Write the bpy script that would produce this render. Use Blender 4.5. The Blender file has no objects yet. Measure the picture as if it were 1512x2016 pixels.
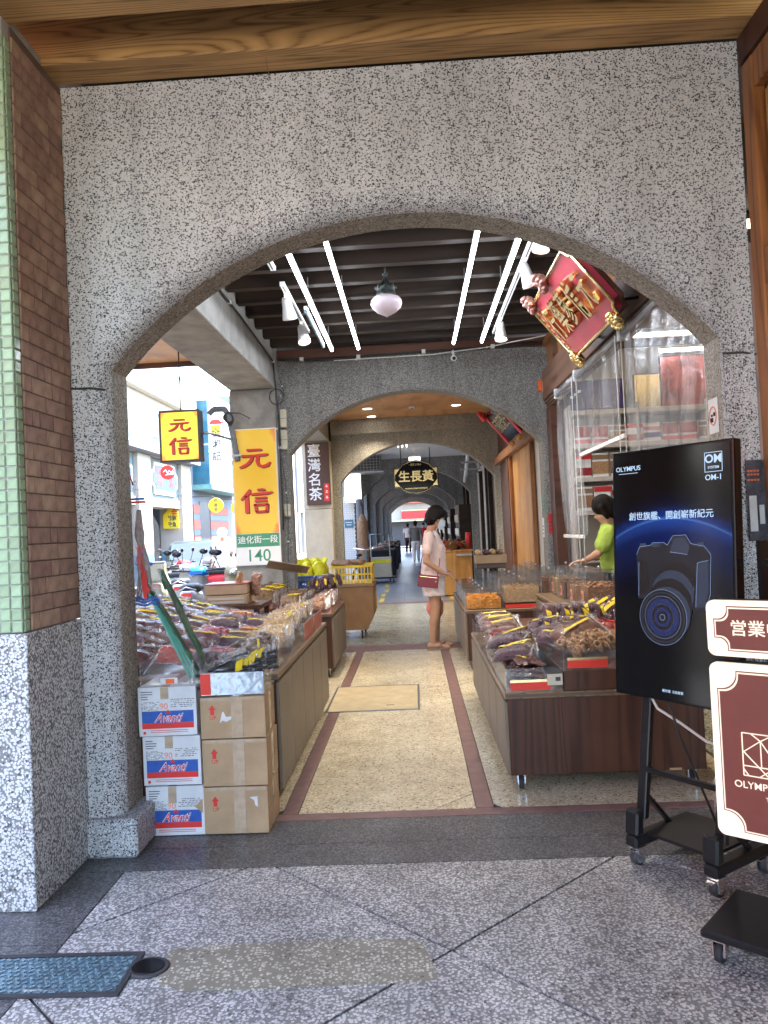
import bpy, bmesh, math, random
from mathutils import Vector, Matrix, Euler, noise as mnoise
R = math.radians; PI = math.pi
random.seed(7)
SC = bpy.context.scene; COL = SC.collection

# ------------------------------------------------------------------ camera
cam_d = bpy.data.cameras.new('camera'); cam = bpy.data.objects.new('camera', cam_d); COL.objects.link(cam)
cam_d.sensor_width = 36; cam_d.sensor_fit = 'AUTO'; cam_d.lens = 1514 / 2016 * 36
cam_d.clip_start = 0.05; cam_d.clip_end = 2000
cam.matrix_world = Matrix.Translation((0, 0, 1.35)) @ Matrix.Rotation(R(2.17), 4, 'Z') @ Matrix.Rotation(R(91.32), 4, 'X') @ Matrix.Rotation(R(-2.7), 4, 'Z')
SC.camera = cam
# ------------------------------------------------------------------ world, sun, exposure
W = bpy.data.worlds.new('World'); SC.world = W; W.use_nodes = True
wn = W.node_tree.nodes; wl = W.node_tree.links
sky_n = wn.new('ShaderNodeTexSky'); sky_n.sky_type = 'NISHITA'; sky_n.sun_disc = False
SUN_EL, SUN_AZ = R(66), R(62)            # azimuth measured from +Y towards +X
sky_n.sun_elevation = SUN_EL; sky_n.sun_rotation = SUN_AZ; sky_n.dust_density = 1.5; sky_n.air_density = 1.0
wn['Background'].inputs['Strength'].default_value = 0.15
wl.new(sky_n.outputs['Color'], wn['Background'].inputs['Color'])
sd = bpy.data.lights.new('sun', 'SUN'); sd.energy = 3.0; sd.angle = R(0.5); sd.color = (1, .97, .92)
sun = bpy.data.objects.new('sun', sd); COL.objects.link(sun)
sv = Vector((math.sin(SUN_AZ) * math.cos(SUN_EL), math.cos(SUN_AZ) * math.cos(SUN_EL), math.sin(SUN_EL)))
sun.rotation_euler = (-sv).to_track_quat('-Z', 'Y').to_euler(); sun.location = (20, 10, 40)
SC.view_settings.view_transform = 'Standard'; SC.view_settings.look = 'None'
SC.view_settings.exposure = 4.2; SC.view_settings.gamma = 1.0
SC.cycles.use_denoising = True; SC.cycles.max_bounces = 8; SC.cycles.diffuse_bounces = 5; SC.cycles.glossy_bounces = 4
SC.cycles.transparent_max_bounces = 18; SC.cycles.transmission_bounces = 4
SC.cycles.sample_clamp_indirect = 6.0; SC.cycles.caustics_reflective = False; SC.cycles.caustics_refractive = False

# ------------------------------------------------------------------ node helpers and materials
MATS = {}
class NT:
    def __init__(s, name):
        s.m = bpy.data.materials.new(name); s.m.use_nodes = True
        s.t = s.m.node_tree; s.b = s.t.nodes['Principled BSDF']; s.out = s.t.nodes['Material Output']
        MATS[name] = s.m
    def n(s, typ, **kw):
        x = s.t.nodes.new('ShaderNode' + typ)
        for k, v in kw.items():
            if isinstance(v, tuple) and k not in ('v',): pass
            setattr(x, k, v)
        return x
    def link(s, a, b): s.t.links.new(a, b)
    def coords(s, scale=(1, 1, 1), kind='Object', rot=(0, 0, 0)):
        tc = s.n('TexCoord'); mp = s.n('Mapping'); mp.inputs['Scale'].default_value = scale; mp.inputs['Rotation'].default_value = rot
        s.link(tc.outputs[kind], mp.inputs['Vector']); return mp.outputs['Vector']
    def noise(s, vec, scale, detail=4, rough=.55, dist=0):
        x = s.n('TexNoise'); x.inputs['Scale'].default_value = scale; x.inputs['Detail'].default_value = detail
        x.inputs['Roughness'].default_value = rough; x.inputs['Distortion'].default_value = dist
        s.link(vec, x.inputs['Vector']); return x.outputs['Fac']
    def voro(s, vec, scale, feature='F1', rnd=1):
        x = s.n('TexVoronoi'); x.feature = feature; x.inputs['Scale'].default_value = scale; x.inputs['Randomness'].default_value = rnd
        s.link(vec, x.inputs['Vector']); return x
    def ramp(s, fac, stops, interp='LINEAR'):
        x = s.n('ValToRGB'); cr = x.color_ramp; cr.interpolation = interp
        while len(cr.elements) < len(stops): cr.elements.new(.5)
        for e, (p, c) in zip(cr.elements, stops):
            e.position = p; e.color = (c if isinstance(c, tuple) else (c, c, c)) + ((1,) if not isinstance(c, tuple) or len(c) == 3 else ())
        s.link(fac, x.inputs['Fac']); return x.outputs['Color']
    def mix(s, fac, a, b, mode='MIX'):
        x = s.n('MixRGB'); x.blend_type = mode
        for sock, v in ((x.inputs['Fac'], fac), (x.inputs['Color1'], a), (x.inputs['Color2'], b)):
            if hasattr(v, 'is_output'): s.link(v, sock)
            elif isinstance(v, tuple): sock.default_value = v + (1,) if len(v) == 3 else v
            else: sock.default_value = v
        return x.outputs['Color']
    def math(s, op, a, b=0.0):
        x = s.n('Math'); x.operation = op
        for sock, v in ((x.inputs[0], a), (x.inputs[1], b)):
            if hasattr(v, 'is_output'): s.link(v, sock)
            else: sock.default_value = v
        return x.outputs[0]
    def bump(s, h, strength=.3, dist=.01):
        x = s.n('Bump'); x.inputs['Strength'].default_value = strength; x.inputs['Distance'].default_value = dist
        s.link(h, x.inputs['Height']); s.link(x.outputs['Normal'], s.b.inputs['Normal']); return x.outputs['Normal']
    def set(s, color=None, rough=None, metal=None, spec=None, **kw):
        for k, v in (('Base Color', color), ('Roughness', rough), ('Metallic', metal), ('Specular IOR Level', spec)):
            if v is None: continue
            if hasattr(v, 'is_output'): s.link(v, s.b.inputs[k])
            else: s.b.inputs[k].default_value = v + (1,) if isinstance(v, tuple) and len(v) == 3 else v
        for k, v in kw.items(): s.b.inputs[k].default_value = v
        return s.m

def plain(name, col, rough=.6, metal=0., var=.12, vscale=9., bump=0., bscale=60., spec=.32, rnd=0.):
    t = NT(name); v = t.coords()
    f = t.noise(v, vscale, 5, .6)
    lo = tuple(c * (1 - var * 1.6) for c in col); hi = tuple(min(1, c * (1 + var)) for c in col)
    c = t.ramp(f, [(.3, lo), (.7, hi)])
    if rnd:
        oi = t.n('ObjectInfo'); hsv = t.n('HueSaturation'); t.link(c, hsv.inputs['Color'])
        t.link(t.math('ADD', t.math('MULTIPLY', oi.outputs['Random'], rnd), 1 - rnd / 2), hsv.inputs['Value'])
        t.link(t.math('ADD', t.math('MULTIPLY', oi.outputs['Random'], rnd * .06), .5 - rnd * .03), hsv.inputs['Hue']); c = hsv.outputs['Color']
    t.set(c, rough, metal, spec)
    if bump: t.bump(t.noise(v, bscale, 3), bump, .004)
    return t.m

def pebble(name, size, dark, mid, light, grout, rough=.75, cuts=(.34, .52), bump=.55, stain=.25, tint=(.99, .985, .98), gw=.12):
    t = NT(name); v = t.coords()
    wob = t.n('TexNoise'); wob.inputs['Scale'].default_value = .35 / size; t.link(v, wob.inputs['Vector'])
    vm = t.n('VectorMath'); vm.operation = 'MULTIPLY_ADD'; vm.inputs[1].default_value = (size * .8,) * 3
    t.link(wob.outputs['Color'], vm.inputs[0]); t.link(v, vm.inputs[2]); vv = vm.outputs[0]
    a = t.voro(vv, 1 / size); sep = t.n('SeparateColor'); t.link(a.outputs['Color'], sep.inputs[0])
    c = t.ramp(sep.outputs[0], [(0, dark), (cuts[0], mid), (cuts[1], light), (.9, tuple(min(1, q * 1.25) for q in light))], 'CONSTANT')
    vary = t.ramp(sep.outputs[1], [(0, .8), (1, 1.1)]); c = t.mix(1, c, vary, 'MULTIPLY')
    e = t.voro(vv, 1 / size, 'DISTANCE_TO_EDGE')
    g = t.ramp(e.outputs['Distance'], [(gw * .3, 1.), (gw, 0.)]); c = t.mix(g, c, grout)
    big = t.noise(t.coords((1, 1, .5)), 1.3, 6, .65); st = t.ramp(big, [(.3, 1 - stain), (.72, 1.06)])
    c = t.mix(1, c, st, 'MULTIPLY'); c = t.mix(1, c, tint, 'MULTIPLY')
    sk = t.ramp(t.noise(t.coords((2.6, 2.6, .22)), 2.2, 5, .7), [(.34, 1 - stain * .7), (.55, 1.)]); c = t.mix(1, c, sk, 'MULTIPLY')
    t.set(c, rough); t.bump(e.outputs['Distance'], bump, size * .25); return t.m

def chips(name, size, base, chip_lo, chip_hi, speck, fill=.42, keep=.9, dark_keep=.0, rough=.6, bump=.3, stain=.25, tint=(.955, .985, 1.03)):
    # washed aggregate: separate rounded chips bedded in a cement base, some of them dark
    t = NT(name); v = t.coords()
    wob = t.n('TexNoise'); wob.inputs['Scale'].default_value = .6 / size; t.link(v, wob.inputs['Vector'])
    vm = t.n('VectorMath'); vm.operation = 'MULTIPLY_ADD'; vm.inputs[1].default_value = (size * .7,) * 3
    t.link(wob.outputs['Color'], vm.inputs[0]); t.link(v, vm.inputs[2])
    a = t.voro(vm.outputs[0], 1 / size); sep = t.n('SeparateColor'); t.link(a.outputs['Color'], sep.inputs[0])
    r = t.math('ADD', t.math('MULTIPLY', sep.outputs[2], .16), fill - .08)
    inside = t.math('LESS_THAN', a.outputs['Distance'], r)
    lightc = t.ramp(sep.outputs[1], [(0, chip_lo), (1, chip_hi)])
    isd = t.math('LESS_THAN', sep.outputs[0], dark_keep)
    cc = t.mix(isd, lightc, speck); use = t.math('MULTIPLY', inside, t.math('LESS_THAN', sep.outputs[0], keep))
    c = t.mix(use, base, cc)
    big = t.noise(t.coords((1, 1, .5)), 1.3, 6, .65); c = t.mix(1, c, t.ramp(big, [(.3, 1 - stain), (.72, 1.06)]), 'MULTIPLY')
    sk = t.ramp(t.noise(t.coords((2.6, 2.6, .22)), 2.2, 5, .7), [(.34, 1 - stain * .7), (.55, 1.)]); c = t.mix(1, c, sk, 'MULTIPLY'); c = t.mix(1, c, tint, 'MULTIPLY')
    t.set(c, rough, spec=.35); t.bump(a.outputs['Distance'], -bump, size * .2); return t.m

def wood(name, lo, hi, axis='X', rings=13., scale=2.2, stretch=.12, rough=.5, fine=.25, bump=.12, rnd=0.):
    t = NT(name); sc = {'X': (stretch, 1, 1), 'Y': (1, stretch, 1), 'Z': (1, 1, stretch)}[axis]
    v = t.coords(sc)
    if rnd:
        oi = t.n('ObjectInfo'); vm = t.n('VectorMath'); vm.operation = 'ADD'; cx = t.n('CombineXYZ')
        for i, q in enumerate((37., 11., 23.)): t.link(t.math('MULTIPLY', oi.outputs['Random'], q), cx.inputs[i])
        t.link(v, vm.inputs[0]); t.link(cx.outputs[0], vm.inputs[1]); v = vm.outputs[0]
    big = t.noise(v, scale, 2, .4, .4)
    s = t.math('SINE', t.math('MULTIPLY', big, rings * 6.283))
    s = t.math('ADD', t.math('MULTIPLY', s, .5), .5)
    fineN = t.noise(v, scale * 26, 3, .6)
    f = t.math('ADD', t.math('MULTIPLY', s, 1 - fine), t.math('MULTIPLY', fineN, fine))
    midc = tuple(a * .3 + b * .7 for a, b in zip(lo, hi))
    c = t.ramp(f, [(.06, lo), (.30, midc), (.85, hi)])
    bl = t.ramp(t.noise(t.coords(), 2.1, 4), [(.3, .72), (.7, 1.08)]); c = t.mix(1, c, bl, 'MULTIPLY')
    t.set(c, rough, spec=.28); t.bump(f, bump, .004); return t.m

def emis(name, col, strength, base=(.6, .6, .6)):
    t = NT(name); t.set(base, .4); t.b.inputs['Emission Color'].default_value = col + (1,); t.b.inputs['Emission Strength'].default_value = strength
    return t.m

def film(name, tint=(.97, .97, .97), gloss=.16, rough=.12, wrinkle=.7, wscale=28., haze=.05, edge=.6):
    t = NT(name); t.t.nodes.remove(t.b)
    v = t.coords(); h = t.noise(v, wscale, 4, .6, .8)
    bp = t.n('Bump'); bp.inputs['Strength'].default_value = wrinkle; bp.inputs['Distance'].default_value = .02; t.link(h, bp.inputs['Height'])
    tr = t.n('BsdfTransparent'); tr.inputs['Color'].default_value = tint + (1,)
    gl = t.n('BsdfGlossy'); gl.inputs['Roughness'].default_value = rough; t.link(bp.outputs['Normal'], gl.inputs['Normal'])
    df = t.n('BsdfDiffuse'); df.inputs['Color'].default_value = (.75, .75, .75, 1)
    lw = t.n('LayerWeight'); lw.inputs['Blend'].default_value = .35; t.link(bp.outputs['Normal'], lw.inputs['Normal'])
    fac = t.math('ADD', t.math('MULTIPLY', t.math('POWER', lw.outputs['Facing'], 2.2), edge), gloss)
    m0 = t.n('MixShader'); m0.inputs[0].default_value = haze; t.link(tr.outputs[0], m0.inputs[1]); t.link(df.outputs[0], m0.inputs[2])
    m1 = t.n('MixShader'); t.link(t.math('MINIMUM', fac, .85), m1.inputs[0]); t.link(m0.outputs[0], m1.inputs[1]); t.link(gl.outputs[0], m1.inputs[2])
    t.link(m1.outputs[0], t.out.inputs['Surface']); return t.m

# ------------------------------------------------------------------ mesh builder
class MB:
    def __init__(s): s.v = []; s.f = []; s.sm = []
    def add(s, vs, fs, smooth=False):
        o = len(s.v); s.v += [tuple(p) for p in vs]
        for f in fs: s.f.append(tuple(i + o for i in f)); s.sm.append(smooth)
        return s
    def box(s, c, d, rot=None):
        x, y, z = d[0] / 2, d[1] / 2, d[2] / 2
        p = [Vector((a, b, e)) for e in (-z, z) for b in (-y, y) for a in (-x, x)]
        if rot is not None:
            m = Euler(rot).to_matrix(); p = [m @ q for q in p]
        p = [q + Vector(c) for q in p]
        return s.add(p, [(0, 2, 3, 1), (4, 5, 7, 6), (0, 1, 5, 4), (2, 6, 7, 3), (0, 4, 6, 2), (1, 3, 7, 5)])
    def bx(s, x0, x1, y0, y1, z0, z1): return s.box(((x0 + x1) / 2, (y0 + y1) / 2, (z0 + z1) / 2), (x1 - x0, y1 - y0, z1 - z0))
    def ring_loft(s, rings, cap=True, smooth=True, closed=True):
        n = len(rings[0]); vs = [p for r in rings for p in r]; fs = []
        for i in range(len(rings) - 1):
            for j in range(n if closed else n - 1):
                k = (j + 1) % n; fs.append((i * n + j, i * n + k, (i + 1) * n + k, (i + 1) * n + j))
        s.add(vs, fs, smooth)
        if cap and closed:
            o = len(s.v) - len(vs)
            s.f.append(tuple(o + j for j in reversed(range(n)))); s.sm.append(False)
            s.f.append(tuple(o + (len(rings) - 1) * n + j for j in range(n))); s.sm.append(False)
        return s
    def lathe(s, prof, n=16, c=(0, 0, 0), axis='Z', smooth=True, cap=True):
        rings = []
        for r, z in prof:
            ring = []
            for j in range(n):
                a = 2 * PI * j / n; x, y = r * math.cos(a), r * math.sin(a)
                p = {'Z': (x, y, z), 'X': (z, x, y), 'Y': (y, z, x)}[axis]
                ring.append((p[0] + c[0], p[1] + c[1], p[2] + c[2]))
            rings.append(ring)
        return s.ring_loft(rings, cap, smooth)
    def tube(s, pts, r, n=8, smooth=True):
        pts = [Vector(p) for p in pts]; rings = []; prev = None
        rr = r if isinstance(r, (list, tuple)) else [r] * len(pts)
        for i, p in enumerate(pts):
            d = (pts[min(i + 1, len(pts) - 1)] - pts[max(i - 1, 0)]); d = d.normalized() if d.length > 1e-9 else Vector((0, 0, 1))
            u = prev if prev is not None else (Vector((0, 0, 1)) if abs(d.z) < .9 else Vector((1, 0, 0)))
            u = (u - d * u.dot(d)); u = u.normalized() if u.length > 1e-6 else d.orthogonal().normalized()
            w = d.cross(u); prev = u
            rings.append([p + (u * math.cos(2 * PI * j / n) + w * math.sin(2 * PI * j / n)) * rr[i] for j in range(n)])
        return s.ring_loft(rings, True, smooth)
    def ball(s, c, r, nu=12, nv=8):
        r = r if isinstance(r, (tuple, list)) else (r, r, r); rings = []
        for i in range(nv + 1):
            a = -PI / 2 + PI * i / nv; q = max(math.cos(a), .02)
            rings.append([(c[0] + r[0] * q * math.cos(2 * PI * j / nu), c[1] + r[1] * q * math.sin(2 * PI * j / nu), c[2] + r[2] * math.sin(a)) for j in range(nu)])
        return s.ring_loft(rings)
    def capsule(s, p, q, r1, r2, n=12, k=4):
        p, q = Vector(p), Vector(q); d = (q - p).normalized(); u = d.orthogonal().normalized(); w = d.cross(u); rings = []
        def ring(c, r): rings.append([c + (u * math.cos(2 * PI * j / n) + w * math.sin(2 * PI * j / n)) * r for j in range(n)])
        for i in range(k + 1):
            a = PI / 2 * (1 - i / k); ring(p - d * r1 * math.sin(a), max(r1 * math.cos(a), r1 * .05))
        for i in range(k + 1):
            a = PI / 2 * i / k; ring(q + d * r2 * math.sin(a), max(r2 * math.cos(a), r2 * .05))
        return s.ring_loft(rings)
    def prism(s, poly, y0, y1, plane='XZ'):
        n = len(poly)
        def P(a, b, t): return {'XZ': (a, t, b), 'XY': (a, b, t), 'YZ': (t, a, b)}[plane]
        vs = [P(a, b, y0) for a, b in poly] + [P(a, b, y1) for a, b in poly]
        fs = [tuple(range(n)), tuple(range(2 * n - 1, n - 1, -1))] + [(i, i + n, (i + 1) % n + n, (i + 1) % n) for i in range(n)]
        return s.add(vs, fs)
    def grid(s, fn, nu, nv, smooth=True):
        vs = [fn(i / nu, j / nv) for j in range(nv + 1) for i in range(nu + 1)]; w = nu + 1
        return s.add(vs, [(j * w + i, j * w + i + 1, (j + 1) * w + i + 1, (j + 1) * w + i) for j in range(nv) for i in range(nu)], smooth)
    def torus(s, c, R1, r, axis=None, nu=10, nv=5):
        m = Euler(axis or (0, 0, 0)).to_matrix(); vs = []
        for i in range(nu):
            for j in range(nv):
                a, b = 2 * PI * i / nu, 2 * PI * j / nv
                vs.append(m @ Vector(((R1 + r * math.cos(b)) * math.cos(a), (R1 + r * math.cos(b)) * math.sin(a), r * math.sin(b))) + Vector(c))
        return s.add(vs, [(i * nv + j, ((i + 1) % nu) * nv + j, ((i + 1) % nu) * nv + (j + 1) % nv, i * nv + (j + 1) % nv) for i in range(nu) for j in range(nv)], True)
    def mesh(s, name, mat, bevel=0., recalc=True, seg=1):
        me = bpy.data.meshes.new(name); me.from_pydata(s.v, [], s.f)
        me.polygons.foreach_set('use_smooth', s.sm)
        if recalc or bevel:
            bm = bmesh.new(); bm.from_mesh(me)
            bmesh.ops.recalc_face_normals(bm, faces=bm.faces)
            if bevel:
                es = [e for e in bm.edges if len(e.link_faces) == 2 and e.calc_face_angle(0) > .6]
                bmesh.ops.bevel(bm, geom=es, offset=bevel, segments=seg, affect='EDGES', profile=.7, clamp_overlap=True)
            bm.to_mesh(me); bm.free()
        me.materials.append(MATS[mat]); me.update(); return me
    def build(s, name, mat, parent=None, loc=(0, 0, 0), rot=(0, 0, 0), bevel=0., seg=1):
        return obj(name, s.mesh(name, mat, bevel, seg=seg), parent, loc, rot)

def obj(name, mesh, parent=None, loc=(0, 0, 0), rot=(0, 0, 0), scale=None):
    o = bpy.data.objects.new(name, mesh); COL.objects.link(o); o.parent = parent; o.location = loc; o.rotation_euler = rot
    if scale: o.scale = scale
    return o
def tag(o, label, cat, group=None):
    o['label'] = label; o['category'] = cat
    if group: o['group'] = group
    return o
def thing(name, label, cat, loc=(0, 0, 0), rot=0., group=None):
    o = bpy.data.objects.new(name, None); COL.objects.link(o); o.location = loc; o.empty_display_size = .1
    o.rotation_euler = rot if isinstance(rot, tuple) else (0, 0, rot)
    return tag(o, label, cat, group)
def struct(o): o['kind'] = 'structure'; return o
def stuff(o): o['kind'] = 'stuff'; return o
def dup(root, loc=None, rot=None, label=None, group=None, parent=None, scale=None):
    c = root.copy(); COL.objects.link(c); c.parent = parent
    if loc is not None: c.location = loc
    if rot is not None: c.rotation_euler = rot if isinstance(rot, tuple) else (0, 0, rot)
    if scale is not None: c.scale = scale
    if label: c['label'] = label
    if group: c['group'] = group
    for ch in list(root.children): dup(ch, parent=c)
    return c
def B(name, mat, parent, *boxes, bevel=0., seg=1):
    m = MB()
    for b in boxes: m.bx(*b)
    return m.build(name, mat, parent, bevel=bevel, seg=seg)
def text(s, size, mat, parent, loc, rot=(PI / 2, 0, 0), bold=0., ext=.001, name='lettering', align='CENTER', line=1.0, sx=1., shear=0.):
    c = bpy.data.curves.new('lettering', 'FONT'); c.body = s; c.size = size; c.align_x = align; c.align_y = 'CENTER'; c.space_line = line
    c.offset = bold * size; c.extrude = ext; c.resolution_u = 3; c.shear = shear
    o = bpy.data.objects.new('lettering', c); COL.objects.link(o)
    me = bpy.data.meshes.new_from_object(o.evaluated_get(bpy.context.evaluated_depsgraph_get()))
    bpy.data.objects.remove(o); bpy.data.curves.remove(c)
    me.materials.clear(); me.materials.append(MATS[mat])
    for p in me.polygons: p.material_index = 0
    q = obj(name, me, parent, loc, rot)
    if sx != 1: q.scale = (sx, 1, 1)
    return q
def ribbon(m, pts, y0, y1, w, h, ox, oz):
    # brush stroke: points (x, z, width) in the unit square -> flat prism in the XZ plane
    L = []; Rr = []; n = len(pts)
    for i, (x, z, t) in enumerate(pts):
        a = pts[max(i - 1, 0)]; b = pts[min(i + 1, n - 1)]; d = Vector((b[0] - a[0], b[1] - a[1])).normalized(); nx, nz = -d.y, d.x
        L.append((ox + (x + nx * t / 2) * w, oz + (z + nz * t / 2) * h)); Rr.append((ox + (x - nx * t / 2) * w, oz + (z - nz * t / 2) * h))
    for i in range(n - 1): m.prism([L[i], L[i + 1], Rr[i + 1], Rr[i]], y0, y1)
GLYPH = {
 'yuan': [[(.26, .84, .07), (.3, .85, .1), (.66, .85, .09), (.74, .85, .06)],
          [(.10, .58, .08), (.16, .59, .11), (.5, .6, .09), (.82, .62, .11), (.92, .65, .05)],
          [(.42, .58, .10), (.40, .42, .10), (.30, .26, .11), (.16, .15, .12), (.03, .10, .07)],
          [(.60, .58, .10), (.58, .34, .10), (.62, .18, .11), (.74, .11, .12), (.88, .16, .13), (.98, .3, .04)]],
 'xin': [[(.33, .98, .06), (.27, .84, .12), (.18, .70, .12), (.05, .56, .05)], [(.22, .72, .11), (.22, .3, .12), (.22, .02, .12)],
         [(.54, .95, .07), (.7, .95, .10), (.78, .94, .06)], [(.34, .77, .07), (.5, .78, .10), (.85, .80, .11), (1.0, .84, .04)],
         [(.46, .62, .08), (.82, .63, .08)], [(.46, .49, .08), (.82, .50, .08)], [(.42, .34, .09), (.86, .35, .09)],
         [(.47, .36, .09), (.5, .04, .09)], [(.82, .36, .09), (.8, .04, .09)], [(.48, .06, .09), (.82, .06, .09)]]}
def glyph(g, mat, parent, cx, cz, w, h, y, name='character', dep=.003):
    m = MB()
    for st in GLYPH[g]: ribbon(m, st, y - dep, y, w, h, cx - w / 2, cz - h / 2)
    return m.build(name, mat, parent)
# ------------------------------------------------------------------ materials of the place
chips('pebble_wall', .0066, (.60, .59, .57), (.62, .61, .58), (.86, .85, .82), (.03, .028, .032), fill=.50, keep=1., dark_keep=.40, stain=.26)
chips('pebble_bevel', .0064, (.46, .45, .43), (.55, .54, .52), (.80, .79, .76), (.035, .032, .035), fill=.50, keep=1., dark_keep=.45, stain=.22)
chips('pebble_pier', .0098, (.24, .24, .23), (.62, .62, .59), (.86, .86, .83), (.10, .10, .10), fill=.54, keep=1., dark_keep=.08, stain=.2)
chips('floor_pebble', .0108, (.27, .27, .27), (.55, .55, .55), (.85, .85, .85), (.12, .12, .12), fill=.50, keep=.97, dark_keep=.07, rough=.28, bump=.12, stain=.40, tint=(1, .985, .93))
pebble('floor_border', .007, (.055, .055, .055), (.12, .12, .12), (.23, .23, .235), (.085, .085, .085), rough=.3, bump=.1, stain=.25)
pebble('terrazzo_yellow', .0095, (.26, .17, .09), (.60, .50, .32), (.74, .65, .47), (.64, .54, .36), cuts=(.09, .3), rough=.2, bump=.03, stain=.24)
pebble('terrazzo_green', .012, (.13, .12, .08), (.36, .34, .24), (.52, .49, .37), (.34, .32, .23), cuts=(.2, .5), rough=.2, bump=.04, stain=.22)
pebble('wash_grey', .007, (.09, .088, .08), (.235, .23, .215), (.40, .39, .365), (.20, .195, .185), cuts=(.3, .6), stain=.3)
pebble('wash_tan', .008, (.14, .125, .10), (.34, .31, .255), (.48, .44, .37), (.29, .265, .215), cuts=(.25, .6), stain=.25)
pebble('wash_dark', .009, (.10, .10, .095), (.26, .26, .25), (.42, .415, .40), (.21, .21, .20), cuts=(.3, .6), stain=.35)
plain('concrete', (.26, .25, .225), .85, var=.22, vscale=5, bump=.3, bscale=45)
plain('concrete_soffit', (.34, .315, .27), .85, var=.2, vscale=4, bump=.25, bscale=40)
plain('mauve_strip', (.20, .115, .10), .45, var=.15, vscale=14)
plain('joint', (.055, .05, .045), .9)
plain('beige_patch', (.34, .315, .26), .55, var=.18, vscale=7, bump=.1)
plain('asphalt', (.09, .09, .09), .85, var=.15, vscale=30, bump=.3, bscale=200)
plain('blue_tile', (.20, .215, .25), .3, var=.15, vscale=6, rnd=.25)
plain('yellow_paint', (.62, .45, .05), .5, var=.25, vscale=20)
plain('green_tile', (.33, .46, .29), .16, var=.12, vscale=25, rnd=.28)
plain('grout', (.42, .42, .39), .9)
plain('brick_tile', (.36, .235, .175), .75, var=.22, vscale=22, rnd=.38, bump=.3, bscale=90)
plain('brick_joint', (.16, .11, .085), .9)
wood('beam_wood', (.095, .042, .014), (.50, .29, .11), 'X', 40, 5.0, .055, .5, .4, .08, rnd=1)
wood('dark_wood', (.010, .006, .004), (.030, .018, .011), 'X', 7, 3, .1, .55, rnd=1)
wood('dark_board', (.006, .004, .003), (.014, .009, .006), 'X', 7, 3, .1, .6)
wood('red_board', (.055, .022, .014), (.12, .05, .03), 'X', 5, 3, .1, .5)
wood('ply', (.44, .20, .07), (.64, .33, .13), 'Y', 4, 1.6, .3, .4, .3, .03, rnd=1)
wood('shop_wood', (.16, .06, .02), (.36, .15, .05), 'Z', 7, 5, .08, .4, rnd=1)
wood('fascia_wood', (.10, .05, .032), (.19, .10, .065), 'Y', 5, 4, .06, .45)
wood('cab_wood', (.034, .012, .007), (.078, .030, .016), 'Z', 9, 7, .05, .42)
wood('cab_top', (.12, .075, .04), (.23, .15, .085), 'Y', 7, 6, .08, .4)
wood('orange_wood', (.38, .17, .04), (.56, .28, .075), 'Z', 5, 4, .08, .4)
plain('cab_door', (.17, .135, .10), .45, var=.08, vscale=6)
plain('cab_edge', (.10, .07, .05), .5)
plain('white_paint', (.78, .77, .74), .5, var=.05)
plain('white_wall', (.74, .72, .68), .75, var=.06, vscale=3)
plain('cream', (.50, .45, .34), .5, var=.06)
plain('beige_stone', (.50, .44, .33), .7, var=.1, vscale=4)
plain('black_metal', (.012, .012, .013), .38, var=.1)
plain('black_gloss', (.006, .006, .008), .12, var=.02)
plain('dark_grey', (.05, .05, .055), .5)
plain('grey_metal', (.35, .36, .37), .38, .7, var=.1)
plain('chrome', (.72, .73, .74), .16, 1., var=.03)
plain('rubber', (.03, .03, .032), .75)
plain('cable', (.035, .033, .03), .6)
plain('white_plastic', (.72, .72, .70), .35, var=.04)
plain('cream_plastic', (.60, .55, .42), .4, var=.06)
plain('glass_lilac', (.52, .43, .46), .22, var=.05)
plain('bronze', (.05, .055, .05), .5, .6, var=.3, vscale=40)
plain('red_lacquer', (.55, .06, .085), .28, var=.06)
plain('gold', (.78, .58, .25), .2, 1., var=.12, vscale=30)
plain('gold_pale', (.85, .68, .34), .25, 1., var=.1)
plain('copper_rose', (.40, .20, .16), .35, .5, var=.25, vscale=40)
plain('red_print', (.60, .035, .03), .45, var=.06)
plain('red_char', (.62, .045, .025), .4, var=.05)
plain('char_shadow', (.17, .035, .02), .5)
plain('blue_print', (.025, .09, .36), .5, var=.1, vscale=30)
plain('ink', (.05, .05, .06), .6)
plain('green_print', (.06, .27, .15), .45)
plain('white_print', (.76, .76, .74), .45, var=.04)
plain('sign_brown', (.085, .045, .035), .5, var=.05)
plain('white_carton', (.60, .60, .61), .7, var=.09, vscale=7, bump=.15)
plain('kraft', (.40, .27, .155), .75, var=.12, vscale=6, bump=.15)
plain('kraft_dark', (.27, .175, .10), .75, var=.1)
plain('tape', (.44, .33, .22), .12, var=.12, vscale=25)
plain('paper_scrap', (.66, .66, .66), .7)
plain('yellow_label', (.72, .52, .02), .45, var=.08, vscale=40)
plain('red_label', (.66, .045, .03), .4, var=.05)
plain('pink_label', (.75, .30, .20), .5)
plain('jerky', (.12, .036, .020), .35, var=.35, vscale=60, rnd=1.0)
plain('purple_shred', (.095, .04, .05), .45, var=.35, vscale=70, rnd=.9)
plain('mushroom', (.13, .068, .032), .5, var=.4, vscale=60, rnd=.5)
plain('pale_shred', (.55, .37, .17), .5, var=.3, vscale=60, rnd=.35)
plain('ring_snack', (.42, .22, .10), .45, var=.35, vscale=70, rnd=.3)
plain('black_strip', (.014, .014, .018), .3, var=.2)
plain('mango', (.72, .30, .025), .4, var=.25, vscale=30)
plain('nut', (.36, .19, .10), .5, var=.35, vscale=60, rnd=.4)
plain('candy_red', (.42, .06, .04), .4, var=.3, vscale=50, rnd=.5)
plain('tray_red', (.36, .10, .07), .4, var=.1)
plain('yellow_bag', (.72, .66, .03), .35, var=.12, vscale=18, bump=.35, bscale=50)
plain('crate_blue', (.02, .05, .26), .4)
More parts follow.
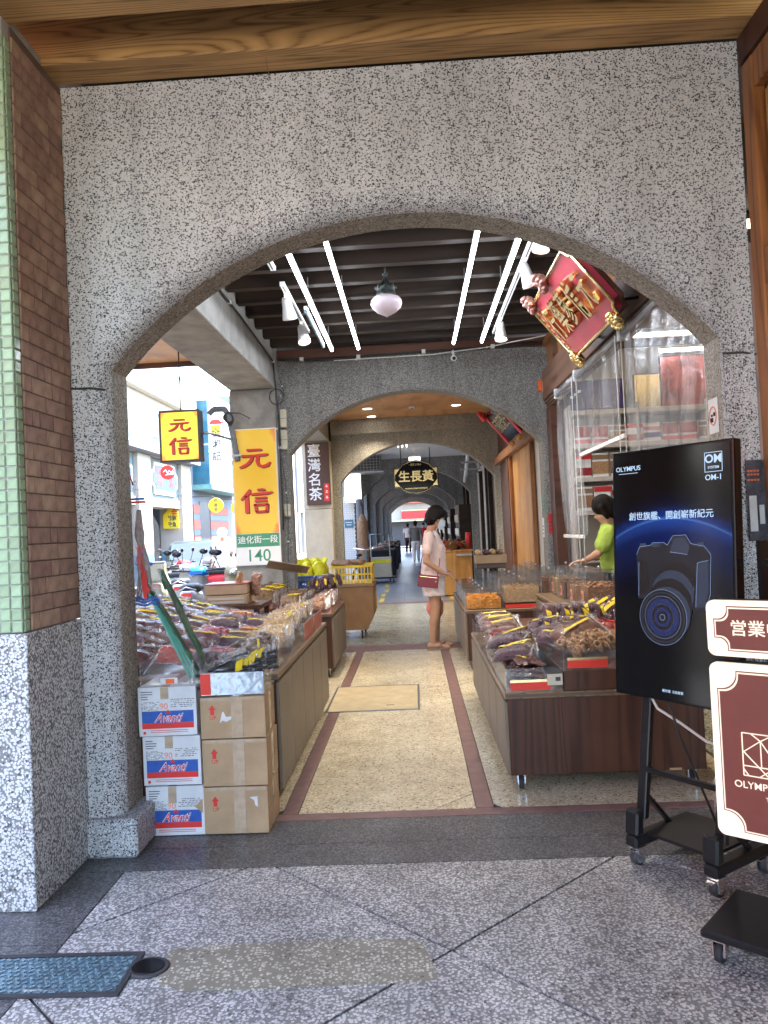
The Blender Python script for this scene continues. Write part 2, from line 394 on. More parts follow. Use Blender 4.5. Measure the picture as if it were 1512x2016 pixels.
plain('crate_yellow', (.72, .46, .015), .4)
plain('bin_brown', (.26, .13, .05), .5, var=.1)
plain('root_brown', (.28, .17, .10), .7, var=.3, vscale=30)
plain('skin', (.50, .28, .18), .5, var=.06)
plain('skin_tan', (.44, .235, .14), .5, var=.06)
plain('hair', (.012, .008, .007), .6, var=.3, vscale=60, bump=.3, bscale=160, spec=.15)
plain('blush_cloth', (.68, .50, .45), .85, var=.05, vscale=14, bump=.25, bscale=30)
plain('pale_cloth', (.70, .58, .53), .85, var=.07, vscale=18, bump=.3, bscale=35)
plain('lime_cloth', (.33, .45, .075), .85, var=.06, bump=.2, bscale=30)
plain('navy_cloth', (.012, .014, .022), .85)
plain('grey_cloth', (.16, .16, .165), .85)
plain('mask_blue', (.60, .68, .74), .8, var=.03)
plain('bag_red', (.17, .012, .025), .4, var=.08)
plain('sandal', (.28, .19, .15), .7)
plain('coral_plastic', (.70, .24, .18), .5)
plain('car_dark', (.012, .020, .024), .3, .0, var=.05, spec=.3)
plain('car_white', (.74, .75, .76), .25, var=.03)
plain('scooter_blue', (.005, .11, .40), .2, var=.04)
plain('scooter_white', (.30, .31, .33), .25, var=.04)
plain('scooter_cream', (.30, .26, .16), .3, var=.04)
plain('scooter_red', (.45, .02, .03), .25)
plain('scooter_grey', (.2, .22, .25), .3)
plain('seat_black', (.012, .015, .022), .5)
plain('glass_dark', (.02, .03, .038), .12, var=.05, spec=.25)
plain('glass_blue', (.03, .11, .16), .1, var=.15, vscale=3)
plain('stone_white', (.34, .31, .265), .7, var=.07, vscale=2)
plain('stone_grey', (.16, .17, .19), .7, var=.08)
plain('panel_grey', (.11, .15, .165), .6, var=.08)
plain('base_blue', (.10, .21, .28), .6, var=.1)
plain('brick_red', (.36, .12, .08), .8, var=.2, vscale=8)
plain('lamp_red', (.45, .06, .05), .4)
plain('teal_rail', (.12, .26, .25), .5)
plain('roof_dark', (.12, .10, .09), .8)
plain('tin', (.36, .37, .37), .3, .9, var=.3, vscale=12)
plain('foil', (.50, .51, .52), .14, 1., var=.05, bump=1.0, bscale=9)
plain('leaf_green', (.05, .13, .07), .5, var=.3)
plain('teal_plastic', (.10, .34, .26), .3)
plain('orange_box', (.75, .13, .03), .5)
plain('grey_plate', (.20, .20, .185), .4, .6, var=.2, vscale=20)
plain('drain_tread', (.30, .45, .52), .25, .6, var=.2, vscale=15)  # paler than the plate: highlights on the bumps put into the colour
plain('drain_blue', (.16, .25, .30), .3, .6, var=.2, vscale=15)
plain('hatch', (.50, .40, .24), .4, var=.14, vscale=8)
plain('brown_sign', (.21, .065, .05), .35, var=.04)
plain('board_cream', (.80, .70, .55), .4, var=.03)
plain('poster_dark', (.06, .06, .08), .25, var=.5, vscale=14)
plain('poster_sunset', (.60, .16, .13), .4, var=.6, vscale=3)
plain('poster_violet', (.07, .05, .22), .35, var=.4, vscale=4)
plain('shelf_white', (.58, .53, .47), .6, var=.05)
plain('can_red', (.50, .03, .04), .3)
film('bag_film', gloss=.012, rough=.06, wrinkle=1.0, wscale=26, haze=.008, edge=.26)
film('seal_film', gloss=.08, rough=.1, wrinkle=.2, haze=.22, edge=.3)
film('print_bag_film', gloss=.03, rough=.08, wrinkle=1.0, wscale=20, haze=.22, edge=.3)
film('curtain_film', gloss=.08, rough=.12, wrinkle=1.0, wscale=6, haze=.10, edge=.5)
film('acrylic', gloss=.03, rough=.05, wrinkle=.03, wscale=4, haze=.02, edge=.4)
film('window_glass', tint=(.85, .92, .95), gloss=.12, rough=.03, wrinkle=.0, haze=.02, edge=.7)
emis('led', (.80, .87, 1.), 2.8); emis('spot_glow', (1, .9, .74), 2.0); emis('downlight', (1, .93, .8), 1.6)
emis('shop_led', (.85, .9, 1.), .8); emis('shop_warm', (1, .82, .58), .6); emis('lit_white', (1, .96, .85), .22)
def lightbox_yellow(name, s):
    t = NT(name); v = t.coords((1, 1, 1), 'Generated')
    sep = t.n('SeparateXYZ'); t.link(v, sep.inputs[0])
    ax = t.math('ABSOLUTE', t.math('SUBTRACT', sep.outputs[0], .5)); az = t.math('ABSOLUTE', t.math('SUBTRACT', sep.outputs[2], .5))
    # printed scrollwork in the four corners
    d = t.math('ADD', ax, az); sw = t.noise(t.coords((1, 1, 1)), 42, 3, .6, 1.5)
    f = t.math('ADD', t.math('MULTIPLY', t.math('SUBTRACT', d, .90), 4), t.math('MULTIPLY', sw, 1.15))
    c = t.ramp(f, [(.30, (.80, .50, .012)), (.62, (.72, .22, .012))])
    t.set(c, .35); t.link(c, t.b.inputs['Emission Color']); t.b.inputs['Emission Strength'].default_value = s; return t.m
lightbox_yellow('sign_yellow', .0); lightbox_yellow('sign_yellow_lit', .07)
def screen_mat():
    t = NT('tv_screen'); v = t.coords((1, 1, 1), 'Generated'); sep = t.n('SeparateXYZ'); t.link(v, sep.inputs[0])
    # the picture on the screen: a planet's blue rim over black
    x = t.math('SUBTRACT', sep.outputs[0], .5); rim = t.math('SUBTRACT', .715, t.math('MULTIPLY', t.math('MULTIPLY', x, x), .30))
    dz = t.math('SUBTRACT', sep.outputs[2], rim); up = t.ramp(dz, [(0, (0, 0, 0)), (.004, (.10, .30, 1.)), (.016, (.008, .05, .36)), (.06, (0, .004, .03)), (.12, (0, 0, 0))])
    dn = t.ramp(t.math('MULTIPLY', dz, -1.), [(0, (.02, .09, .5)), (.05, (.002, .02, .16)), (.20, (0, .002, .02)), (.3, (0, 0, 0))])
    fade = t.ramp(t.math('ABSOLUTE', x), [(.0, 1.), (.5, .55)])
    f = t.math('GREATER_THAN', dz, 0.); c = t.mix(1, t.mix(f, dn, up), fade, 'MULTIPLY')
    t.set((.004, .004, .005), .12); t.link(c, t.b.inputs['Emission Color']); t.b.inputs['Emission Strength'].default_value = .036
screen_mat()
emis('screen_text', (.45, .65, .9), .065, (.05, .05, .06)); emis('cam_dark', (.02, .04, .10), .005, (.004, .005, .008)); emis('cam_mid', (.05, .09, .18), .02, (.008, .008, .012)); emis('cam_blue', (.02, .07, .42), .014, (.004, .004, .01)); emis('cam_line', (.25, .4, .7), .04, (.02, .02, .03)); emis('cam_black', (0, 0, 0), 0., (.003, .003, .005))
emis('cream_lit', (1, .84, .62), .035, (.78, .68, .54))
# ------------------------------------------------------------------ ground, street and arcade floor
struct(MB().bx(-400, 400, -300, 600, -.6, -.14).build('ground', 'asphalt'))
struct(MB().bx(-2.1, 30, -40, -6.01, -.1395, -.02).build('pavement', 'beige_stone'))  # unseen pale paving behind the camera, added to bounce daylight onto the arch
st = struct(MB().bx(-8.0, -2.12, -40, 160, -.139, -.120).build('street', 'asphalt'))
for x in (-2.45, -6.9):
    for i in range(12): MB().bx(x, x + .10, 4 + i * 4, 7.2 + i * 4, -.119, -.114).build('painted_line', 'white_paint', st)
fl = struct(MB().bx(-2.12, 1.62, -6, 50, -.139, -.008).build('arcade_floor', 'joint'))
MB().bx(-2.2, -2.121, -6, 50, -.138, -.002).build('kerb', 'concrete', fl, bevel=.008)
def clip(poly, x0, x1, y0, y1):
    for ax, val, sg in ((0, x0, 1), (0, x1, -1), (1, y0, 1), (1, y1, -1)):
        out = []
        for i in range(len(poly)):
            p, q = poly[i], poly[(i + 1) % len(poly)]; a, b = (p[ax] - val) * sg, (q[ax] - val) * sg
            if a >= 0: out.append(p)
            if (a >= 0) != (b >= 0):
                u = a / (a - b); out.append((p[0] + (q[0] - p[0]) * u, p[1] + (q[1] - p[1]) * u))
        poly = out
        if len(poly) < 3: return []
    return poly
def diamonds(x0, x1, y0, y1, cx, cy, hx, hy, gap, mat, name='terrazzo_panel'):
    n = 0
    for i in range(-24, 25):
        for j in range(-24, 25):
            if (i + j) % 2: continue
            a, b = cx + i * hx, cy + j * hy
            p = clip([(a - hx + gap, b), (a, b - hy + gap), (a + hx - gap, b), (a, b + hy - gap)], x0, x1, y0, y1)
            if len(p) < 3: continue
            area = abs(sum(p[k][0] * p[(k + 1) % len(p)][1] - p[(k + 1) % len(p)][0] * p[k][1] for k in range(len(p)))) / 2
            if area < .004: continue
            dz = random.uniform(-.0008, .0008)
            MB().prism(p, -.010, dz, 'XY').build(name, mat, fl); n += 1
    return n
# nearest bay: grey pebble terrazzo in diamonds with a dark border
diamonds(-1.25, 1.47, -.9, 3.14, .057, 3.20, .742, .708, .0085, 'floor_pebble')
for b in ((-2.1, -1.256, -6, 2.585), (-2.1, -1.256, 2.59, 3.14), (-2.1, 1.6, 3.146, 3.36), (-2.1, 1.6, 3.364, 3.632), (-1.25, 1.47, -6, -.905)):
    MB().bx(b[0], b[1], b[2], b[3], -.010, -.001).build('border_slab', 'floor_border', fl)
# shop bay: yellow terrazzo in mauve strips
for b in ((-2.1, 1.6, 3.638, 3.72), (.235, .317, 3.725, 8.62), (-.70, -.625, 3.725, 8.62), (-2.1, 1.6, 8.625, 9.05), (-2.1, 1.6, 13.9, 14.2)):
    MB().bx(b[0], b[1], b[2], b[3], -.010, 0).build('border_strip', 'mauve_strip', fl)
diamonds(-.621, .231, 3.724, 8.62, -.19, 4.35, .85, .85, .0025, 'terrazzo_yellow')
diamonds(.321, 1.6, 3.724, 8.62, .6, 4.35, .85, .85, .0025, 'terrazzo_yellow'); diamonds(-2.1, -.704, 3.724, 8.62, -1.0, 4.35, .85, .85, .0025, 'terrazzo_yellow')
diamonds(-2.1, 1.6, 9.055, 13.895, .05, 10.2, .95, .95, .003, 'terrazzo_green')
for i in range(6):
    for j in range(9):
        MB().bx(-2.1 + i * .617, -2.1 + i * .617 + .612, 14.204 + j * .56, 14.204 + j * .56 + .555, -.010, random.uniform(-.001, 0)).build('floor_tile', 'blue_tile', fl)
MB().bx(-2.1, 1.6, 19.25, 50, -.010, -.001).build('far_paving', 'blue_tile', fl)
for x, y0, y1 in ((-.72, 14.4, 15.2), (-.74, 15.6, 16.2), (-.7, 16.6, 17.3), (.62, 14.4, 15.0), (-.75, 18, 19)):
    MB().bx(x, x + .09, y0, y1, .001, .004).build('tactile_mark', 'yellow_paint', fl)
# dried mortar patch, drain and hatch
stp = []
for k in range(26):
    a = 2 * PI * k / 26; ex = .43 * (abs(math.cos(a)) ** .35) * (1 if math.cos(a) > 0 else -1); ey = .125 * (abs(math.sin(a)) ** .3) * (1 if math.sin(a) > 0 else -1)
    stp.append((-.43 + ex + random.uniform(-.012, .012) - ey * .25, 2.435 + ey + ex * .02 + random.uniform(-.006, .006)))
chips('patch_pebble', .0118, (.30, .285, .235), (.52, .50, .42), (.80, .78, .70), (.16, .15, .12), fill=.44, keep=.72, dark_keep=.05, rough=.4, bump=.12, stain=.3, tint=(1, .97, .88))
MB().prism(stp, -.002, .0022, 'XY').build('mortar_patch', 'patch_pebble', fl)
d = thing('drain_cover', 'blue grey diamond-plate drain cover set in the grey terrazzo', 'drain cover', (-1.19, 2.40, 0))
B('frame', 'dark_grey', d, (-.27, .245, -.115, -.10, 0, .008), (-.27, .245, .10, .118, 0, .008), (.228, .245, -.0995, .0995, 0, .008), (-.27, -.255, -.0995, .0995, 0, .008))
B('plate', 'drain_blue', d, (-.253, .226, -.098, .098, .0015, .005))
m = MB()
for i in range(20):
    for j in range(9):
        m.box((-.24 + i * .0235 + (j % 2) * .011, -.086 + j * .0215, .006), (.018, .009, .005), (0, 0, R(38 if (i + j) % 2 else -38)))
stuff(m.build('raised_tread', 'drain_tread', d)); B('handle_slot', 'chrome', d, (-.06, .04, -.09, -.082, .006, .009))
d = thing('floor_valve_lid', 'small oval dark metal lid beside the drain cover', 'valve lid', (-.905, 2.43, 0))
MB().lathe([(.062, 0), (.062, .005), (.055, .007)], 20).build('rim', 'dark_grey', d).scale = (1.1, .95, 1)
MB().lathe([(.048, .0072), (.046, .009)], 20).build('cap', 'black_gloss', d).scale = (1.1, .95, 1)
d = thing('floor_hatch', 'square pale access hatch flush in the yellow terrazzo floor', 'hatch', (-.375, 6.22, 0))
B('cover', 'hatch', d, (-.34, .34, -.44, .44, .0005, .005))
B('frame', 'grey_plate', d, (-.355, .355, -.455, -.441, 0, .006), (-.355, .355, .441, .455, 0, .006), (-.355, -.341, -.4405, .4405, 0, .006), (.341, .355, -.4405, .4405, 0, .006))
B('pull_slot', 'dark_grey', d, (.10, .16, -.3, -.285, .0052, .0065))

# ------------------------------------------------------------------ arch walls across the arcade
def arch_wall(label, y0, y1, xl, xr, zs, za, wl_, wr, top, bev, front, inner, back, n=36):
    t = thing('arch_wall', label, 'wall', ((xl + xr) / 2, y0, 0))
    ox = (xl + xr) / 2
    def outline(e):
        a, b = xl - e, xr + e; hw = (b - a) / 2; cx = (a + b) / 2; rise = za + e - zs; Rr = (hw * hw + rise * rise) / (2 * rise); cz = za + e - Rr; a0 = math.asin(hw / Rr)
        pts = [(a, 0.)] + [(a, zs * k / 8) for k in range(1, 8)]
        for k in range(n + 1):
            q = -a0 + 2 * a0 * k / n; pts.append((cx + Rr * math.sin(q), cz + Rr * math.cos(q)))
        return pts + [(b, zs * k / 8) for k in range(7, 0, -1)] + [(b, 0.)]
    O, I = outline(bev), outline(0.)
    L = lambda p, y: (p[0] - ox, y - y0, p[1])
    def face(m, P, y):
        for i in range(len(P) - 1):
            p, q = P[i], P[i + 1]
            if i < 8: A, Bq = (wl_, p[1]), (wl_, q[1])
            elif i >= 8 + n: A, Bq = (wr, p[1]), (wr, q[1])
            else: A, Bq = (p[0], top), (q[0], top)
            m.add([L(p, y), L(q, y), L(Bq, y), L(A, y)], [(0, 1, 2, 3)])
        for x0, pp in ((wl_, P[8]), (wr, P[8 + n])): m.add([L((x0, zs), y), L((pp[0], zs), y), L((pp[0], top), y), L((x0, top), y)], [(0, 1, 2, 3)])
    m = MB(); face(m, O, y0); m.build('front_face', front, t)
    m = MB()
    if bev:
        rows = []
        for k in range(5):
            u = k / 4; e = bev * (1 - math.sin(u * PI / 2)); P = outline(e); rows.append([L(p, y0 + bev * .9 * (1 - math.cos(u * PI / 2))) for p in P])
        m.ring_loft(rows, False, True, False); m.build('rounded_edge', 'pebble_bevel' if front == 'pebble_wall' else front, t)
    m = MB(); ys = y0 + (bev * .9 if bev else 0)
    m.ring_loft([[L(p, ys) for p in I], [L(p, y1) for p in I]], False, False, False); m.build('intrados', inner, t)
    m = MB(); face(m, I, y1)
    m.add([L((wl_, 0), y0), L((wl_, 0), y1), L((wl_, top), y1), L((wl_, top), y0)], [(0, 1, 2, 3)]); m.add([L((wr, 0), y0), L((wr, 0), y1), L((wr, top), y1), L((wr, top), y0)], [(0, 1, 2, 3)])
    m.build('back_face', back, t); return t
A1 = arch_wall('near arch wall of coarse black and white pebbledash over the arcade walk', 3.30, 3.55, -1.315, 1.36, 2.12, 2.745, -1.47, 1.475, 3.365, .085, 'pebble_wall', 'wash_tan', 'wash_grey')
for x0, x1 in ((-1.46, -1.235), (1.30, 1.47)):
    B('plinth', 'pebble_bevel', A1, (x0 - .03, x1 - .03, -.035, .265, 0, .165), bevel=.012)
m = MB()
for s in (-1, 1):
    m.tube([((-1.375 if s < 0 else 1.435) - .03 - .085, .0, 2.03), ((-1.375 if s < 0 else 1.435) - .03, -.004, 2.028), ((-1.375 if s < 0 else 1.435) - .03 + .06, .01, 2.02)], .005, 5)
m.build('joint_line', 'joint', A1)
for q in (.31, .56, .80, 1.02):     # hairline joints in the lining of the arch
    pass
arch_wall('fine grey washed-stone arch wall behind the shop counters', 8.60, 8.82, -1.36, 1.47, 2.25, 2.90, -1.96, 1.64, 3.42, .03, 'wash_grey', 'wash_tan', 'wash_tan')
A3 = arch_wall('tan washed-stone arch wall beyond the orange plywood ceiling', 14.10, 14.32, -1.30, 1.52, 2.25, 2.93, -1.96, 1.64, 3.5, .02, 'wash_tan', 'wash_tan', 'wash_tan')
B('lintel', 'wash_tan', A3, (-1.55, 1.5, -.16, -.002, 3.12, 3.378))
arch_wall('weathered dark arch wall behind the hanging black shop sign', 19.3, 19.6, -1.25, 1.45, 2.2, 2.85, -1.96, 1.64, 3.5, .02, 'wash_dark', 'wash_grey', 'wash_grey')
arch_wall('grey arch wall, second one past the hanging black shop sign', 24.8, 25.1, -1.2, 1.35, 2.2, 2.8, -1.96, 1.64, 3.5, .02, 'wash_dark', 'wash_grey', 'wash_grey')
arch_wall('grey arch wall, third one past the hanging black shop sign', 30.4, 30.7, -1.2, 1.35, 2.2, 2.8, -1.96, 1.64, 3.5, .02, 'wash_grey', 'wash_grey', 'wash_grey')
arch_wall('grey arch wall, fourth one past the hanging black shop sign', 36.0, 36.3, -1.2, 1.35, 2.2, 2.8, -1.96, 1.64, 3.5, .02, 'wash_grey', 'wash_tan', 'wash_grey')
arch_wall('pale arch wall at the bright far end of the arcade', 42.0, 42.3, -1.2, 1.35, 2.2, 2.8, -1.96, 1.64, 3.5, .02, 'wash_tan', 'wash_tan', 'wash_grey')

# ------------------------------------------------------------------ street-side columns and edge beams
def column(label, y0, y1, mat, top=3.5, joints=()):
    c = thing('street_column', label, 'column', (-1.70, y0, 0)); z = 0
    for k, zz in enumerate(list(joints) + [top]):
        B('shaft_block', mat, c, (-.26, .245, 0, y1 - y0, z, zz - .004), bevel=.006); z = zz
    return c
column('grey concrete street column carrying the tall yellow shop sign', 8.36, 8.59, 'concrete', 2.96)
column('beige stone street column carrying the brown tea sign', 13.78, 14.09, 'beige_stone', 3.5, (.7, 1.78, 2.95))
cw = column('street column clad in small white tiles under a lit sign box', 19.0, 19.29, 'grout', 3.4)
tm = MB().bx(-.028, .028, -.006, 0, -.0235, .0235).mesh('white_tile', 'white_paint')
for r in range(42):
    for q in range(8):
        o = obj('white_tile', tm, cw, (-.225 + q * .0625 + (r % 2) * .02, -.001, .05 + r * .052))
column('dark street column past the white-tiled one', 24.5, 24.79, 'wash_dark'); column('third street column past the white-tiled one', 30.1, 30.39, 'concrete'); column('fourth street column past the white-tiled one', 35.7, 35.99, 'wash_grey'); column('last pale street column at the far end of the arcade', 41.7, 41.99, 'stone_white')
b = thing('edge_beam', 'thick concrete beam along the street side above the hanging yellow sign', 'beam', (-1.70, 3.555, 2.96))
B('side_skin', 'concrete', b, (.0, .25, 0, 5.035, .006, .5)); B('soffit', 'concrete_soffit', b, (-.25, .247, 0, 5.035, 0, .005)); B('core', 'concrete', b, (-.25, -.001, .001, 5.03, .0055, .5))
for lab, y0, y1, mt in (('tan edge beam on the street side of the plywood ceiling', 8.96, 14.08, 'wash_tan'), ('white edge beam beside the air conditioner grille', 14.41, 19.28, 'white_wall'), ('dark edge beams of the far arcade bays on the street side', 19.61, 49, 'concrete')):
    o = thing('edge_beam', lab, 'beam', (-1.70, y0, 3.0)); B('beam_body', mt, o, (-.25, .245, 0, y1 - y0, 0, .5))

# ------------------------------------------------------------------ ceilings
cl = struct(MB().bx(-2.0, 6.0, -3.6, 50, 3.80, 3.98).build('roof_slab', 'roof_dark'))  # unseen rear end stops short, shaped to set the daylight on the arch
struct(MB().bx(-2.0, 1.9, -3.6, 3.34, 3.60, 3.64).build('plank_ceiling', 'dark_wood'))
cn = bpy.data.objects['plank_ceiling']
y = 3.295
for k in range(13):
    w = .16; gap = .26
    lab = 'front wooden ceiling beam lying on top of the pebbledash arch wall' if k == 0 else ('second wooden ceiling beam out from the pebbledash arch wall' if k == 1 else 'third fourth fifth sixth seventh eighth ninth tenth eleventh twelfth thirteenth'.split()[k - 2] + ' wooden ceiling beam out from the pebbledash arch wall')
    o = thing('ceiling_beam', lab, 'beam', (0, y - w, 3.37), group='wooden joists of the near bay' if k > 1 else None)
    MB().bx(-1.62, 1.60, 0, w, 0, .225).build('timber', 'beam_wood', o, bevel=.006)
    y -= w + gap
o = thing('wall_plate', 'reddish timber wall plate under the beam ends by the wooden shopfront', 'beam', (1.52, 3.0, 3.25)); B('timber', 'red_board', o, (-.045, .07, -6.6, .29, 0, .118))
o = thing('street_edge_beam', 'dark timber edge beam over the open street side near the tiled pier', 'beam', (-1.75, -3.6, 3.22)); B('timber', 'red_board', o, (-.2, .25, 0, 6.4, 0, .14))
# shop bay: dark boards and closely spaced joists
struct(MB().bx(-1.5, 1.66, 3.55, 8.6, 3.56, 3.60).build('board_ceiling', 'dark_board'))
ORD = 'first second third fourth fifth sixth seventh eighth ninth tenth eleventh twelfth thirteenth'.split()
for k in range(12):
    y = 3.80 + k * .395
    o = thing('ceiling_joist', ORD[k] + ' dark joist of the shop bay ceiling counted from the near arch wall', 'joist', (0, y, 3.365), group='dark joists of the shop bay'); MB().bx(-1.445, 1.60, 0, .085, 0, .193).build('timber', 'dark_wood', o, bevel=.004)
o = thing('header_board', 'long reddish header board on top of the second arch wall', 'board', (0, 8.53, 3.31)); B('timber', 'red_board', o, (-1.445, 1.62, 0, .065, 0, .10))
# plywood bay
pc = struct(MB().bx(-1.96, 1.64, 8.95, 14.1, 3.40, 3.44).build('plywood_ceiling', 'kraft_dark'))
for i in range(3):
    for j in range(4):
        MB().bx(-1.45 + i * 1.03, -1.45 + i * 1.03 + 1.026, 8.955 + j * 1.285, 8.955 + j * 1.285 + 1.28, 3.382, 3.399).build('plywood_panel', 'ply', pc)
for x, y in ((-.68, 12.75), (-.66, 13.65), (.82, 12.0), (.80, 12.85)):
    o = thing('downlight', 'round recessed downlight in the orange plywood ceiling', 'downlight', (x, y, 3.38), group='plywood ceiling downlights')
    MB().lathe([(.075, 0), (.085, -.012), (.095, -.008), (.095, 0)], 20).build('trim_ring', 'white_plastic', o); MB().lathe([(.07, -.006), (.0695, -.004)], 20).build('lamp', 'downlight', o)
    L = bpy.data.lights.new('lamp_beam', 'SPOT'); L.energy = 9; L.spot_size = R(110); L.spot_blend = .8; L.color = (1, .88, .7); L.shadow_soft_size = .07; lo = bpy.data.objects.new('lamp_beam', L); COL.objects.link(lo); lo.parent = o; lo.location = (0, 0, -.03)
o = thing('smoke_detector', 'small square white detector in the middle of the plywood ceiling', 'detector', (.06, 12.8, 3.38)); B('body', 'white_plastic', o, (-.05, .05, -.05, .05, -.03, 0), bevel=.006); B('sensor', 'dark_grey', o, (-.02, .02, -.02, .02, -.036, -.031))
struct(MB().bx(-1.5, 1.64, 14.4, 19.3, 3.12, 3.16).build('white_ceiling', 'white_wall'))
struct(MB().bx(-1.5, 1.64, 19.6, 49, 3.15, 3.19).build('far_ceiling', 'white_wall'))
# canopy over the street in front of the shop bay
o = thing('street_canopy', 'orange plywood canopy over the street edge with a brown end board', 'canopy', (-1.96, 3.6, 3.28))
for k in range(4): B('soffit_panel', 'ply', o, (-2.1, 0, k * 1.19, k * 1.19 + 1.185, .03, .05))
B('end_board', 'red_board', o, (-2.12, 0, 4.765, 4.82, -.02, .16)); B('top', 'roof_dark', o, (-2.1, 0, 0, 4.76, .052, .08)); B('edge_board', 'red_board', o, (-2.15, -2.105, 0, 4.76, .0, .12))

# ------------------------------------------------------------------ tiled pier on the left
p = thing('tiled_pier', 'street pier with green tiles, brown brick side and pebbled base', 'pier', (-1.70, 2.82, 0))
B('core', 'grout', p, (-.30, .226, .004, .476, 1.03, 3.40)); B('pebble_base', 'pebble_pier', p, (-.30, .24, 0, .475, 0, 1.026), bevel=.004)
gt = MB().bx(-.0205, .0205, -.007, 0, -.0205, .0205).mesh('green_tile', 'green_tile', .0035)
for r in range(51):
    for q in range(5): obj('green_tile', gt, p, (.2075 - q * .0445, .004, 1.052 + r * .0445), (0, 0, random.uniform(-.02, .02)))
    obj('green_tile', gt, p, (.226, .028, 1.052 + r * .0445), (0, 0, PI / 2))
bkm = {}
for r in range(35):
    y = .052; first = True; z = 1.03 + r * .0655
    while y < .47:
        L = random.choice((.06, .115, .175)) if not first or r % 2 else .06
        first = False; L = min(L, .474 - y)
        if L > .02:
            key = round(L, 3)
            if key not in bkm: bkm[key] = MB().bx(0, .012, 0, key - .004, 0, .0615).mesh('brick', 'brick_tile', .002)
            obj('brick', bkm[key], p, (.2265 + random.uniform(-.001, .001), y, z + .002))
        y += L
B('mortar', 'brick_joint', p, (.2262, .233, .051, .4755, 1.03, 3.36))
# neighbouring pier behind the camera, same build without its small tiles
p2 = thing('rear_pier', 'plain pebbled pier further back along the street edge', 'pier', (-1.70, -2.4, 0)); B('shaft', 'pebble_pier', p2, (-.30, .24, 0, .5, 0, 3.36), bevel=.004)

# ------------------------------------------------------------------ wooden shopfront on the right of the near bay
s = thing('wooden_shopfront', 'varnished orange-brown timber shopfront beside the pebbledash arch', 'shopfront', (1.478, 0, 0))
B('backing', 'shop_wood', s, (.06, .10, -3.6, 3.29, 0, 3.24))
for y0 in (3.185, 2.45, 1.72, .9): B('stile', 'shop_wood', s, (0, .055, y0, y0 + .10, 0, 3.24), bevel=.006)
for z0, z1 in ((.0, .2), (.95, 1.1), (2.28, 2.43), (3.1, 3.24)):
    for y0, y1 in ((2.553, 3.183), (1.823, 2.447), (1.003, 1.717)): B('rail', 'shop_wood', s, (.004, .051, y0, y1, z0, z1), bevel=.005)
for z0, z1 in ((.2, .95), (1.1, 2.28), (2.43, 3.1)):
    for y0, y1 in ((2.555, 3.18), (1.825, 2.445)): B('panel', 'orange_wood', s, (.03, .045, y0 + .03, y1 - .03, z0 + .03, z1 - .03), bevel=.008)
# ------------------------------------------------------------------ side walls of the far bays (right)
w = thing('shopfront_wall', 'dark timber shopfronts lining the far arcade bays', 'shopfront', (1.64, 14.4, 0))
for i, (y0, y1, mt) in enumerate(((0, 2.0, 'red_board'), (2.01, 4.89, 'shelf_white'), (5.2, 8, 'dark_wood'), (8.01, 10.38, 'red_board'), (10.7, 16, 'shelf_white'), (16.3, 21.5, 'dark_wood'), (21.9, 27.6, 'red_board'), (27.9, 34.6, 'dark_wood'))):
    B('front_panel', mt, w, (0, .06, y0, y1, 0, 3.2)); B('post', 'dark_wood', w, (-.08, -.001, y0, y0 + .14, 0, 2.6), (-.08, -.001, y0 + 1.4, y0 + 1.54, 0, 2.6))
w = thing('plywood_bay_shopfront', 'open timber shopfront with an orange door under the plywood ceiling', 'shopfront', (1.60, 8.96, 0))
B('header', 'red_board', w, (0, .1, 0, 5.12, 2.45, 3.38)); B('moulding', 'shop_wood', w, (-.09, -.001, 0.02, 5.1, 2.42, 2.56), bevel=.01)
B('door', 'orange_wood', w, (.004, .06, 1.2, 3.3, 0, 2.44)); B('post', 'red_board', w, (-.06, .1, 3.35, 3.6, 0, 2.41)); B('post', 'dark_wood', w, (-.06, .1, .15, .3, 0, 2.41)); B('side_panel', 'red_board', w, (.02, .08, 3.61, 5.1, 0, 2.44)); B('near_panel', 'shelf_white', w, (.02, .08, .31, 1.19, 0, 2.44))
B('door_post', 'shop_wood', w, (-.05, .003, 1.1, 1.2, 0, 2.41), (-.05, .003, 3.25, 3.34, 0, 2.41))
# ------------------------------------------------------------------ food shop on the right of the shop bay
s = thing('food_shop_front', 'dark timber fascia and posts of the food shop under the red board', 'shopfront', (1.50, 3.63, 0))
B('fascia', 'fascia_wood', s, (0, .10, 0, 4.96, 2.70, 3.02), bevel=.006)
for k, (z0, x0) in enumerate(((2.665, .015), (2.64, .03), (2.615, .045))): B('moulding', 'fascia_wood', s, (x0, .10, 0, 4.96, z0, z0 + .022), bevel=.003)
B('transom_rail', 'shop_wood', s, (.02, .10, 0, 4.96, 3.30, 3.36))
for k in range(8): B('transom_panel', 'shop_wood', s, (.06, .08, k * .62 + .05, k * .62 + .56, 3.03, 3.295)); B('transom_stile', 'fascia_wood', s, (.02, .10, k * .62 - .005, k * .62 + .045, 3.025, 3.298))
B('corner_post', 'red_board', s, (.03, .14, 4.70, 4.95, 0, 2.61)); B('near_post', 'red_board', s, (.03, .14, .0, .12, 0, 2.61))
rm = thing('shop_room', 'lit interior walls and ceiling of the food shop behind the clear curtains', 'shop room', (1.66, 3.65, 0))
B('side_wall', 'shelf_white', rm, (.0, 2.4, 4.78, 4.86, 0, 3.2)); B('back_wall', 'shelf_white', rm, (2.401, 2.46, 0, 4.86, 0, 3.2)); B('ceiling', 'dark_grey', rm, (0, 2.46, 0, 4.86, 3.201, 3.24)); B('floor', 'terrazzo_green', rm, (-.03, 2.4, 0, 4.77, -.1, -.01)); B('near_wall', 'dark_wood', rm, (0, 2.4, -.02, .0, 0, 3.2))
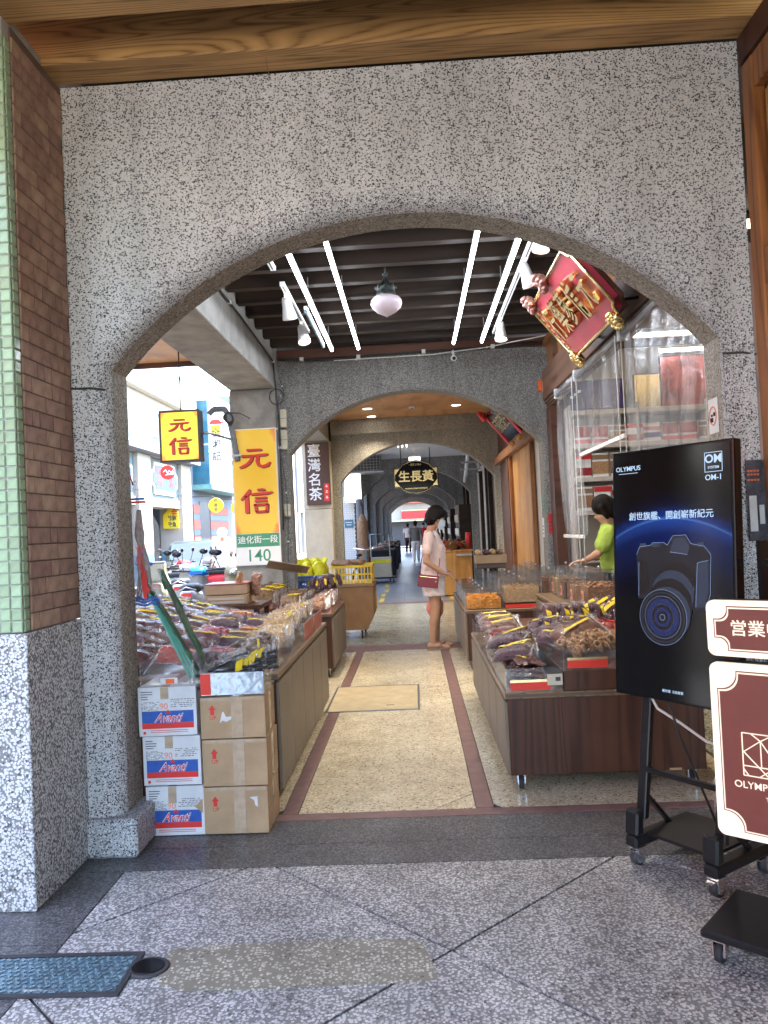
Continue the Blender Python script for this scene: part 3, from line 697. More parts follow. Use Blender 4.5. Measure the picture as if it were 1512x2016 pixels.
for y in (1.2, 2.6, 4.0):
    o = thing('shop_ceiling_light', 'long warm ceiling light inside the food shop', 'light', (2.75, 3.65 + y, 3.14), group='ceiling lights of the food shop'); B('housing', 'white_plastic', o, (-.7, .7, -.06, .06, .02, .06)); B('diffuser', 'shop_warm', o, (-.68, .68, -.05, .05, 0, .019))
sh = thing('wall_shelving', 'pale shelving stocked with red boxes on the shop side wall', 'shelving', (1.70, 8.10, 0))
for z in (.45, .95, 1.45, 1.80, 2.15, 2.50): B('shelf', 'shelf_white', sh, (0, 2.1, 0, .3, z - .05, z), bevel=.003)
for x in (-.02, .68, 1.4, 2.1): B('upright', 'shelf_white', sh, (x, x + .02, .01, .32, 0, 2.56))
bxm = MB().bx(-.085, .085, -.05, .05, 0, .25).mesh('product_box_body', 'white_print', .003); bxa = MB().bx(-.086, .086, -.053, -.051, .02, .10).mesh('picture', 'candy_red'); bxb = MB().bx(-.086, .086, -.053, -.051, .19, .245).mesh('banner', 'red_print')
first = None; GB = [(bxm, bxa, bxb)] + [(bxm, MB().bx(-.086, .086, -.053, -.051, z0, z1).mesh('picture', a_), MB().bx(-.086, .086, -.053, -.051, z2, z3).mesh('banner', b_)) for z0, z1, z2, z3, a_, b_ in ((.03, .16, .18, .23, 'nut', 'kraft_dark'), (.0, .06, .09, .24, 'red_print', 'candy_red'), (.05, .12, .15, .2, 'poster_violet', 'red_print'))]
for z in (1.45, 1.80, 2.15):
    for k in range(10):
        if first is None:
            first = thing('gift_box', 'small printed gift box in a row on the shop shelving', 'box', (0, 0, 0), group='gift boxes on the shop shelving')
            obj('carton', bxm, first); obj('picture', bxa, first); obj('banner', bxb, first); o = first
        else: o = dup(first)
        g_ = GB[random.choice((0, 0, 1, 2, 3))]; o.location = (1.81 + k * .185, 8.20 + random.uniform(-.02, .03), z + .001); o.rotation_euler = (0, 0, random.uniform(-.12, .12))
        for c_, m_ in zip(sorted(o.children, key=lambda q: {'c': 0, 'p': 1, 'b': 2}[q.name[0]]), g_): c_.data = m_
        if z == 2.15: o.scale = (1, 1, .75)
for x, z, w, h, mt, lab in ((1.98, 2.515, .56, .30, 'poster_violet', 'violet poster standing on the top shelf of the shop'), (2.98, 2.505, .62, .52, 'poster_sunset', 'large red sunset poster at the end of the shop shelving'), (2.52, 2.51, .26, .34, 'gold_pale', 'narrow gold framed picture between the two shelf posters')):
    o = thing('poster', lab, 'poster', (x, 8.17, z)); B('print', mt, o, (-w / 2, w / 2, -.012, 0, 0, h)); B('backing', 'dark_grey', o, (-w / 2 - .012, w / 2 + .012, .001, .02, 0, h + .012))
o = thing('display_light', 'bright white strip light over the sunset poster in the shop', 'light', (2.98, 8.06, 3.06)); B('tube', 'shop_led', o, (-.34, .34, 0, .03, 0, .03)); B('batten', 'white_plastic', o, (-.35, .35, -.005, .035, .031, .06)); B('hanger', 'grey_metal', o, (-.25, -.24, .01, .02, .061, .14), (.24, .25, .01, .02, .061, .14))
# clear roller curtains
def curtain(label, y0, y1, z1, x=1.475, bar_z=None):
    t = thing('roller_curtain', label, 'curtain', (x, y0, bar_z if bar_z else z1)); L = y1 - y0; H = 2.575 - t.location.z
    ph = random.uniform(0, 9)
    def fn(u, v):
        y = u * L; z = v * H; a = .028 * (1 - v * .75)
        return (a * math.sin(y * 9 + ph + 1.5 * math.sin(z * 2.1)) + .012 * math.sin(y * 23 + 2 * z + ph) + .008 * mnoise.noise((y * 6, z * 2.4, ph)), y, z)
    MB().grid(fn, 60, 18).build('clear_sheet', 'curtain_film', t)
    MB().lathe([(.035, .0), (.035, L)], 14, (0, 0, H + .03), 'Y').build('roll', 'curtain_film', t); MB().lathe([(.018, -.01), (.018, L + .01)], 10, (0, 0, H + .03), 'Y').build('roller_tube', 'grey_metal', t)
    for yy in (-.03, L + .005): B('bracket', 'white_plastic', t, (-.03, .045, yy, yy + .02, H - .015, H + .085), bevel=.004)
    B('bottom_bar', 'white_plastic', t, (-.012, .012, 0, L, -.03, .002), bevel=.004)
    m = MB()
    for dx in (-.03, .01):
        m.tube([(dx - .02, -.035, H + .02 - q * (H + .35) / 8) for q in range(9)], .0035, 5)
    m.build('pull_cord', 'white_plastic', t); return t
curtain('clear roller curtain let down lowest, beside the corner post', 6.75, 7.62, 1.22)
curtain('clear roller curtain half rolled up with a slanting white bar', 5.30, 6.70, 1.93)
curtain('clear roller curtain next to the pebbledash arch', 3.75, 5.22, 1.1)
m = MB()
for k in range(7):
    y = 3.9 + k * .22 if k < 4 else 6.9 + (k - 4) * .16
    pts = [(1.50 + .02 * math.sin(k * 3 + q), y + .03 * math.sin(q * 1.3 + k), 2.5 - q * .17) for q in range(8)]
    o = thing('gathered_plastic', 'twisted hank of clear plastic sheeting hanging behind the roller curtains', 'plastic sheet', (0, 0, 0), group='hanks of clear plastic'); o.location = (1.53, y, 1.2)
    MB().tube([(a - 1.50, b - y, c - 1.2) for a, b, c in pts], [.012 + .012 * math.sin(q * 1.1 + k) ** 2 for q in range(8)], 7).build('sheet', 'bag_film', o); B('tie', 'white_plastic', o, (-.012, .012, -.012, .012, 1.29, 1.31))
# red lacquer board with gold characters
rb = thing('name_board', 'red lacquer board with raised gold characters and rosettes above the shop', 'shop sign', (1.35, 5.44, 2.66))
tilt = math.atan2(.315, .395); hb = .505; hw = .66
# local frame: x along the board (towards the camera = right end), y out of the front, z up the board
fr = bpy.data.objects.new('board_frame', None)
bpy.data.objects.remove(fr)
rb.rotation_mode = 'XYZ'
X = Vector((0, -1, 0)); Zb = Vector((-.315, 0, .395)).normalized(); Yb = Zb.cross(X)
rb.rotation_euler = Matrix((X, Yb, Zb)).transposed().to_euler()
FY = -1                                           # local -Y is the visible front
def outline_board(e):
    c = .07; P = []
    for sx, sz in ((1, 1), (-1, 1), (-1, -1), (1, -1)):
        x, z = sx * (hw + e), hb / 2 + sz * (hb / 2 + e); q = []
        for k in range(5):
            a = PI / 2 * k / 4; q.append((x - sx * c * math.cos(a), z - sz * c * math.sin(a)))
        P += q if sx * sz < 0 else q[::-1]
    return P
MB().prism(outline_board(0), -.02, .03).build('panel', 'red_lacquer', rb)
P = outline_board(.012); m = MB()
ring = [(x, -.026, z) for x, z in P]; m.tube(ring + [ring[0]], .0105, 8); m.build('gold_rim', 'gold_pale', rb)
MB().prism(outline_board(.022), .031, .055).build('back_board', 'red_board', rb)
for i, ch in enumerate('行藥蔘'): text(ch, .30, 'gold', rb, (-.375 + i * .215, -.042, .25), bold=.004, ext=.02, sx=.62, name='raised_character')
glyph('xin', 'gold', rb, .29, .25, .18, .31, -.021, 'raised_character', .04); glyph('yuan', 'gold', rb, .52, .25, .19, .31, -.021, 'raised_character', .04)
m = MB()
for k in range(7):
    z = .44 - k * .057
    m.box((-.585, -.03, z), (.042, .016, .007)); m.box((-.585, -.031, z - .018), (.034, .014, .007)); m.box((-.585, -.032, z - .01), (.007, .016, .036)); m.box((-.571, -.0325, z - .024), (.02, .014, .006), (0, R(40), 0))
m.build('small_inscription', 'gold', rb)
def rosette(name, mat, parent, c, r, n=16):
    m = MB(); rnd = random.Random(hash(name) % 97)
    for k in range(n):
        a = k * 2.4; q = r * math.sqrt((k + .5) / n) * .8
        m.ball((c[0] + q * math.cos(a), c[1] - .028 - .014 * rnd.random(), c[2] + q * math.sin(a)), (r * .30, r * .34, r * .26), 8, 5)
    m.ball((c[0], c[1] - .015, c[2]), (r * .75, r * .5, r * .75), 10, 6); return m.build(name, mat, parent)
for x in (-.55, -.02): rosette('ribbon_rosette', 'copper_rose', rb, (x, -.02, hb + .03), .085)
for x in (-.57, .55): rosette('lion_head_boss', 'gold', rb, (x, -.02, -.035), .075, 26)
for x in (-.5, .5): MB().tube([(x, .05, .06), (x, .12, .02), (x, .18, -.02)], .012, 6).build('bracket', 'black_metal', rb)
# ------------------------------------------------------------------ lights of the shop bay
def led_tube(x, y0, y1, lab):
    t = thing('light_tube', lab, 'light tube', (x, y0, 3.20), group='lit tubes under the dark joists')
    MB().lathe([(.0135, 0), (.0145, .01), (.0145, y1 - y0 - .01), (.0135, y1 - y0)], 10, (0, 0, 0), 'Y').build('glowing_tube', 'led', t)
    B('batten', 'white_plastic', t, (-.012, .012, -.02, y1 - y0 + .02, .016, .04))
    for f in (.08, .5, .92):
        B('hanger', 'grey_metal', t, (-.004, .004, (y1 - y0) * f, (y1 - y0) * f + .008, .0405, .17))
    return t
for x, lb_ in ((-.745, 'glowing light tube next to the street side track'), (-.475, 'glowing light tube between the pendant and the street side tube'), (.49, 'glowing light tube between the pendant and the tube by the long track'), (.773, 'glowing light tube next to the long track by the red board')): led_tube(x, 4.25, 7.76, lb_)
o = thing('unlit_tube', 'short unlit bluish tube hung beside the left glowing tubes', 'light tube', (-.815, 6.35, 3.2)); MB().lathe([(.014, 0), (.014, 1.25)], 10, (0, 0, 0), 'Y').build('glass_tube', 'panel_grey', o); B('batten', 'white_plastic', o, (-.012, .012, -.02, 1.27, .016, .04)); B('hanger', 'grey_metal', o, (-.004, .004, .2, .208, .0405, .17), (-.004, .004, 1.0, 1.008, .0405, .17))
def track(x, y0, y1, lab):
    o = thing('lamp_track', lab, 'lamp track', (x, y0, 3.31)); B('rail', 'white_plastic', o, (-.018, .018, 0, y1 - y0, 0, .03)); B('slot', 'dark_grey', o, (-.005, .005, .01, y1 - y0 - .01, -.0015, -.0005)); B('end_cap', 'white_plastic', o, (-.02, .02, -.012, -.001, -.002, .032), (-.02, .02, y1 - y0 + .001, y1 - y0 + .012, -.002, .032)); B('clip', 'grey_metal', o, (-.004, .004, .2, .21, .031, .054))
track(.92, 4.3, 7.9, 'long white spotlight track beside the red board'); track(-.95, 5.0, 5.62, 'short white track end without a lamp'); track(-.945, 6.0, 7.45, 'white spotlight track on the street side of the ceiling')
def spot(loc, aim, lab, lit=True):
    t = thing('spotlight', lab, 'spotlight', loc)
    d = (Vector(aim)).normalized(); q = (-d).to_track_quat('Z', 'Y').to_euler()
    B('adapter', 'white_plastic', t, (-.02, .02, -.045, .045, .0, .025), bevel=.003)
    B('arm', 'white_plastic', t, (-.022, -.014, -.012, .012, -.085, -.001)); B('clamp', 'grey_metal', t, (-.03, -.023, -.008, .008, -.09, -.05))
    c = (d.x * .0, d.y * .0, -.085)
    h = MB().lathe([(.016, .062), (.03, .058), (.038, .035), (.042, -.02), (.058, -.10), (.06, -.118), (.056, -.117), (.05, -.10)], 18, cap=False).build('shade', 'white_plastic', t, c, tuple(q))
    MB().lathe([(.052, -.098), (.03, -.104), (.004, -.106)], 16).build('lamp', 'spot_glow' if lit else 'white_plastic', h)
    L = bpy.data.lights.new('lamp_beam', 'SPOT'); L.energy = 9 if lit else 0; L.spot_size = R(75); L.spot_blend = .7; L.color = (1, .84, .62); L.shadow_soft_size = .05
    lo = bpy.data.objects.new('lamp_beam', L); COL.objects.link(lo); lo.parent = h; lo.location = (0, 0, -.125)
    return t
spot((.92, 4.98, 3.305), (-.15, -.1, -1), 'white spotlight with a bright face beside the upper rosette of the red board')
spot((.92, 5.72, 3.305), (.35, .2, -1), 'white spotlight turned aside beside the lower rosette of the red board')
spot((.92, 7.35, 3.305), (-.05, -.2, -1), 'white spotlight at the far end of the track near the second arch')
spot((-.945, 6.2, 3.305), (.1, .5, -1), 'white spotlight on the street side next to the unlit tube')
spot((-.945, 7.05, 3.305), (.2, -.3, -1), 'white spotlight at the street side nearest the second arch')
pd = thing('pendant_lamp', 'lilac acorn-shaped glass pendant with a dark bronze crown fitting', 'pendant lamp', (-.13, 5.95, 2.985))
pd.scale = (1.2, 1.2, 1.06)
MB().lathe([(.002, .015), (.01, .022), (.03, .033), (.065, .055), (.092, .085), (.102, .113), (.1, .138), (.086, .158), (.06, .172)], 28).build('glass_bowl', 'glass_lilac', pd)
MB().lathe([(.062, .165), (.066, .18), (.062, .19), (.058, .215), (.062, .225), (.066, .232), (.05, .24), (.034, .262), (.02, .285), (.012, .31), (.012, .325), (.02, .335), (.006, .345)], 20).build('crown', 'bronze', pd)
m = MB()
for k in range(8): m.ball((.06 * math.cos(k * PI / 4), .06 * math.sin(k * PI / 4), .236), (.013, .013, .02), 6, 4)
m.build('crown_leaf', 'bronze', pd); MB().tube([(0, 0, .33), (0, 0, .40)], .006, 6).build('rod', 'bronze', pd)
o = thing('security_camera', 'small white bullet camera under the header board', 'security camera', (.515, 8.30, 3.22)); MB().lathe([(.028, -.10), (.03, -.095), (.03, .02), (.026, .03)], 14, (0, 0, -.05), 'Y').build('housing', 'white_plastic', o, rot=(R(14), 0, 0)); MB().lathe([(.02, -.112), (.02, -.104)], 12, (0, 0, -.05), 'Y').build('lens', 'black_gloss', o, rot=(R(14), 0, 0)); MB().tube([(0, .2, .05), (0, .02, .03), (0, 0, -.02)], .012, 6).build('mount', 'white_plastic', o)
# ------------------------------------------------------------------ cables
def cable(label, pts, r=.008, mat='cable', clips=True):
    t = thing('cable', label, 'cable', pts[0]); P0 = Vector(pts[0]); out = []
    for i in range(len(pts) - 1):
        a, b = Vector(pts[i]), Vector(pts[i + 1])
        for k in range(4): out.append(a.lerp(b, k / 4) - P0)
    out.append(Vector(pts[-1]) - P0); out = [p + Vector((0, 0, .012 * mnoise.noise(p * 3 + P0))) for p in out]
    MB().tube(out, r, 6).build('sheath', mat, t)
    if clips:
        m = MB()
        for p in out[2::5]: m.box(p, (r * 3, r * 3, r * 3))
        m.build('clip', 'white_plastic', t)
    return t
cable('bundled dark cables along the header board above the second arch', [(-1.42, 8.5, 3.30), (-.9, 8.5, 3.27), (-.4, 8.5, 3.29), (.2, 8.5, 3.30), (.8, 8.5, 3.31), (1.45, 8.48, 3.33)], .014)
cable('thin white cable along the header board', [(-.8, 8.49, 3.25), (-.3, 8.49, 3.26), (.3, 8.49, 3.26), (.9, 8.49, 3.31), (1.5, 8.2, 3.33)], .006, 'white_plastic')
cable('black cable running down the concrete edge beam', [(-1.43, 4.0, 3.34), (-1.43, 5.2, 3.31), (-1.43, 6.6, 3.28), (-1.43, 8.2, 3.22), (-1.42, 8.34, 2.6), (-1.42, 8.34, 1.4)], .009)
cable('grey cable hanging loose beside the street column', [(-1.42, 8.5, 3.1), (-1.36, 8.45, 2.9), (-1.40, 8.3, 2.85), (-1.44, 8.3, 2.5), (-1.37, 8.31, 1.9), (-1.36, 8.31, 1.5), (-1.38, 8.31, 1.05)], .005, 'dark_grey')
cable('coil of loose wire at the top of the street column', [(-1.43 + .08 * math.cos(a * .8), 8.32, 2.86 + .09 * math.sin(a * .8)) for a in range(22)], .005, 'dark_grey', False)
cable('thin brown wire hanging down the pebbledash wall from the front beam', [(-.52, 3.10, 3.62), (-.515, 3.14, 3.5), (-.525, 3.15, 3.42), (-.53, 3.2, 3.36), (-.534, 3.29, 3.34)], .002, 'root_brown', False)
for k, (z, h) in enumerate(((2.55, .2), (2.30, .22), (1.55, .14))):
    o = thing('junction_box', ['upper cream junction box beside the tall yellow sign', 'middle cream junction box beside the tall yellow sign', 'small white socket low beside the tall yellow sign'][k], 'junction box', (-1.405, 8.585, z)); B('case', 'cream_plastic', o, (-.035, .035, -.05, 0, 0, h), bevel=.006); B('cover_line', 'dark_grey', o, (-.036, .036, -.052, -.0505, h * .48, h * .5)); B('screw', 'grey_metal', o, (-.006, .006, -.053, -.0505, h - .03, h - .02))
o = thing('alarm_box', 'small orange alarm box on the second arch wall by the fascia', 'alarm', (1.50, 8.57, 2.80)); B('case', 'orange_box', o, (-.05, -.005, -.03, .02, 0, .13), bevel=.008); B('base', 'cream_plastic', o, (-.004, .03, -.025, .025, -.01, .12), bevel=.004)
# ------------------------------------------------------------------ signs on the street column
ts = thing('street_sign', 'tall yellow vertical shop sign with red characters and house number 140', 'shop sign', (-1.70, 8.33, 1.03))
B('frame', 'white_print', ts, (-.245, .245, -.012, .02, 0, 1.49)); B('yellow_face', 'sign_yellow', ts, (-.235, .235, -.016, -.0125, .345, 1.48))
B('green_band', 'green_print', ts, (-.235, .235, -.016, -.0125, .20, .342)); B('white_plate', 'white_print', ts, (-.235, .235, -.0165, -.013, .01, .197))
for nm, mt, dx, dz, y in (('character_shadow', 'char_shadow', .010, -.010, -.0165), ('character', 'red_char', 0, 0, -.0205)):
    glyph('yuan', mt, ts, dx, 1.17 + dz, .36, .25, y, nm); glyph('xin', mt, ts, dx, .70 + dz, .37, .27, y, nm)
text('迪化街一段', .088, 'white_print', ts, (0, -.0175, .273), bold=.008); text('140', .185, 'green_print', ts, (0, -.0175, .10), bold=.006)
hs = thing('hanging_sign', 'small square lit yellow sign hanging over the street with red characters', 'shop sign', (-1.965, 6.5, 2.025))
B('cabinet', 'dark_grey', hs, (-.175, .175, .001, .12, -.012, .432), bevel=.006); B('lit_face', 'sign_yellow_lit', hs, (-.158, .158, -.004, 0, .006, .414)); m = MB()
B('face_frame', 'dark_grey', hs, (-.175, -.16, -.01, 0, -.012, .432), (.16, .175, -.01, 0, -.012, .432), (-.1595, .1595, -.01, 0, -.012, .004), (-.1595, .1595, -.01, 0, .416, .432))
for nm, mt, dx, dz, y in (('character_shadow', 'char_shadow', .006, -.005, -.0045), ('character', 'red_char', 0, 0, -.0085)):
    glyph('yuan', mt, hs, dx, .305 + dz, .205, .125, y, nm); glyph('xin', mt, hs, dx, .125 + dz, .21, .15, y, nm)
MB().tube([(.175, .05, .23), (.24, .06, .23), (.30, .6, .235)], .012, 6).build('bracket', 'grey_metal', hs); MB().tube([(.0, .06, .43), (.0, .06, 1.26)], .006, 6).build('hanger', 'black_metal', hs)
m = MB()
for k in range(5): m.torus((-1.80, 7.6 + k * .012, 2.54), .045 + .006 * k, .007, (R(80), k * .3, R(20 + k * 12)), 14, 5)
o = thing('wire_coil', 'coil of black wire hanging beside the small lit yellow sign', 'wire coil', (0, 0, 0)); o.location = (-1.80, 7.6, 2.54); mm = m.mesh('loops', 'cable'); mm.transform(Matrix.Translation((1.80, -7.6, -2.54))); obj('loops', mm, o); MB().tube([(0, 0, .05), (.05, .3, .09), (.06, .75, .1)], .006, 5).build('tail', 'cable', o)
o = thing('corrugated_pipe', 'grey corrugated duct arching out from the street column', 'duct', (-1.9, 8.3, 2.62)); m = MB(); pts = []; rr = []
for k in range(60):
    u = k / 59; a = PI * min(1, u * 1.6) / 2
    pts.append((.0 - .36 * max(0, (u - .3)) / .7, 0, .0 + .13 * math.sin(min(1, u / .45) * PI / 2) - max(0, u - .85) * .2)); rr.append(.034 if k % 2 else .028)
pts = [(-.30 * u_ + .02, 0, -.45 + .58 * math.sin(min(1, u_ * 2.2) * PI / 2) - .35 * max(0, u_ - .8) ** 1.2) for u_ in [k / 59 for k in range(60)]]
m.tube(pts, rr, 10); m.build('ribbed_hose', 'stone_grey', o); B('strap', 'grey_metal', o, (-.03, .07, -.04, .04, -.40, -.38))
tt = thing('tea_sign', 'tall dark brown sign with white characters and a red seal', 'shop sign', (-1.675, 13.74, 1.85))
B('board', 'sign_brown', tt, (-.215, .215, -.02, .03, 0, 1.12), bevel=.004); text('臺\n灣\n名\n茶', .245, 'white_print', tt, (-.055, -.0225, .57), bold=.012, line=1.06)
B('red_seal', 'red_print', tt, (.10, .195, -.023, -.0202, .06, .38)); m = MB()
for k in range(3): m.box((.1475, -.0242, .12 + k * .10), (.05, .002, .008)); m.box((.1475, -.0242, .145 + k * .10), (.035, .002, .008)); m.box((.1475, -.0243, .13 + k * .10), (.007, .002, .05))
m.build('seal_marks', 'white_print', tt)
hcs = thing('hanging_shop_sign', 'black shaped sign with gold characters hanging across the arcade', 'shop sign', (.10, 16.9, 2.10))
P = []
for sx, sz in ((1, 1), (-1, 1), (-1, -1), (1, -1)):
    q = [(sx * .49, .37 + sz * .22), (sx * .36, .37 + sz * .22), (sx * .30, .37 + sz * .30), (sx * .15, .37 + sz * .36), (0, .37 + sz * .38)]
    P += q[:4] if sx * sz > 0 else q[::-1][0:5]
MB().prism(P, -.02, .02).build('board', 'black_gloss', hcs)
m = MB(); m.tube([(x * .955, -.024, .37 + (z - .37) * .93) for x, z in P] + [(P[0][0] * .955, -.024, .37 + (P[0][1] - .37) * .93)], .007, 6); m.build('gold_border', 'gold_pale', hcs)
for sx in (-1, 1):
    for sz in (-1, 1): MB().prism([(sx * .46, .37 + sz * .19), (sx * .36, .37 + sz * .19), (sx * .46, .37 + sz * .06)], -.023, -.0205).build('corner_ornament', 'gold_pale', hcs)
text('生長黃', .26, 'gold_pale', hcs, (0, -.0235, .375), bold=.018, ext=.003); text('· EST.1953 ·', .06, 'gold_pale', hcs, (0, -.0235, .645)); text('HUANG CHANG SHENG', .045, 'gold_pale', hcs, (0, -.0235, .125))
for sx in (-.32, .32): MB().tube([(sx, 0, .66), (sx, 0, 1.02)], .01, 6).build('hanger', 'black_metal', hcs)
o = thing('sign_lamp', 'small bright lamp above the hanging black sign', 'lamp', (.09, 17.4, 2.86)); B('diffuser', 'lit_white', o, (-.13, .13, -.02, .02, 0, .1)); B('housing', 'white_plastic', o, (-.14, .14, -.01, .05, .101, .13)); B('stem', 'white_plastic', o, (-.01, .01, .01, .03, .131, .26))
ac = thing('air_conditioner_grille', 'dark grilled air conditioner box hung on the street side', 'air conditioner', (-1.07, 18.0, 2.74))
B('case', 'dark_grey', ac, (-.36, .36, 0, .5, 0, .38)); 
for k in range(10): B('grille_bar', 'grey_metal', ac, (-.35 + k * .077, -.343 + k * .077, -.015, -.002, .01, .37))
for k in range(6): B('grille_bar', 'grey_metal', ac, (-.35, .35, -.012, -.003, .02 + k * .066, .026 + k * .066))
B('bracket', 'grey_metal', ac, (-.38, .42, -.03, .5, -.04, -.001))
lb = thing('lit_sign_box', 'white lit sign box with a small red plate on the white-tiled column', 'shop sign', (-1.44, 18.7, 2.03)); B('cabinet', 'white_plastic', lb, (-.21, .21, 0, .14, 0, .88), bevel=.01); B('lit_face', 'lit_white', lb, (-.195, .195, -.006, -.001, .02, .86)); B('red_plate', 'red_print', lb, (-.07, .07, -.009, -.0065, .77, .84)); m = MB()
m.torus((-.02, -.008, .58), .035, .006, (R(90), 0, 0)); m.box((0, -.008, .42), (.3, .002, .006)); m.box((0, -.008, .2), (.3, .002, .006)); m.box((-.05, -.008, .10), (.08, .002, .05)); m.build('emblem', 'gold_pale', lb)
o = thing('blue_number_plate', 'small blue plate on the white-tiled column', 'plate', (-1.6, 18.98, 1.44)); B('plate', 'base_blue', o, (-.11, .11, -.012, 0, 0, .2)); B('marks', 'white_print', o, (-.08, .08, -.014, -.0125, .12, .14), (-.06, .06, -.014, -.0125, .06, .08))
sb = thing('far_name_board', 'black and red board with gold characters over the orange door', 'shop sign', (1.36, 9.95, 2.47)); sb.rotation_euler = rb.rotation_euler
B('panel', 'black_gloss', sb, (-.6, .6, -.01, .02, 0, .48)); B('red_drape', 'red_print', sb, (-.66, -.56, -.03, -.011, -.02, .52), (.56, .66, -.03, -.011, -.02, .52)); text('行茶記瑞王', .23, 'gold', sb, (0, -.02, .24), bold=.02, ext=.008, sx=.9)
rosette('red_rosette', 'red_print', sb, (-.55, -.03, .5), .09, 14)
for x in (-.35, .35): MB().ball((x, -.03, -.04), .04, 8, 6).build('wooden_stud', 'orange_wood', sb)
# stickers and notices
o = thing('oval_sticker', 'white sticker with a pink oval on the right jamb of the arch', 'sticker', (1.3585, 3.475, 1.71), -PI / 2); B('paper', 'white_print', o, (-.052, .052, -.002, 0, 0, .155)); m = MB(); m.torus((0, -.003, .078), .04, .004, (R(90), 0, 0), 20, 4); q = m.build('pink_ring', 'pink_label', o); q.scale = (.95, 1, 1.0); B('dark_shapes', 'navy_cloth', o, (-.03, .0, -.004, -.0025, .05, .07), (.005, .03, -.004, -.0025, .075, .092), (-.02, -.004, -.004, -.0025, .075, .085))
o = thing('plastic_poster', 'crinkled clear sleeve with an orange lettered poster on the right jamb', 'poster', (1.42, 3.285, 1.22)); MB().grid(lambda u, v: (-.02 + u * .085, -.01 + .006 * math.sin(u * 9 + v * 3), v * .36), 8, 10).build('sleeve', 'bag_film', o); B('sheet', 'poster_dark', o, (-.018, .06, -.002, 0, .01, .35)); B('orange_print', 'orange_box', o, *[(-.012 + q * .013, -.003 + q * .013, -.0045, -.0025, zz_, zz_ + .008) for zz_ in (.30, .285, .262) for q in range(4)]); B('pale_print', 'paper_scrap', o, (-.01, .02, -.0045, -.0025, .05, .20), (.03, .05, -.0045, -.0025, .08, .16))
for y, z, mt, lab in ((8.7, 1.45, 'green_print', 'small green notice on the right jamb of the second arch'), (8.78, 1.18, 'white_print', 'small white round-cornered notice low on the right jamb of the second arch'), (8.585, 1.22, 'red_print', 'red and white notice on the front of the second arch wall')):
    o = thing('notice', lab, 'notice', (1.468, y, z), -PI / 2) if y > 8.6 else thing('notice', lab, 'notice', (1.54, y, z), 0)
    B('sheet', mt, o, (-.05, .05, -.003, 0, 0, .22)); B('print_lines', 'ink', o, (-.035, .035, -.0045, -.0035, .04, .05), (-.035, .03, -.0045, -.0035, .08, .09), (-.035, .035, -.0045, -.0035, .12, .13))
# ------------------------------------------------------------------ cartons
def carton(name, label, loc, dims, mat, group=None):
    w, d, h = dims; t = thing(name, label, 'carton', loc, R(random.uniform(-1.3, 1.3)))
    MB().bx(0, w, 0, d, .002, h - .002).build('box', mat, t, bevel=.004, seg=2); return t
zz = 0
for k in range(3):
    h = .2265; lab = ['bottom', 'middle', 'top'][k]
    t = carton('printed_carton', f'white carton with blue and red print, {lab} of its stack of three', (-1.295 + [.012, .004, -.006][k], 3.50 + [.0, .006, -.004][k], zz), (.268, .34, h), 'white_carton')
    w = .268; Y = -.0012
    B('blue_band', 'blue_print', t, (.016, w - .014, Y, -.0002, .062, .116)); B('red_band', 'red_print', t, (.016, w - .014, Y, -.0002, .036, .0615))
    text('Avanti', .058, 'red_print', t, (.135, Y - .001, .083), bold=.0, shear=.5, sx=.8, ext=.0006); text('Avanti', .058, 'white_print', t, (.1345, Y - .0003, .0835), bold=.03, shear=.5, sx=.8, ext=.0003, name='lettering_outline')
    MB().prism([(.125, .104), (.137, .122), (.15, .104)], Y - .0006, Y).build('crown_mark', 'red_print', t)
    text('90', .040, 'pink_label', t, (.118, Y, .135), bold=.01, ext=.0004)
    m = MB(); rnd = random.Random(k)
    for r in range(4): m.bx(.014, .014 + rnd.uniform(.03, .055), Y, -.0004, .202 - r * .011, .2055 - r * .011)
    for r in range(9): 
        x = .014
        while x < .09: l = rnd.uniform(.004, .012); m.bx(x, x + l, Y, -.0004, .156 - r * .0052, .1578 - r * .0052) if rnd.random() < .7 else None; x += l + .003
    for r in range(5):
        x = .15
        while x < .25: l = rnd.uniform(.006, .016); m.bx(x, x + l, Y, -.0004, .166 - r * .0085, .1685 - r * .0085) if rnd.random() < .8 else None; x += l + .004
    stuff(m.build('small_print', 'ink', t)); m = MB()
    for r in range(2): m.bx(.055, .225, Y, -.0004, .018 + r * .008, .0205 + r * .008)
    m.build('red_print_line', 'red_print', t)
    B('packing_tape', 'tape', t, (.105, .142, Y - .0022, Y - .0018, .17 if k else .15, h - .004), (.105, .142, -.001, .33, h - .0018, h - .001)); B('corner_mark', 'red_print', t, (.02, .032, Y, -.0003, .012, .024))
    if k == 0: MB().prism([(.225, .13), (.262, .165), (.262, .10)], Y - .001, Y).build('torn_flap', 'kraft', t)
    zz += h
zz = 0
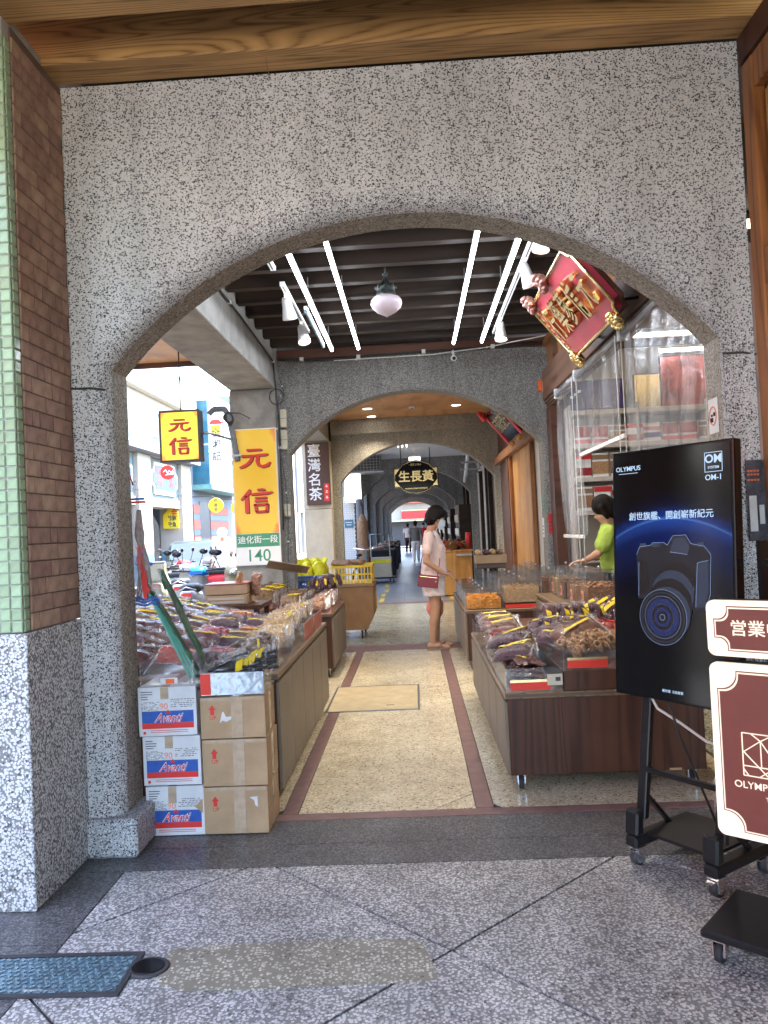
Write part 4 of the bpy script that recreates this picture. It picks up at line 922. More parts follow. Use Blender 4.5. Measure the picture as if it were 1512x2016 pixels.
for k in range(3):
    h = (.215, .215, .192)[k]; lab = ['bottom', 'middle', 'top'][k]
    t = carton('brown_carton', f'brown carton with a red up arrow, {lab} of its stack of three', (-1.018 + [.0, .004, .002][k], 3.50, zz), (.297, .26, h), 'kraft')
    Y = -.0012; ax, az = .055, h * .70
    MB().prism([(ax - .017, az), (ax, az + .022), (ax + .017, az), (ax + .009, az), (ax + .009, az - .024), (ax - .009, az - .024), (ax - .009, az)], Y, -.0002).build('up_arrow', 'red_print', t)
    text('UP', .026, 'red_print', t, (ax + .002, Y, az - .038), bold=.005, ext=.0004)
    B('packing_tape', 'tape', t, (.142, .195, Y - .001, -.0002, .004, h - .004), (.142, .195, .001, .255, h - .0018, h - .0009)); B('top_tape', 'tape', t, (.01, .29, Y - .0012, Y - .0008, h - .018, h - .004))
    B('side_tape', 'tape', t, (.2972, .2985, .10, .15, .01, h - .01)); B('side_seam', 'kraft_dark', t, (.2985, .2992, .003, .257, h * .5, h * .5 + .003))
    if k == 2: MB().prism([(.088, .072), (.1, .12), (.106, .125), (.118, .1), (.15, .103), (.158, .093), (.14, .088), (.118, .078), (.1, .085)], Y - .0004, -.0002).build('torn_label', 'paper_scrap', t)
    if k == 0: MB().prism([(.215, .165), (.25, .168), (.25, .12), (.238, .13), (.235, .15)], Y - .0004, -.0002).build('torn_label', 'paper_scrap', t)
    zz += h
# ------------------------------------------------------------------ packets of dried food
def pillow(L, Wd, T, seed, bump=.006, nu=16, nv=12, flat=.16, up=1.):
    ph = seed * 7.3
    def P(u, v, s):
        x, y = (u - .5) * L, (v - .5) * Wd
        a = max(0, 1 - abs(2 * u - 1) ** 3.2); b = max(0, 1 - abs(2 * v - 1) ** 2.6)
        if u > 1 - flat: a *= .15 + .85 * max(0, (1 - u) / flat - .3)
        t = T / 2 * (a * b) ** .55
        n = mnoise.noise((x * 34 + ph, y * 34, s * 3)) * bump + mnoise.noise((x * 90 + ph, y * 90, s)) * bump * .5
        w = .004 * math.sin(y * 60 + ph) * (1 if u > .8 or u < .08 else 0)
        return (x * (1 + .03 * mnoise.noise((y * 20, ph, 0))), y * (1 + .04 * mnoise.noise((x * 20, ph, 4))), max(0, t * (1 if s > 0 else .7) + (n if t > .004 else 0)) * s + w + T * .35)
    m = MB(); m.grid(lambda u, v: P(u, v, 1), nu, nv); m.grid(lambda u, v: P(u, v, -1), nu, nv); m.P = P; return m
def filling(L, Wd, T, seed, kind, n):
    r = random.Random(seed); m = MB()
    for k in range(n):
        u = r.uniform(-.42, .34); v = r.uniform(-.40, .40); a = 1 - abs(2 * u) ** 2.5; b = 1 - abs(2 * v) ** 2.2
        top = T * .42 * max(.1, a * b) ** .5
        z = T * .35 + (top - .004) * (r.uniform(.55, 1.0) if r.random() < .8 else r.uniform(-.6, .5)); c = (u * L, v * Wd, z); e = (r.uniform(-.5, .5), r.uniform(-.5, .5), r.uniform(0, 6.28))
        if kind == 'lump': s = r.uniform(.009, .016); m.ball(c, (s * 1.2, s, s * .8), 6, 4)
        elif kind == 'shred': m.box(c, (r.uniform(.03, .07), r.uniform(.004, .009), .004), e)
        elif kind == 'ring': m.torus(c, r.uniform(.011, .016), .006, (r.uniform(-1.4, 1.4), r.uniform(-1.4, 1.4), r.uniform(0, 6)), 9, 5)
        elif kind == 'strip':
            a0 = r.uniform(-.3, .3); m.capsule((c[0] - .05 * math.cos(a0), c[1] - .05 * math.sin(a0), z), (c[0] + .05 * math.cos(a0), c[1] + .05 * math.sin(a0), z + r.uniform(-.01, .01)), .009, .007, 6, 2)
        elif kind == 'chip': m.box(c, (r.uniform(.02, .04), r.uniform(.015, .03), .005), (r.uniform(-.9, .9), r.uniform(-.9, .9), r.uniform(0, 6)))
    return m
PK = {}
def kind_packet(key, L, Wd, T, kind, mat, n, label='yellow_label', lab_at=(.0, .12), lab_size=(.13, .10), core=True):
    vs = []
    for sd in range(2):
        pm = pillow(L, Wd, T, sd + len(PK) * 3 + 1); fm = pm.mesh('film', 'bag_film', recalc=False)
        fi = filling(L, Wd, T * .9, sd + len(PK) * 5, kind, n)
        if core:
            c = pillow(L * .88, Wd * .88, T * .78, sd + 20, .005, 12, 9); fi.add([(x - L * .02, y, z + T * .06) for x, y, z in c.v], c.f, True)
        cm = fi.mesh('contents', mat); sm_ = MB().box((L * .435, 0, T * .36), (.010, Wd * .96, .003)).box((L * .36, 0, T * .37), (.005, Wd * .9, .003)).mesh('zip_seal', 'seal_film')
        lm = None
        if label:
            lx, ly = lab_at; hu, hv = lab_size[0] / L / 2, lab_size[1] / 2
            def LF(u, v, P=pm.P):
                a = P(.5 + lx + (u - .5) * 2 * hu + .05 * (v - .5), .5 + ly + (v - .5) * 2 * hv + .12 * (u - .5), 1); return (a[0], a[1], a[2] + .0025)
            lm = MB().grid(LF, 8, 3).mesh('label_strip', label)
        vs.append((fm, cm, lm, sm_))
    PK[key] = vs
kind_packet('jerky', .24, .15, .07, 'chip', 'jerky', 12); kind_packet('purple', .22, .13, .07, 'shred', 'purple_shred', 24)
kind_packet('mushroom', .20, .14, .06, 'lump', 'mushroom', 46); kind_packet('pale', .22, .15, .065, 'shred', 'pale_shred', 90, lab_at=(.18, 0), lab_size=(.03, .7))
kind_packet('rings', .30, .20, .11, 'ring', 'ring_snack', 120, None, core=False); kind_packet('black', .26, .16, .05, 'strip', 'black_strip', 14, 'yellow_label', (.2, .1), (.035, .4), core=False)
kind_packet('nut', .15, .11, .05, 'lump', 'nut', 44, 'white_print', (.1, 0), (.016, .8)); kind_packet('candy', .20, .15, .045, 'chip', 'candy_red', 34, 'white_print', (-.15, .1), (.05, .4))
kind_packet('slab', .25, .17, .035, 'chip', 'jerky', 30, 'yellow_label', (.0, .22), (.09, .09)); kind_packet('bundle', .17, .085, .07, 'lump', 'purple_shred', 26, 'yellow_label', (-.05, -.05), (.06, .32)); kind_packet('long', .62, .12, .03, 'strip', 'leaf_green', 16, None)
kind_packet('goji', .20, .13, .05, 'lump', 'candy_red', 40); kind_packet('stick', .22, .07, .045, 'shred', 'purple_shred', 40, 'yellow_label', (0, 0), (.11, .35)); kind_packet('squid', .24, .17, .04, 'shred', 'pale_shred', 60, 'pink_label', (.1, 0), (.05, .3))
def packet(key, loc, rot, label, group, name='food_packet', s=1., tie=None, var=None):
    v = PK[key][random.randrange(2) if var is None else var]
    t = thing(name, label, 'packet', loc, rot, group); t.scale = (s * random.uniform(.9, 1.1), s * random.uniform(.9, 1.1), s * random.uniform(.85, 1.2))
    obj('contents', v[1], t); obj('film', v[0], t); obj('zip_seal', v[3], t)
    if v[2] and (key in ('bundle', 'stick', 'slab', 'black') or random.random() < .5): obj('label_strip', v[2], t)
    return t
def tray(name, label, x0, x1, y0, y1, z0, h, t=.004, base='acrylic', slip=None, side=None):
    o = thing(name, label, 'tray', ((x0 + x1) / 2, (y0 + y1) / 2, z0)); a, b = (x1 - x0) / 2, (y1 - y0) / 2
    B('base', base, o, (-a, a, -b, b, 0, t)); B('wall', 'acrylic', o, (-a, a, -b, -b + t, t + .0005, h)); B('wall', 'acrylic', o, (-a, a, b - t, b, t + .0005, h)); B('wall', side or 'acrylic', o, (-a, -a + t, -b + t + .0005, b - t - .0005, t + .0005, h)); B('wall', side or 'acrylic', o, (a - t, a, -b + t + .0005, b - t - .0005, t + .0005, h))
    for (ex, ey) in ((-a, -b), (a, -b)): B('polished_edge', 'seal_film', o, (ex - .0012, ex + .0012, ey - .0012, ey + .0012, 0, h))
    if slip: B('red_slip', 'red_label', o, (-a + .02, min(a - .02, -a + .22), -b - .003, -b - .001, .012, .05)); B('gold_slip', 'gold_pale', o, (-a + .02, min(a - .02, -a + .22), -b - .003, -b - .001, .0505, .064))
    return o
# ------------------------------------------------------------------ left counter near the cartons
def casters(t, pts, r=.034):
    for x, y in pts:
        w = MB().lathe([(r * .5, -.012), (r, -.010), (r, .010), (r * .5, .012)], 14, (0, 0, 0), 'X').build('caster_wheel', 'rubber', t, (x, y, r)); MB().lathe([(r * .55, -.0135), (r * .55, .0135)], 10, (0, 0, 0), 'X').build('hub', 'grey_metal', w)
        m = MB(); m.bx(x - .02, x - .015, y - .016, y + .02, r * .8, r * 2 + .008); m.bx(x + .015, x + .02, y - .016, y + .02, r * .8, r * 2 + .008); m.bx(x - .024, x + .024, y - .024, y + .026, r * 2 + .009, r * 2 + .016); m.build('caster_fork', 'chrome', t)
def counter(label, x0, x1, y0, y1, h, doors, side, name='display_counter', cast=True, dm='cab_door', fm='cab_wood', z0=.088):
    t = thing(name, label, 'counter', ((x0 + x1) / 2, (y0 + y1) / 2, 0)); a, b = (x1 - x0) / 2, (y1 - y0) / 2
    B('carcass', fm, t, (-a + .004, a - .004, -b, b, z0, h - .03), bevel=.002); B('top', 'cab_top', t, (-a - .012, a + .012, -b - .012, b + .012, h - .0295, h), bevel=.004)
    n = doors; L = 2 * b / n; xs = a if side > 0 else -a
    for k in range(n):
        B('door', dm, t, (xs - .0035, xs + .012, -b + k * L + .004, -b + (k + 1) * L - .004, z0 + .006, h - .045) if side > 0 else (xs - .012, xs + .0035, -b + k * L + .004, -b + (k + 1) * L - .004, z0 + .006, h - .045), bevel=.002)
    B('edge_strip', 'cab_edge', t, (-a - .004, a + .004, -b - .014, -b - .0125, h - .02, h - .006))
    if cast: casters(t, [(sx * (a - .06), sy * (b - .07)) for sx in (-1, 1) for sy in (-1, 1)])
    return t
counter('left counter with grey-brown doors behind the two carton stacks', -1.90, -.715, 3.79, 5.86, .665, 5, 1)
counter('left counter with dark front by the second arch, nut packets on top', -1.62, -.80, 7.12, 8.34, .60, 3, 1)
# trays on cartons
tray('acrylic_tray', 'empty clear tray on the white cartons with long packets leaning in it', -1.29, -1.045, 3.51, 3.83, .684, .105)
B('slip_card', 'paper_scrap', bpy.data.objects['acrylic_tray'], (-.03, .05, -.162, -.1605, .004, .032)); B('orange_card', 'orange_box', bpy.data.objects['acrylic_tray'], (-.005, .035, -.1635, -.1622, .006, .028))
o = thing('foil_tray', 'silver foil fronted tray of black strip packets on the brown cartons', 'tray', (-.865, 3.64, .6265)); B('base', 'acrylic', o, (-.145, .145, -.125, .125, 0, .004)); B('foil_front', 'foil', o, (-.147, .147, -.132, -.1255, .0, .105), bevel=.002); B('wall', 'acrylic', o, (.141, .145, -.125, .125, .0045, .15)); B('wall', 'acrylic', o, (-.145, -.141, -.125, .125, .0045, .15)); B('red_card', 'red_label', o, (-.147, -.10, -.1345, -.1325, .005, .10))
for k in range(4): packet('black', (-.90 + .03 * k, 3.60 + .035 * k, .70 + .012 * k), (R(52), R(-8), R(12 - 6 * k)), 'packet of black dried strips standing in the foil fronted tray', 'packets in the foil tray')
for k in range(2): packet('long', (-1.19 + k * .05, 3.66 + k * .06, .93), (R(-8), R(63 + 4 * k), R(8 - 6 * k)), 'long packet of green dried strips leaning in the empty clear tray', 'long leaning packets')
for k in range(3):
    m = MB(); m.box((0, 0, 0), (.012, .004, .52)); o = tag(m.build('teal_strip', 'teal_plastic', None, (-1.19 + .006 * k, 3.60 + .012 * k, .93), (0, R(-24 - 2 * k), 0), bevel=.001), 'thin teal plastic strip leaning against the long packets', 'strip', 'teal plastic strips')
# hanging bag of squid
sq = thing('hanging_squid_bag', 'clear printed bag of dried squid hanging by the left jamb of the arch', 'packet', (-1.285, 3.62, 1.04))
def bagf(s):
    def fn(u, v):
        w = .075 * (1 if v < .62 else max(.12, 1 - (v - .62) / .38 * .95)); x = (u - .5) * 2 * w + (0 if v < .62 else -(v - .62) * .1)
        return (x, s * .03 * math.sin(PI * u) * (1 - abs(2 * v - 1) ** 4) + .004 * mnoise.noise((u * 7, v * 7, s)), v * .60)
    return fn
m = MB(); m.grid(bagf(1), 10, 22); m.grid(bagf(-1), 10, 22); m.build('film', 'print_bag_film', sq)
m = MB(); rnd = random.Random(3)
for k in range(7): m.tube([(rnd.uniform(-.05, .03), rnd.uniform(-.008, .008), .03), (rnd.uniform(-.055, .02), 0, .2), (rnd.uniform(-.05, .0), 0, .34), (rnd.uniform(-.035, -.01), 0, .46)], [.006, .014, .013, .004], 6)
m.build('contents', 'jerky', sq)
m = MB()
for q in range(4): ribbon(m, [(.40 + .05 * q, .55, .03), (.2 + .10 * q, .75, .03), (.35 + .06 * q, .9, .025), (.15 + .15 * q, 1.0, .02)], -.036, -.034, .10, .26, -.05, .03)
m.prism([(.006, .03), (.017, .05), (.019, .10), (.016, .15), (.008, .175), (-.002, .175), (-.008, .15), (-.006, .10), (-.002, .05)], -.0372, -.0352); m.prism([(.019, .06), (.034, .08), (.018, .10)], -.0371, -.0353); m.build('red_squid_print', 'red_print', sq)
m = MB()
for q in range(3): ribbon(m, [(0, .04 + q * .09, .05), (.25, .10 + q * .09, .06), (.5, .03 + q * .09, .06), (.75, .10 + q * .09, .06), (1, .04 + q * .09, .05)], -.0355, -.0335, .14, .16, -.07, .0)
for q in range(4): m.prism([(.04 + .018 * math.cos(a + q) * .5 - q * .035, .20 + q % 2 * .05 + .009 * math.sin(a)) for a in (0, 1, 2, 3, 4, 5)], -.036, -.034)
m.build('blue_wave_print', 'blue_print', sq); B('blue_stripe', 'blue_print', sq, (-.052, .02, -.031, -.029, .505, .515)); B('red_stripe', 'red_print', sq, (-.054, .024, -.031, -.029, .49, .50))
MB().tube([(-.045, 0, .58), (-.06, -.06, .70), (-.07, -.2, .80)], .004, 5).build('string', 'red_print', sq)
# goods on the left counter
for k in range(4): tray('acrylic_tray', f'clear tray along the aisle edge of the left counter, {["first", "second", "third", "fourth"][k]} from the cartons', -1.00, -.725, 3.93 + k * .465, 4.385 + k * .465, .666, .11, side='tray_red' if k > 1 else None)
for k in range(6): packet('mushroom', (-.86, 3.98 + k * .055, .72 + .012 * (k % 3)), (R(28), R(-6), R(90 + random.uniform(-8, 8)) if k % 2 else R(8)), 'packet of brown dried mushrooms in the first aisle tray', 'mushroom packets on the left counter')
for k in range(5): packet('squid', (-.87, 4.43 + k * .075, .735), (R(38), R(-4), R(random.uniform(-10, 10))), 'packet of pale dried squid in the second aisle tray', 'squid packets on the left counter')
for k in range(11): packet('pale', (-.87 + random.uniform(-.02, .02), 4.85 + k * .088, .76 + .01 * (k % 3)), (R(52 + random.uniform(-8, 8)), R(-8), R(random.uniform(-14, 14))), 'packet of pale golden shreds in the far aisle trays', 'pale shred packets on the left counter')
for k in range(14):
    r, c = divmod(k, 2); packet('purple' if k % 3 else 'goji', (-1.27 + c * .17, 4.0 + r * .25, .69 + .04 * (1 - c) + .004 * r), (R(26 + random.uniform(-6, 6)), R(9), R(random.uniform(-18, 18))), 'packet of purple shreds lying on the middle of the left counter' if k % 3 else 'packet of red berries among the purple packets of the left counter', 'purple packets on the left counter' if k % 3 else 'red berry packets on the left counter', s=1.12)
for k in range(33):
    r, c = divmod(k, 3); packet(random.choice(('jerky', 'jerky', 'purple', 'mushroom', 'jerky')), (-1.80 + c * .155 + random.uniform(-.02, .02), 3.96 + r * .185, .80 - c * .045 + .004 * r), (R(36 + random.uniform(-14, 12)), R(13 + random.uniform(-8, 8)), R(10 + random.uniform(-42, 42))), 'glossy packet of dark dried food shingled on the street side of the left counter', 'dark packets on the street side of the left counter', s=1.15)
o = thing('riser_board', 'sloping reddish riser board under the dark packets of the left counter', 'riser', (-1.65, 4.86, .666)); MB().prism([(-.24, 0), (.22, 0), (.22, .02), (-.24, .14)], -1.0, 1.0).build('board', 'tray_red', o); B('front_batten', 'cab_edge', o, (.2205, .235, -1, 1, 0, .03))
for k in range(2):
    o = carton('wooden_box', ['lower pale slatted box between the two left counters', 'upper pale box with a red lid between the two left counters'][k], (-1.72, 6.2, .80 + k * .083), (.34, .3, .08), 'kraft'); o['category'] = 'box'
    B('slat', 'cream', o, (.02, .32, -.006, -.001, .012, .03), (.02, .32, -.006, -.001, .042, .06)) if not k else B('lid', 'tray_red', o, (-.004, .344, -.004, .304, .081, .09))
o = thing('low_table', 'small brown table under the pale boxes by the street', 'table', (-1.55, 6.35, 0)); B('top', 'cab_wood', o, (-.3, .3, -.25, .25, .765, .798))
for sx in (-1, 1):
    for sy in (-1, 1): B('leg', 'cab_wood', o, (sx * .26 - .02, sx * .26 + .02, sy * .21 - .02, sy * .21 + .02, 0, .764))
for k in range(2):
    t = packet('nut', (-1.45 + k * .14, 6.35, .95 + .0 * k), (0, R(-80), R(40 * k)), 'upright clear sack of dark grains standing on the small table', 'upright sacks on the small table', 'grain_sack', 1.5)
# goods on the second left counter
for c in range(3): tray('acrylic_tray', ['clear tray of light nut packets on the aisle side of the second left counter', 'clear tray of fungus packets in the middle of the second left counter', 'reddish based tray on the street side of the second left counter'][c], -1.05 - c * .27, -.81 - c * .27, 7.14, 8.32, .601 + c * .03, .10, base='tray_red')
for k in range(12): packet('nut', (-.93, 7.2 + k * .095, .665), (R(50), R(-5), R(random.uniform(-8, 8))), 'small packet of light nuts in the aisle tray of the second left counter', 'nut packets of the second left counter', s=1.25)
for k in range(8): packet('mushroom', (-1.20, 7.24 + k * .13, .70), (R(40), R(4), R(random.uniform(-10, 10))), 'packet of dark fungus in the middle tray of the second left counter', 'fungus packets of the second left counter', s=1.1)
for k in range(7): packet('mushroom', (-1.47, 7.26 + k * .15, .76), (R(34), R(16), R(20 + random.uniform(-10, 10))), 'packet of dark fungus on the street side of the second left counter', 'street side packets of the second left counter', s=1.2)
for k in range(5): packet('bundle', (-1.1 + k * .06, 8.30, .79 + .01 * k), (R(10), R(-70), R(40 * k)), 'knotted bag of violet grains at the far end of the second left counter', 'knotted violet bags')
o = thing('cardboard_flap', 'loose brown cardboard flap sticking up behind the second left counter', 'cardboard', (-1.35, 8.1, 1.0), (R(-20), R(12), R(15))); B('sheet', 'kraft_dark', o, (-.22, .16, -.12, .12, 0, .006)); B('fold', 'kraft', o, (.1605, .22, -.12, .12, .002, .006))
# crates behind the second arch
def crate(label, x0, x1, y0, y1, z0, h, mat):
    o = thing('plastic_crate', label, 'crate', ((x0 + x1) / 2, (y0 + y1) / 2, z0)); a, b = (x1 - x0) / 2, (y1 - y0) / 2
    B('rim', mat, o, (-a - .012, a + .012, -b - .012, -b + .003, h - .03, h), (-a - .012, a + .012, b - .003, b + .012, h - .03, h), (-a - .012, -a + .003, -b + .0035, b - .0035, h - .03, h), (a - .003, a + .012, -b + .0035, b - .0035, h - .03, h)); B('floor', mat, o, (-a, a, -b, b, 0, .008))
    for k in range(13):
        x = -a + (2 * a - .012) * k / 12; B('bar', mat, o, (x, x + .014, -b, -b + .006, .0085, h - .0305)); y = -b + .01 + (2 * b - .034) * k / 12; B('bar', mat, o, (a - .006, a, y, y + .014, .0085, h - .0305))
    B('rail', mat, o, (-a, a, -b - .005, -b - .0005, h * .45, h * .55), (a + .0005, a + .005, -b, b, h * .45, h * .55)); return o
bn = thing('rolling_bin', 'brown wooden rolling bin under the yellow crate', 'bin', (-.93, 10.0, 0))
MB().prism([(-.34, .12), (.30, .12), (.385, .30), (.385, .66), (-.40, .66)], -.42, .42).build('body', 'bin_brown', bn, bevel=.006); B('rim', 'kraft_dark', bn, (-.42, .40, -.44, .44, .661, .69)); casters(bn, [(-.25, -.3), (.22, -.3), (-.25, .3), (.22, .3)], .05); B('yellow_tag', 'yellow_label', bn, (.386, .389, .1, .3, .3, .55))
crate('yellow slatted crate of brown roots on the rolling bin', -1.06, -.56, 9.65, 10.3, .692, .23, 'crate_yellow')
for k in range(11): 
    a = random.uniform(0, PI); x, y = random.uniform(-.96, -.66), 9.74 + k * .045
    o = MB().capsule((-.11 * math.cos(a), -.06 * math.sin(a), 0), (.11 * math.cos(a), .06 * math.sin(a), .01), .034, .028, 9, 3).build('dried_root', 'root_brown', None, (x, y, .92 + random.uniform(-.01, .04))); tag(o, 'plump brown root lying in the yellow crate', 'root', 'roots in the yellow crate')
tb = thing('low_stand', 'dark low stand under the blue crate', 'stand', (-1.36, 9.75, 0)); B('top', 'dark_grey', tb, (-.24, .24, -.3, .3, .66, .69)); 
for sx in (-1, 1):
    for sy in (-1, 1): B('leg', 'dark_grey', tb, (sx * .2 - .02, sx * .2 + .02, sy * .26 - .02, sy * .26 + .02, 0, .659))
crate('blue crate holding bright yellow-green bags behind the second arch', -1.58, -1.13, 9.5, 10.0, .692, .13, 'crate_blue')
for k in range(6):
    x, y = -1.50 + (k % 3) * .145, 9.62 + (k // 3) * .22
    o = thing('yellow_bag', 'bright yellow-green filled bag in the blue crate', 'bag', (x, y, .705), group='yellow-green bags in the blue crate')
    m = MB().ball((0, 0, .14), (.085, .10, .15), 14, 10); m.v = [(a + .035 * mnoise.noise((a * 16 + k * 3, b * 16, c * 16)), b + .02 * mnoise.noise((a * 14, b * 14 + k, c * 14)), c + .03 * mnoise.noise((a * 10, b * 10, k))) for a, b, c in m.v]; m.build('sack', 'yellow_bag', o)
    m = MB().grid(lambda u, v: ((u - .5) * .11 * (1 + v), .02 * math.sin(u * 9 + k) + .02 * v, .25 + v * .07 + .015 * math.sin(u * 14 + k)), 10, 4); m.build('crimped_top', 'yellow_bag', o)
# ------------------------------------------------------------------ right counters
c1 = counter('right counter with walnut end panel on casters by the display screen', .425, 1.40, 3.905, 6.15, .50, 5, -1, fm='cab_wood', z0=.088)
B('raised_block', 'cab_wood', c1, (-.2, .485, -1.123, 1.1, .5005, .60), bevel=.003); B('chipped_corner', 'kraft', c1, (.30, .36, -1.1245, -1.1235, .089, .10))
c2 = counter('right counter by the shopper with acrylic bins on top', .45, 1.38, 7.22, 9.30, .56, 4, -1)
c3 = counter('taller rear counter along the shop opening behind the bins', 1.10, 1.46, 5.9, 7.15, .70, 3, -1, cast=False, z0=.0)
tray('acrylic_tray', 'clear tray with a red slip at the near corner of the right counter', .425, .70, 3.90, 4.42, .501, .12, slip=1); tray('acrylic_tray', 'clear tray with a red slip beside the walnut raised block', .715, 1.19, 3.90, 4.42, .602, .115, slip=1)
o = thing('price_card', 'cream price card clipped to the near corner tray of the right counter', 'price card', (.665, 3.893, .535)); B('card', 'cream', o, (-.035, .04, -.003, 0, 0, .055)); B('print', 'ink', o, (.005, .03, -.0042, -.0032, .02, .04))
for k in range(4): tray('acrylic_tray', f'clear tray along the aisle edge of the right counter, {["second", "third", "fourth", "fifth"][k]} from the walnut end', .425, .72, 4.43 + k * .43, 4.85 + k * .43, .501, .115)
for k in range(4): packet('slab', (.56 + .006 * k, 4.14 + .02 * k, .515 + k * .026), (R(4), R(0), R(90 + random.uniform(-5, 5))), 'flat packet of dark slabs with a yellow label stacked in the near corner tray', 'flat dark packets of the right counter', s=1.1)
for k in range(3): packet('candy', (.57, 4.52 + k * .13, .575 + .03 * k), (R(24), R(-3), R(random.uniform(-12, 12))), 'bright red packet behind the flat dark packets', 'bright red packets of the right counter', s=1.25)
for k in range(4): packet('jerky', (.57, 4.92 + k * .16, .60 + .012 * k), (R(26), R(-4), R(random.uniform(-14, 14))), 'packet of wine-red shreds on the aisle side of the right counter', 'wine-red packets of the right counter', s=1.2)
for k in range(3): packet('purple', (.58, 5.58 + k * .18, .61), (R(24), 0, R(random.uniform(-10, 10))), 'packet of violet shreds at the far end of the right counter aisle trays', 'violet packets of the right counter', s=1.2)
for k in range(9): packet(('purple', 'jerky', 'candy')[k % 3], (.78 + (k % 3) * .17, 4.44 + (k // 3) * .12, .665 + .02 * (k // 3)), (R(28), R(random.uniform(-10, 10)), R(random.uniform(-35, 35))), ['plump violet packet in the row behind the bag of brown rings', 'plump dark red packet in the row behind the bag of brown rings', 'bright red packet in the row behind the bag of brown rings'][k % 3], ['violet packets behind the rings', 'dark red packets behind the rings', 'bright red packets behind the rings'][k % 3], s=1.15)
for k in range(4): packet(('purple', 'mushroom')[k % 2], (.53 + .05 * (k % 2), 4.34 + k * .11, .60 + .02 * k), (R(22), R(random.uniform(-12, 12)), R(random.uniform(-40, 40))), ['violet packet lying over the bright red packets of the aisle tray', 'brown packet lying over the bright red packets of the aisle tray'][k % 2], ['violet packets over the aisle tray', 'brown packets over the aisle tray'][k % 2], s=1.1)
packet('rings', (.90, 4.12, .655), (R(6), R(-6), R(20)), 'large clear bag of brown rings in the tray on the raised block', None, s=1.12); packet('rings', (1.14, 4.22, .66), (R(4), R(3), R(-30)), 'second large bag of brown rings beside the display screen', None, s=1.0)
packet('jerky', (.90, 4.42, .70), (R(30), R(-14), R(24)), 'dark red packet leaning behind the bag of brown rings', None, s=1.3); packet('slab', (.82, 4.50, .68), (R(35), R(-10), R(20)), 'flat dark packet leaning behind the bag of brown rings', None, s=1.1)
for k in range(9):
    r, c = divmod(k, 5); packet('bundle', (.76 + c * .095 + r * .04, 4.66 + r * .16, .70 + .05 * r), (R(12), R(-58), R(75 + 14 * c)), 'tied clear bundle of round dark fruit with a yellow label', 'tied bundles of the right counter', s=1.1)
for k in range(10):
    r, c = divmod(k, 5); packet('stick', (.98 + c * .085, 5.0 + r * .25, .71 + .015 * c), (R(18), R(-20), R(34)), 'slim packet with a large yellow label behind the tied bundles', 'slim yellow-label packets', s=1.2)
for k in range(5):
    o = thing('red_pouch', 'small coral red pouch in a row beside the slim packets', 'pouch', (1.06 + k * .055, 4.60 - k * .035, .72), (R(30), R(10), R(-20)), 'coral red pouches'); m = MB().ball((0, 0, 0), (.028, .02, .04), 8, 6); m.build('pouch', 'coral_plastic', o); B('fold', 'red_label', o, (-.02, .02, -.003, .003, .036, .05))
for k in range(4): tray('acrylic_tray', f'clear tray on the raised block, {["first", "second", "third", "fourth"][k]} behind the rings', .90, 1.39, 4.44 + k * .41, 4.84 + k * .41, .602, .11)
# acrylic bins with lids
def heap(name, label, cat, x0, x1, y0, y1, z0, z1, kind, mat, n, seed):
    r = random.Random(seed); m = MB(); m.bx(x0 + .012, x1 - .012, y0 + .012, y1 - .012, z0, z1 - .02)
    for k in range(n):
        x, y = r.uniform(x0 + .035, x1 - .035), r.uniform(y0 + .02, y1 - .02); z = z1 - r.uniform(0, .035)
        if r.random() < .35: y = y0 + .016; z = r.uniform(z0 + .01, z1)
        if kind == 'strip': m.box((x, y, z), (r.uniform(.04, .08), .014, .012), (r.uniform(-.5, .5), r.uniform(-.4, .4), r.uniform(-.7, .7)))
        elif kind == 'shred': m.tube([(x, y, z), (x + r.uniform(-.03, .03), y + r.uniform(-.006, .01), z + r.uniform(-.01, .015)), (x + r.uniform(-.05, .05), y + .004, z + r.uniform(-.012, .012))], .0035, 4)
        else: m.ball((x, y, z), (.014, .012, .009), 6, 4)
    o = m.build(name, mat); c = Vector(((x0 + x1) / 2, (y0 + y1) / 2, z0)); o.data.transform(Matrix.Translation(-c)); o.location = c
    stuff(o); return tag(o, label, cat)
def abin(label, x0, x1, y0, y1, z0, h, open_lid=True):
    o = thing('acrylic_bin', label, 'bin', ((x0 + x1) / 2, (y0 + y1) / 2, z0)); a, b = (x1 - x0) / 2, (y1 - y0) / 2; t = .005
    B('base', 'acrylic', o, (-a, a, -b, b, 0, t))
    for bb in ((-a, a, -b, -b + t, t + .0005, h), (-a, a, b - t, b, t + .0005, h), (-a, -a + t, -b + t + .0005, b - t - .0005, t + .0005, h), (a - t, a, -b + t + .0005, b - t - .0005, t + .0005, h)): B('wall', 'acrylic', o, bb)
    for (ex, ey) in ((-a, -b), (a, -b), (a, b), (-a, b)): B('polished_edge', 'seal_film', o, (ex - .0015, ex + .0015, ey - .0015, ey + .0015, 0, h))
    B('polished_edge', 'seal_film', o, (-a, a, -b - .0012, -b + .0012, h - .002, h + .001)); ld = B('lid', 'acrylic', o, (-a, a, -b + .01, b, h + .002, h + .006))
    k = MB().lathe([(.006, 0), (.007, .012), (.013, .016), (.015, .026), (.009, .034)], 10).build('knob', 'window_glass', ld, (0, 0, h + .006)); MB().ball((0, 0, 0), .008, 8, 5).build('knob_core', 'white_plastic', ld, (0, 0, h + .026))
    return o
row = [(.455, .80, 'mango', 'strip', 'orange dried mango strips', 130, .155), (.81, 1.16, 'pale_shred', 'shred', 'pale golden squid shreds', 170, .21), (1.165, 1.38, 'jerky', 'lump', 'dark wine-red dried fruit', 90, .23)]
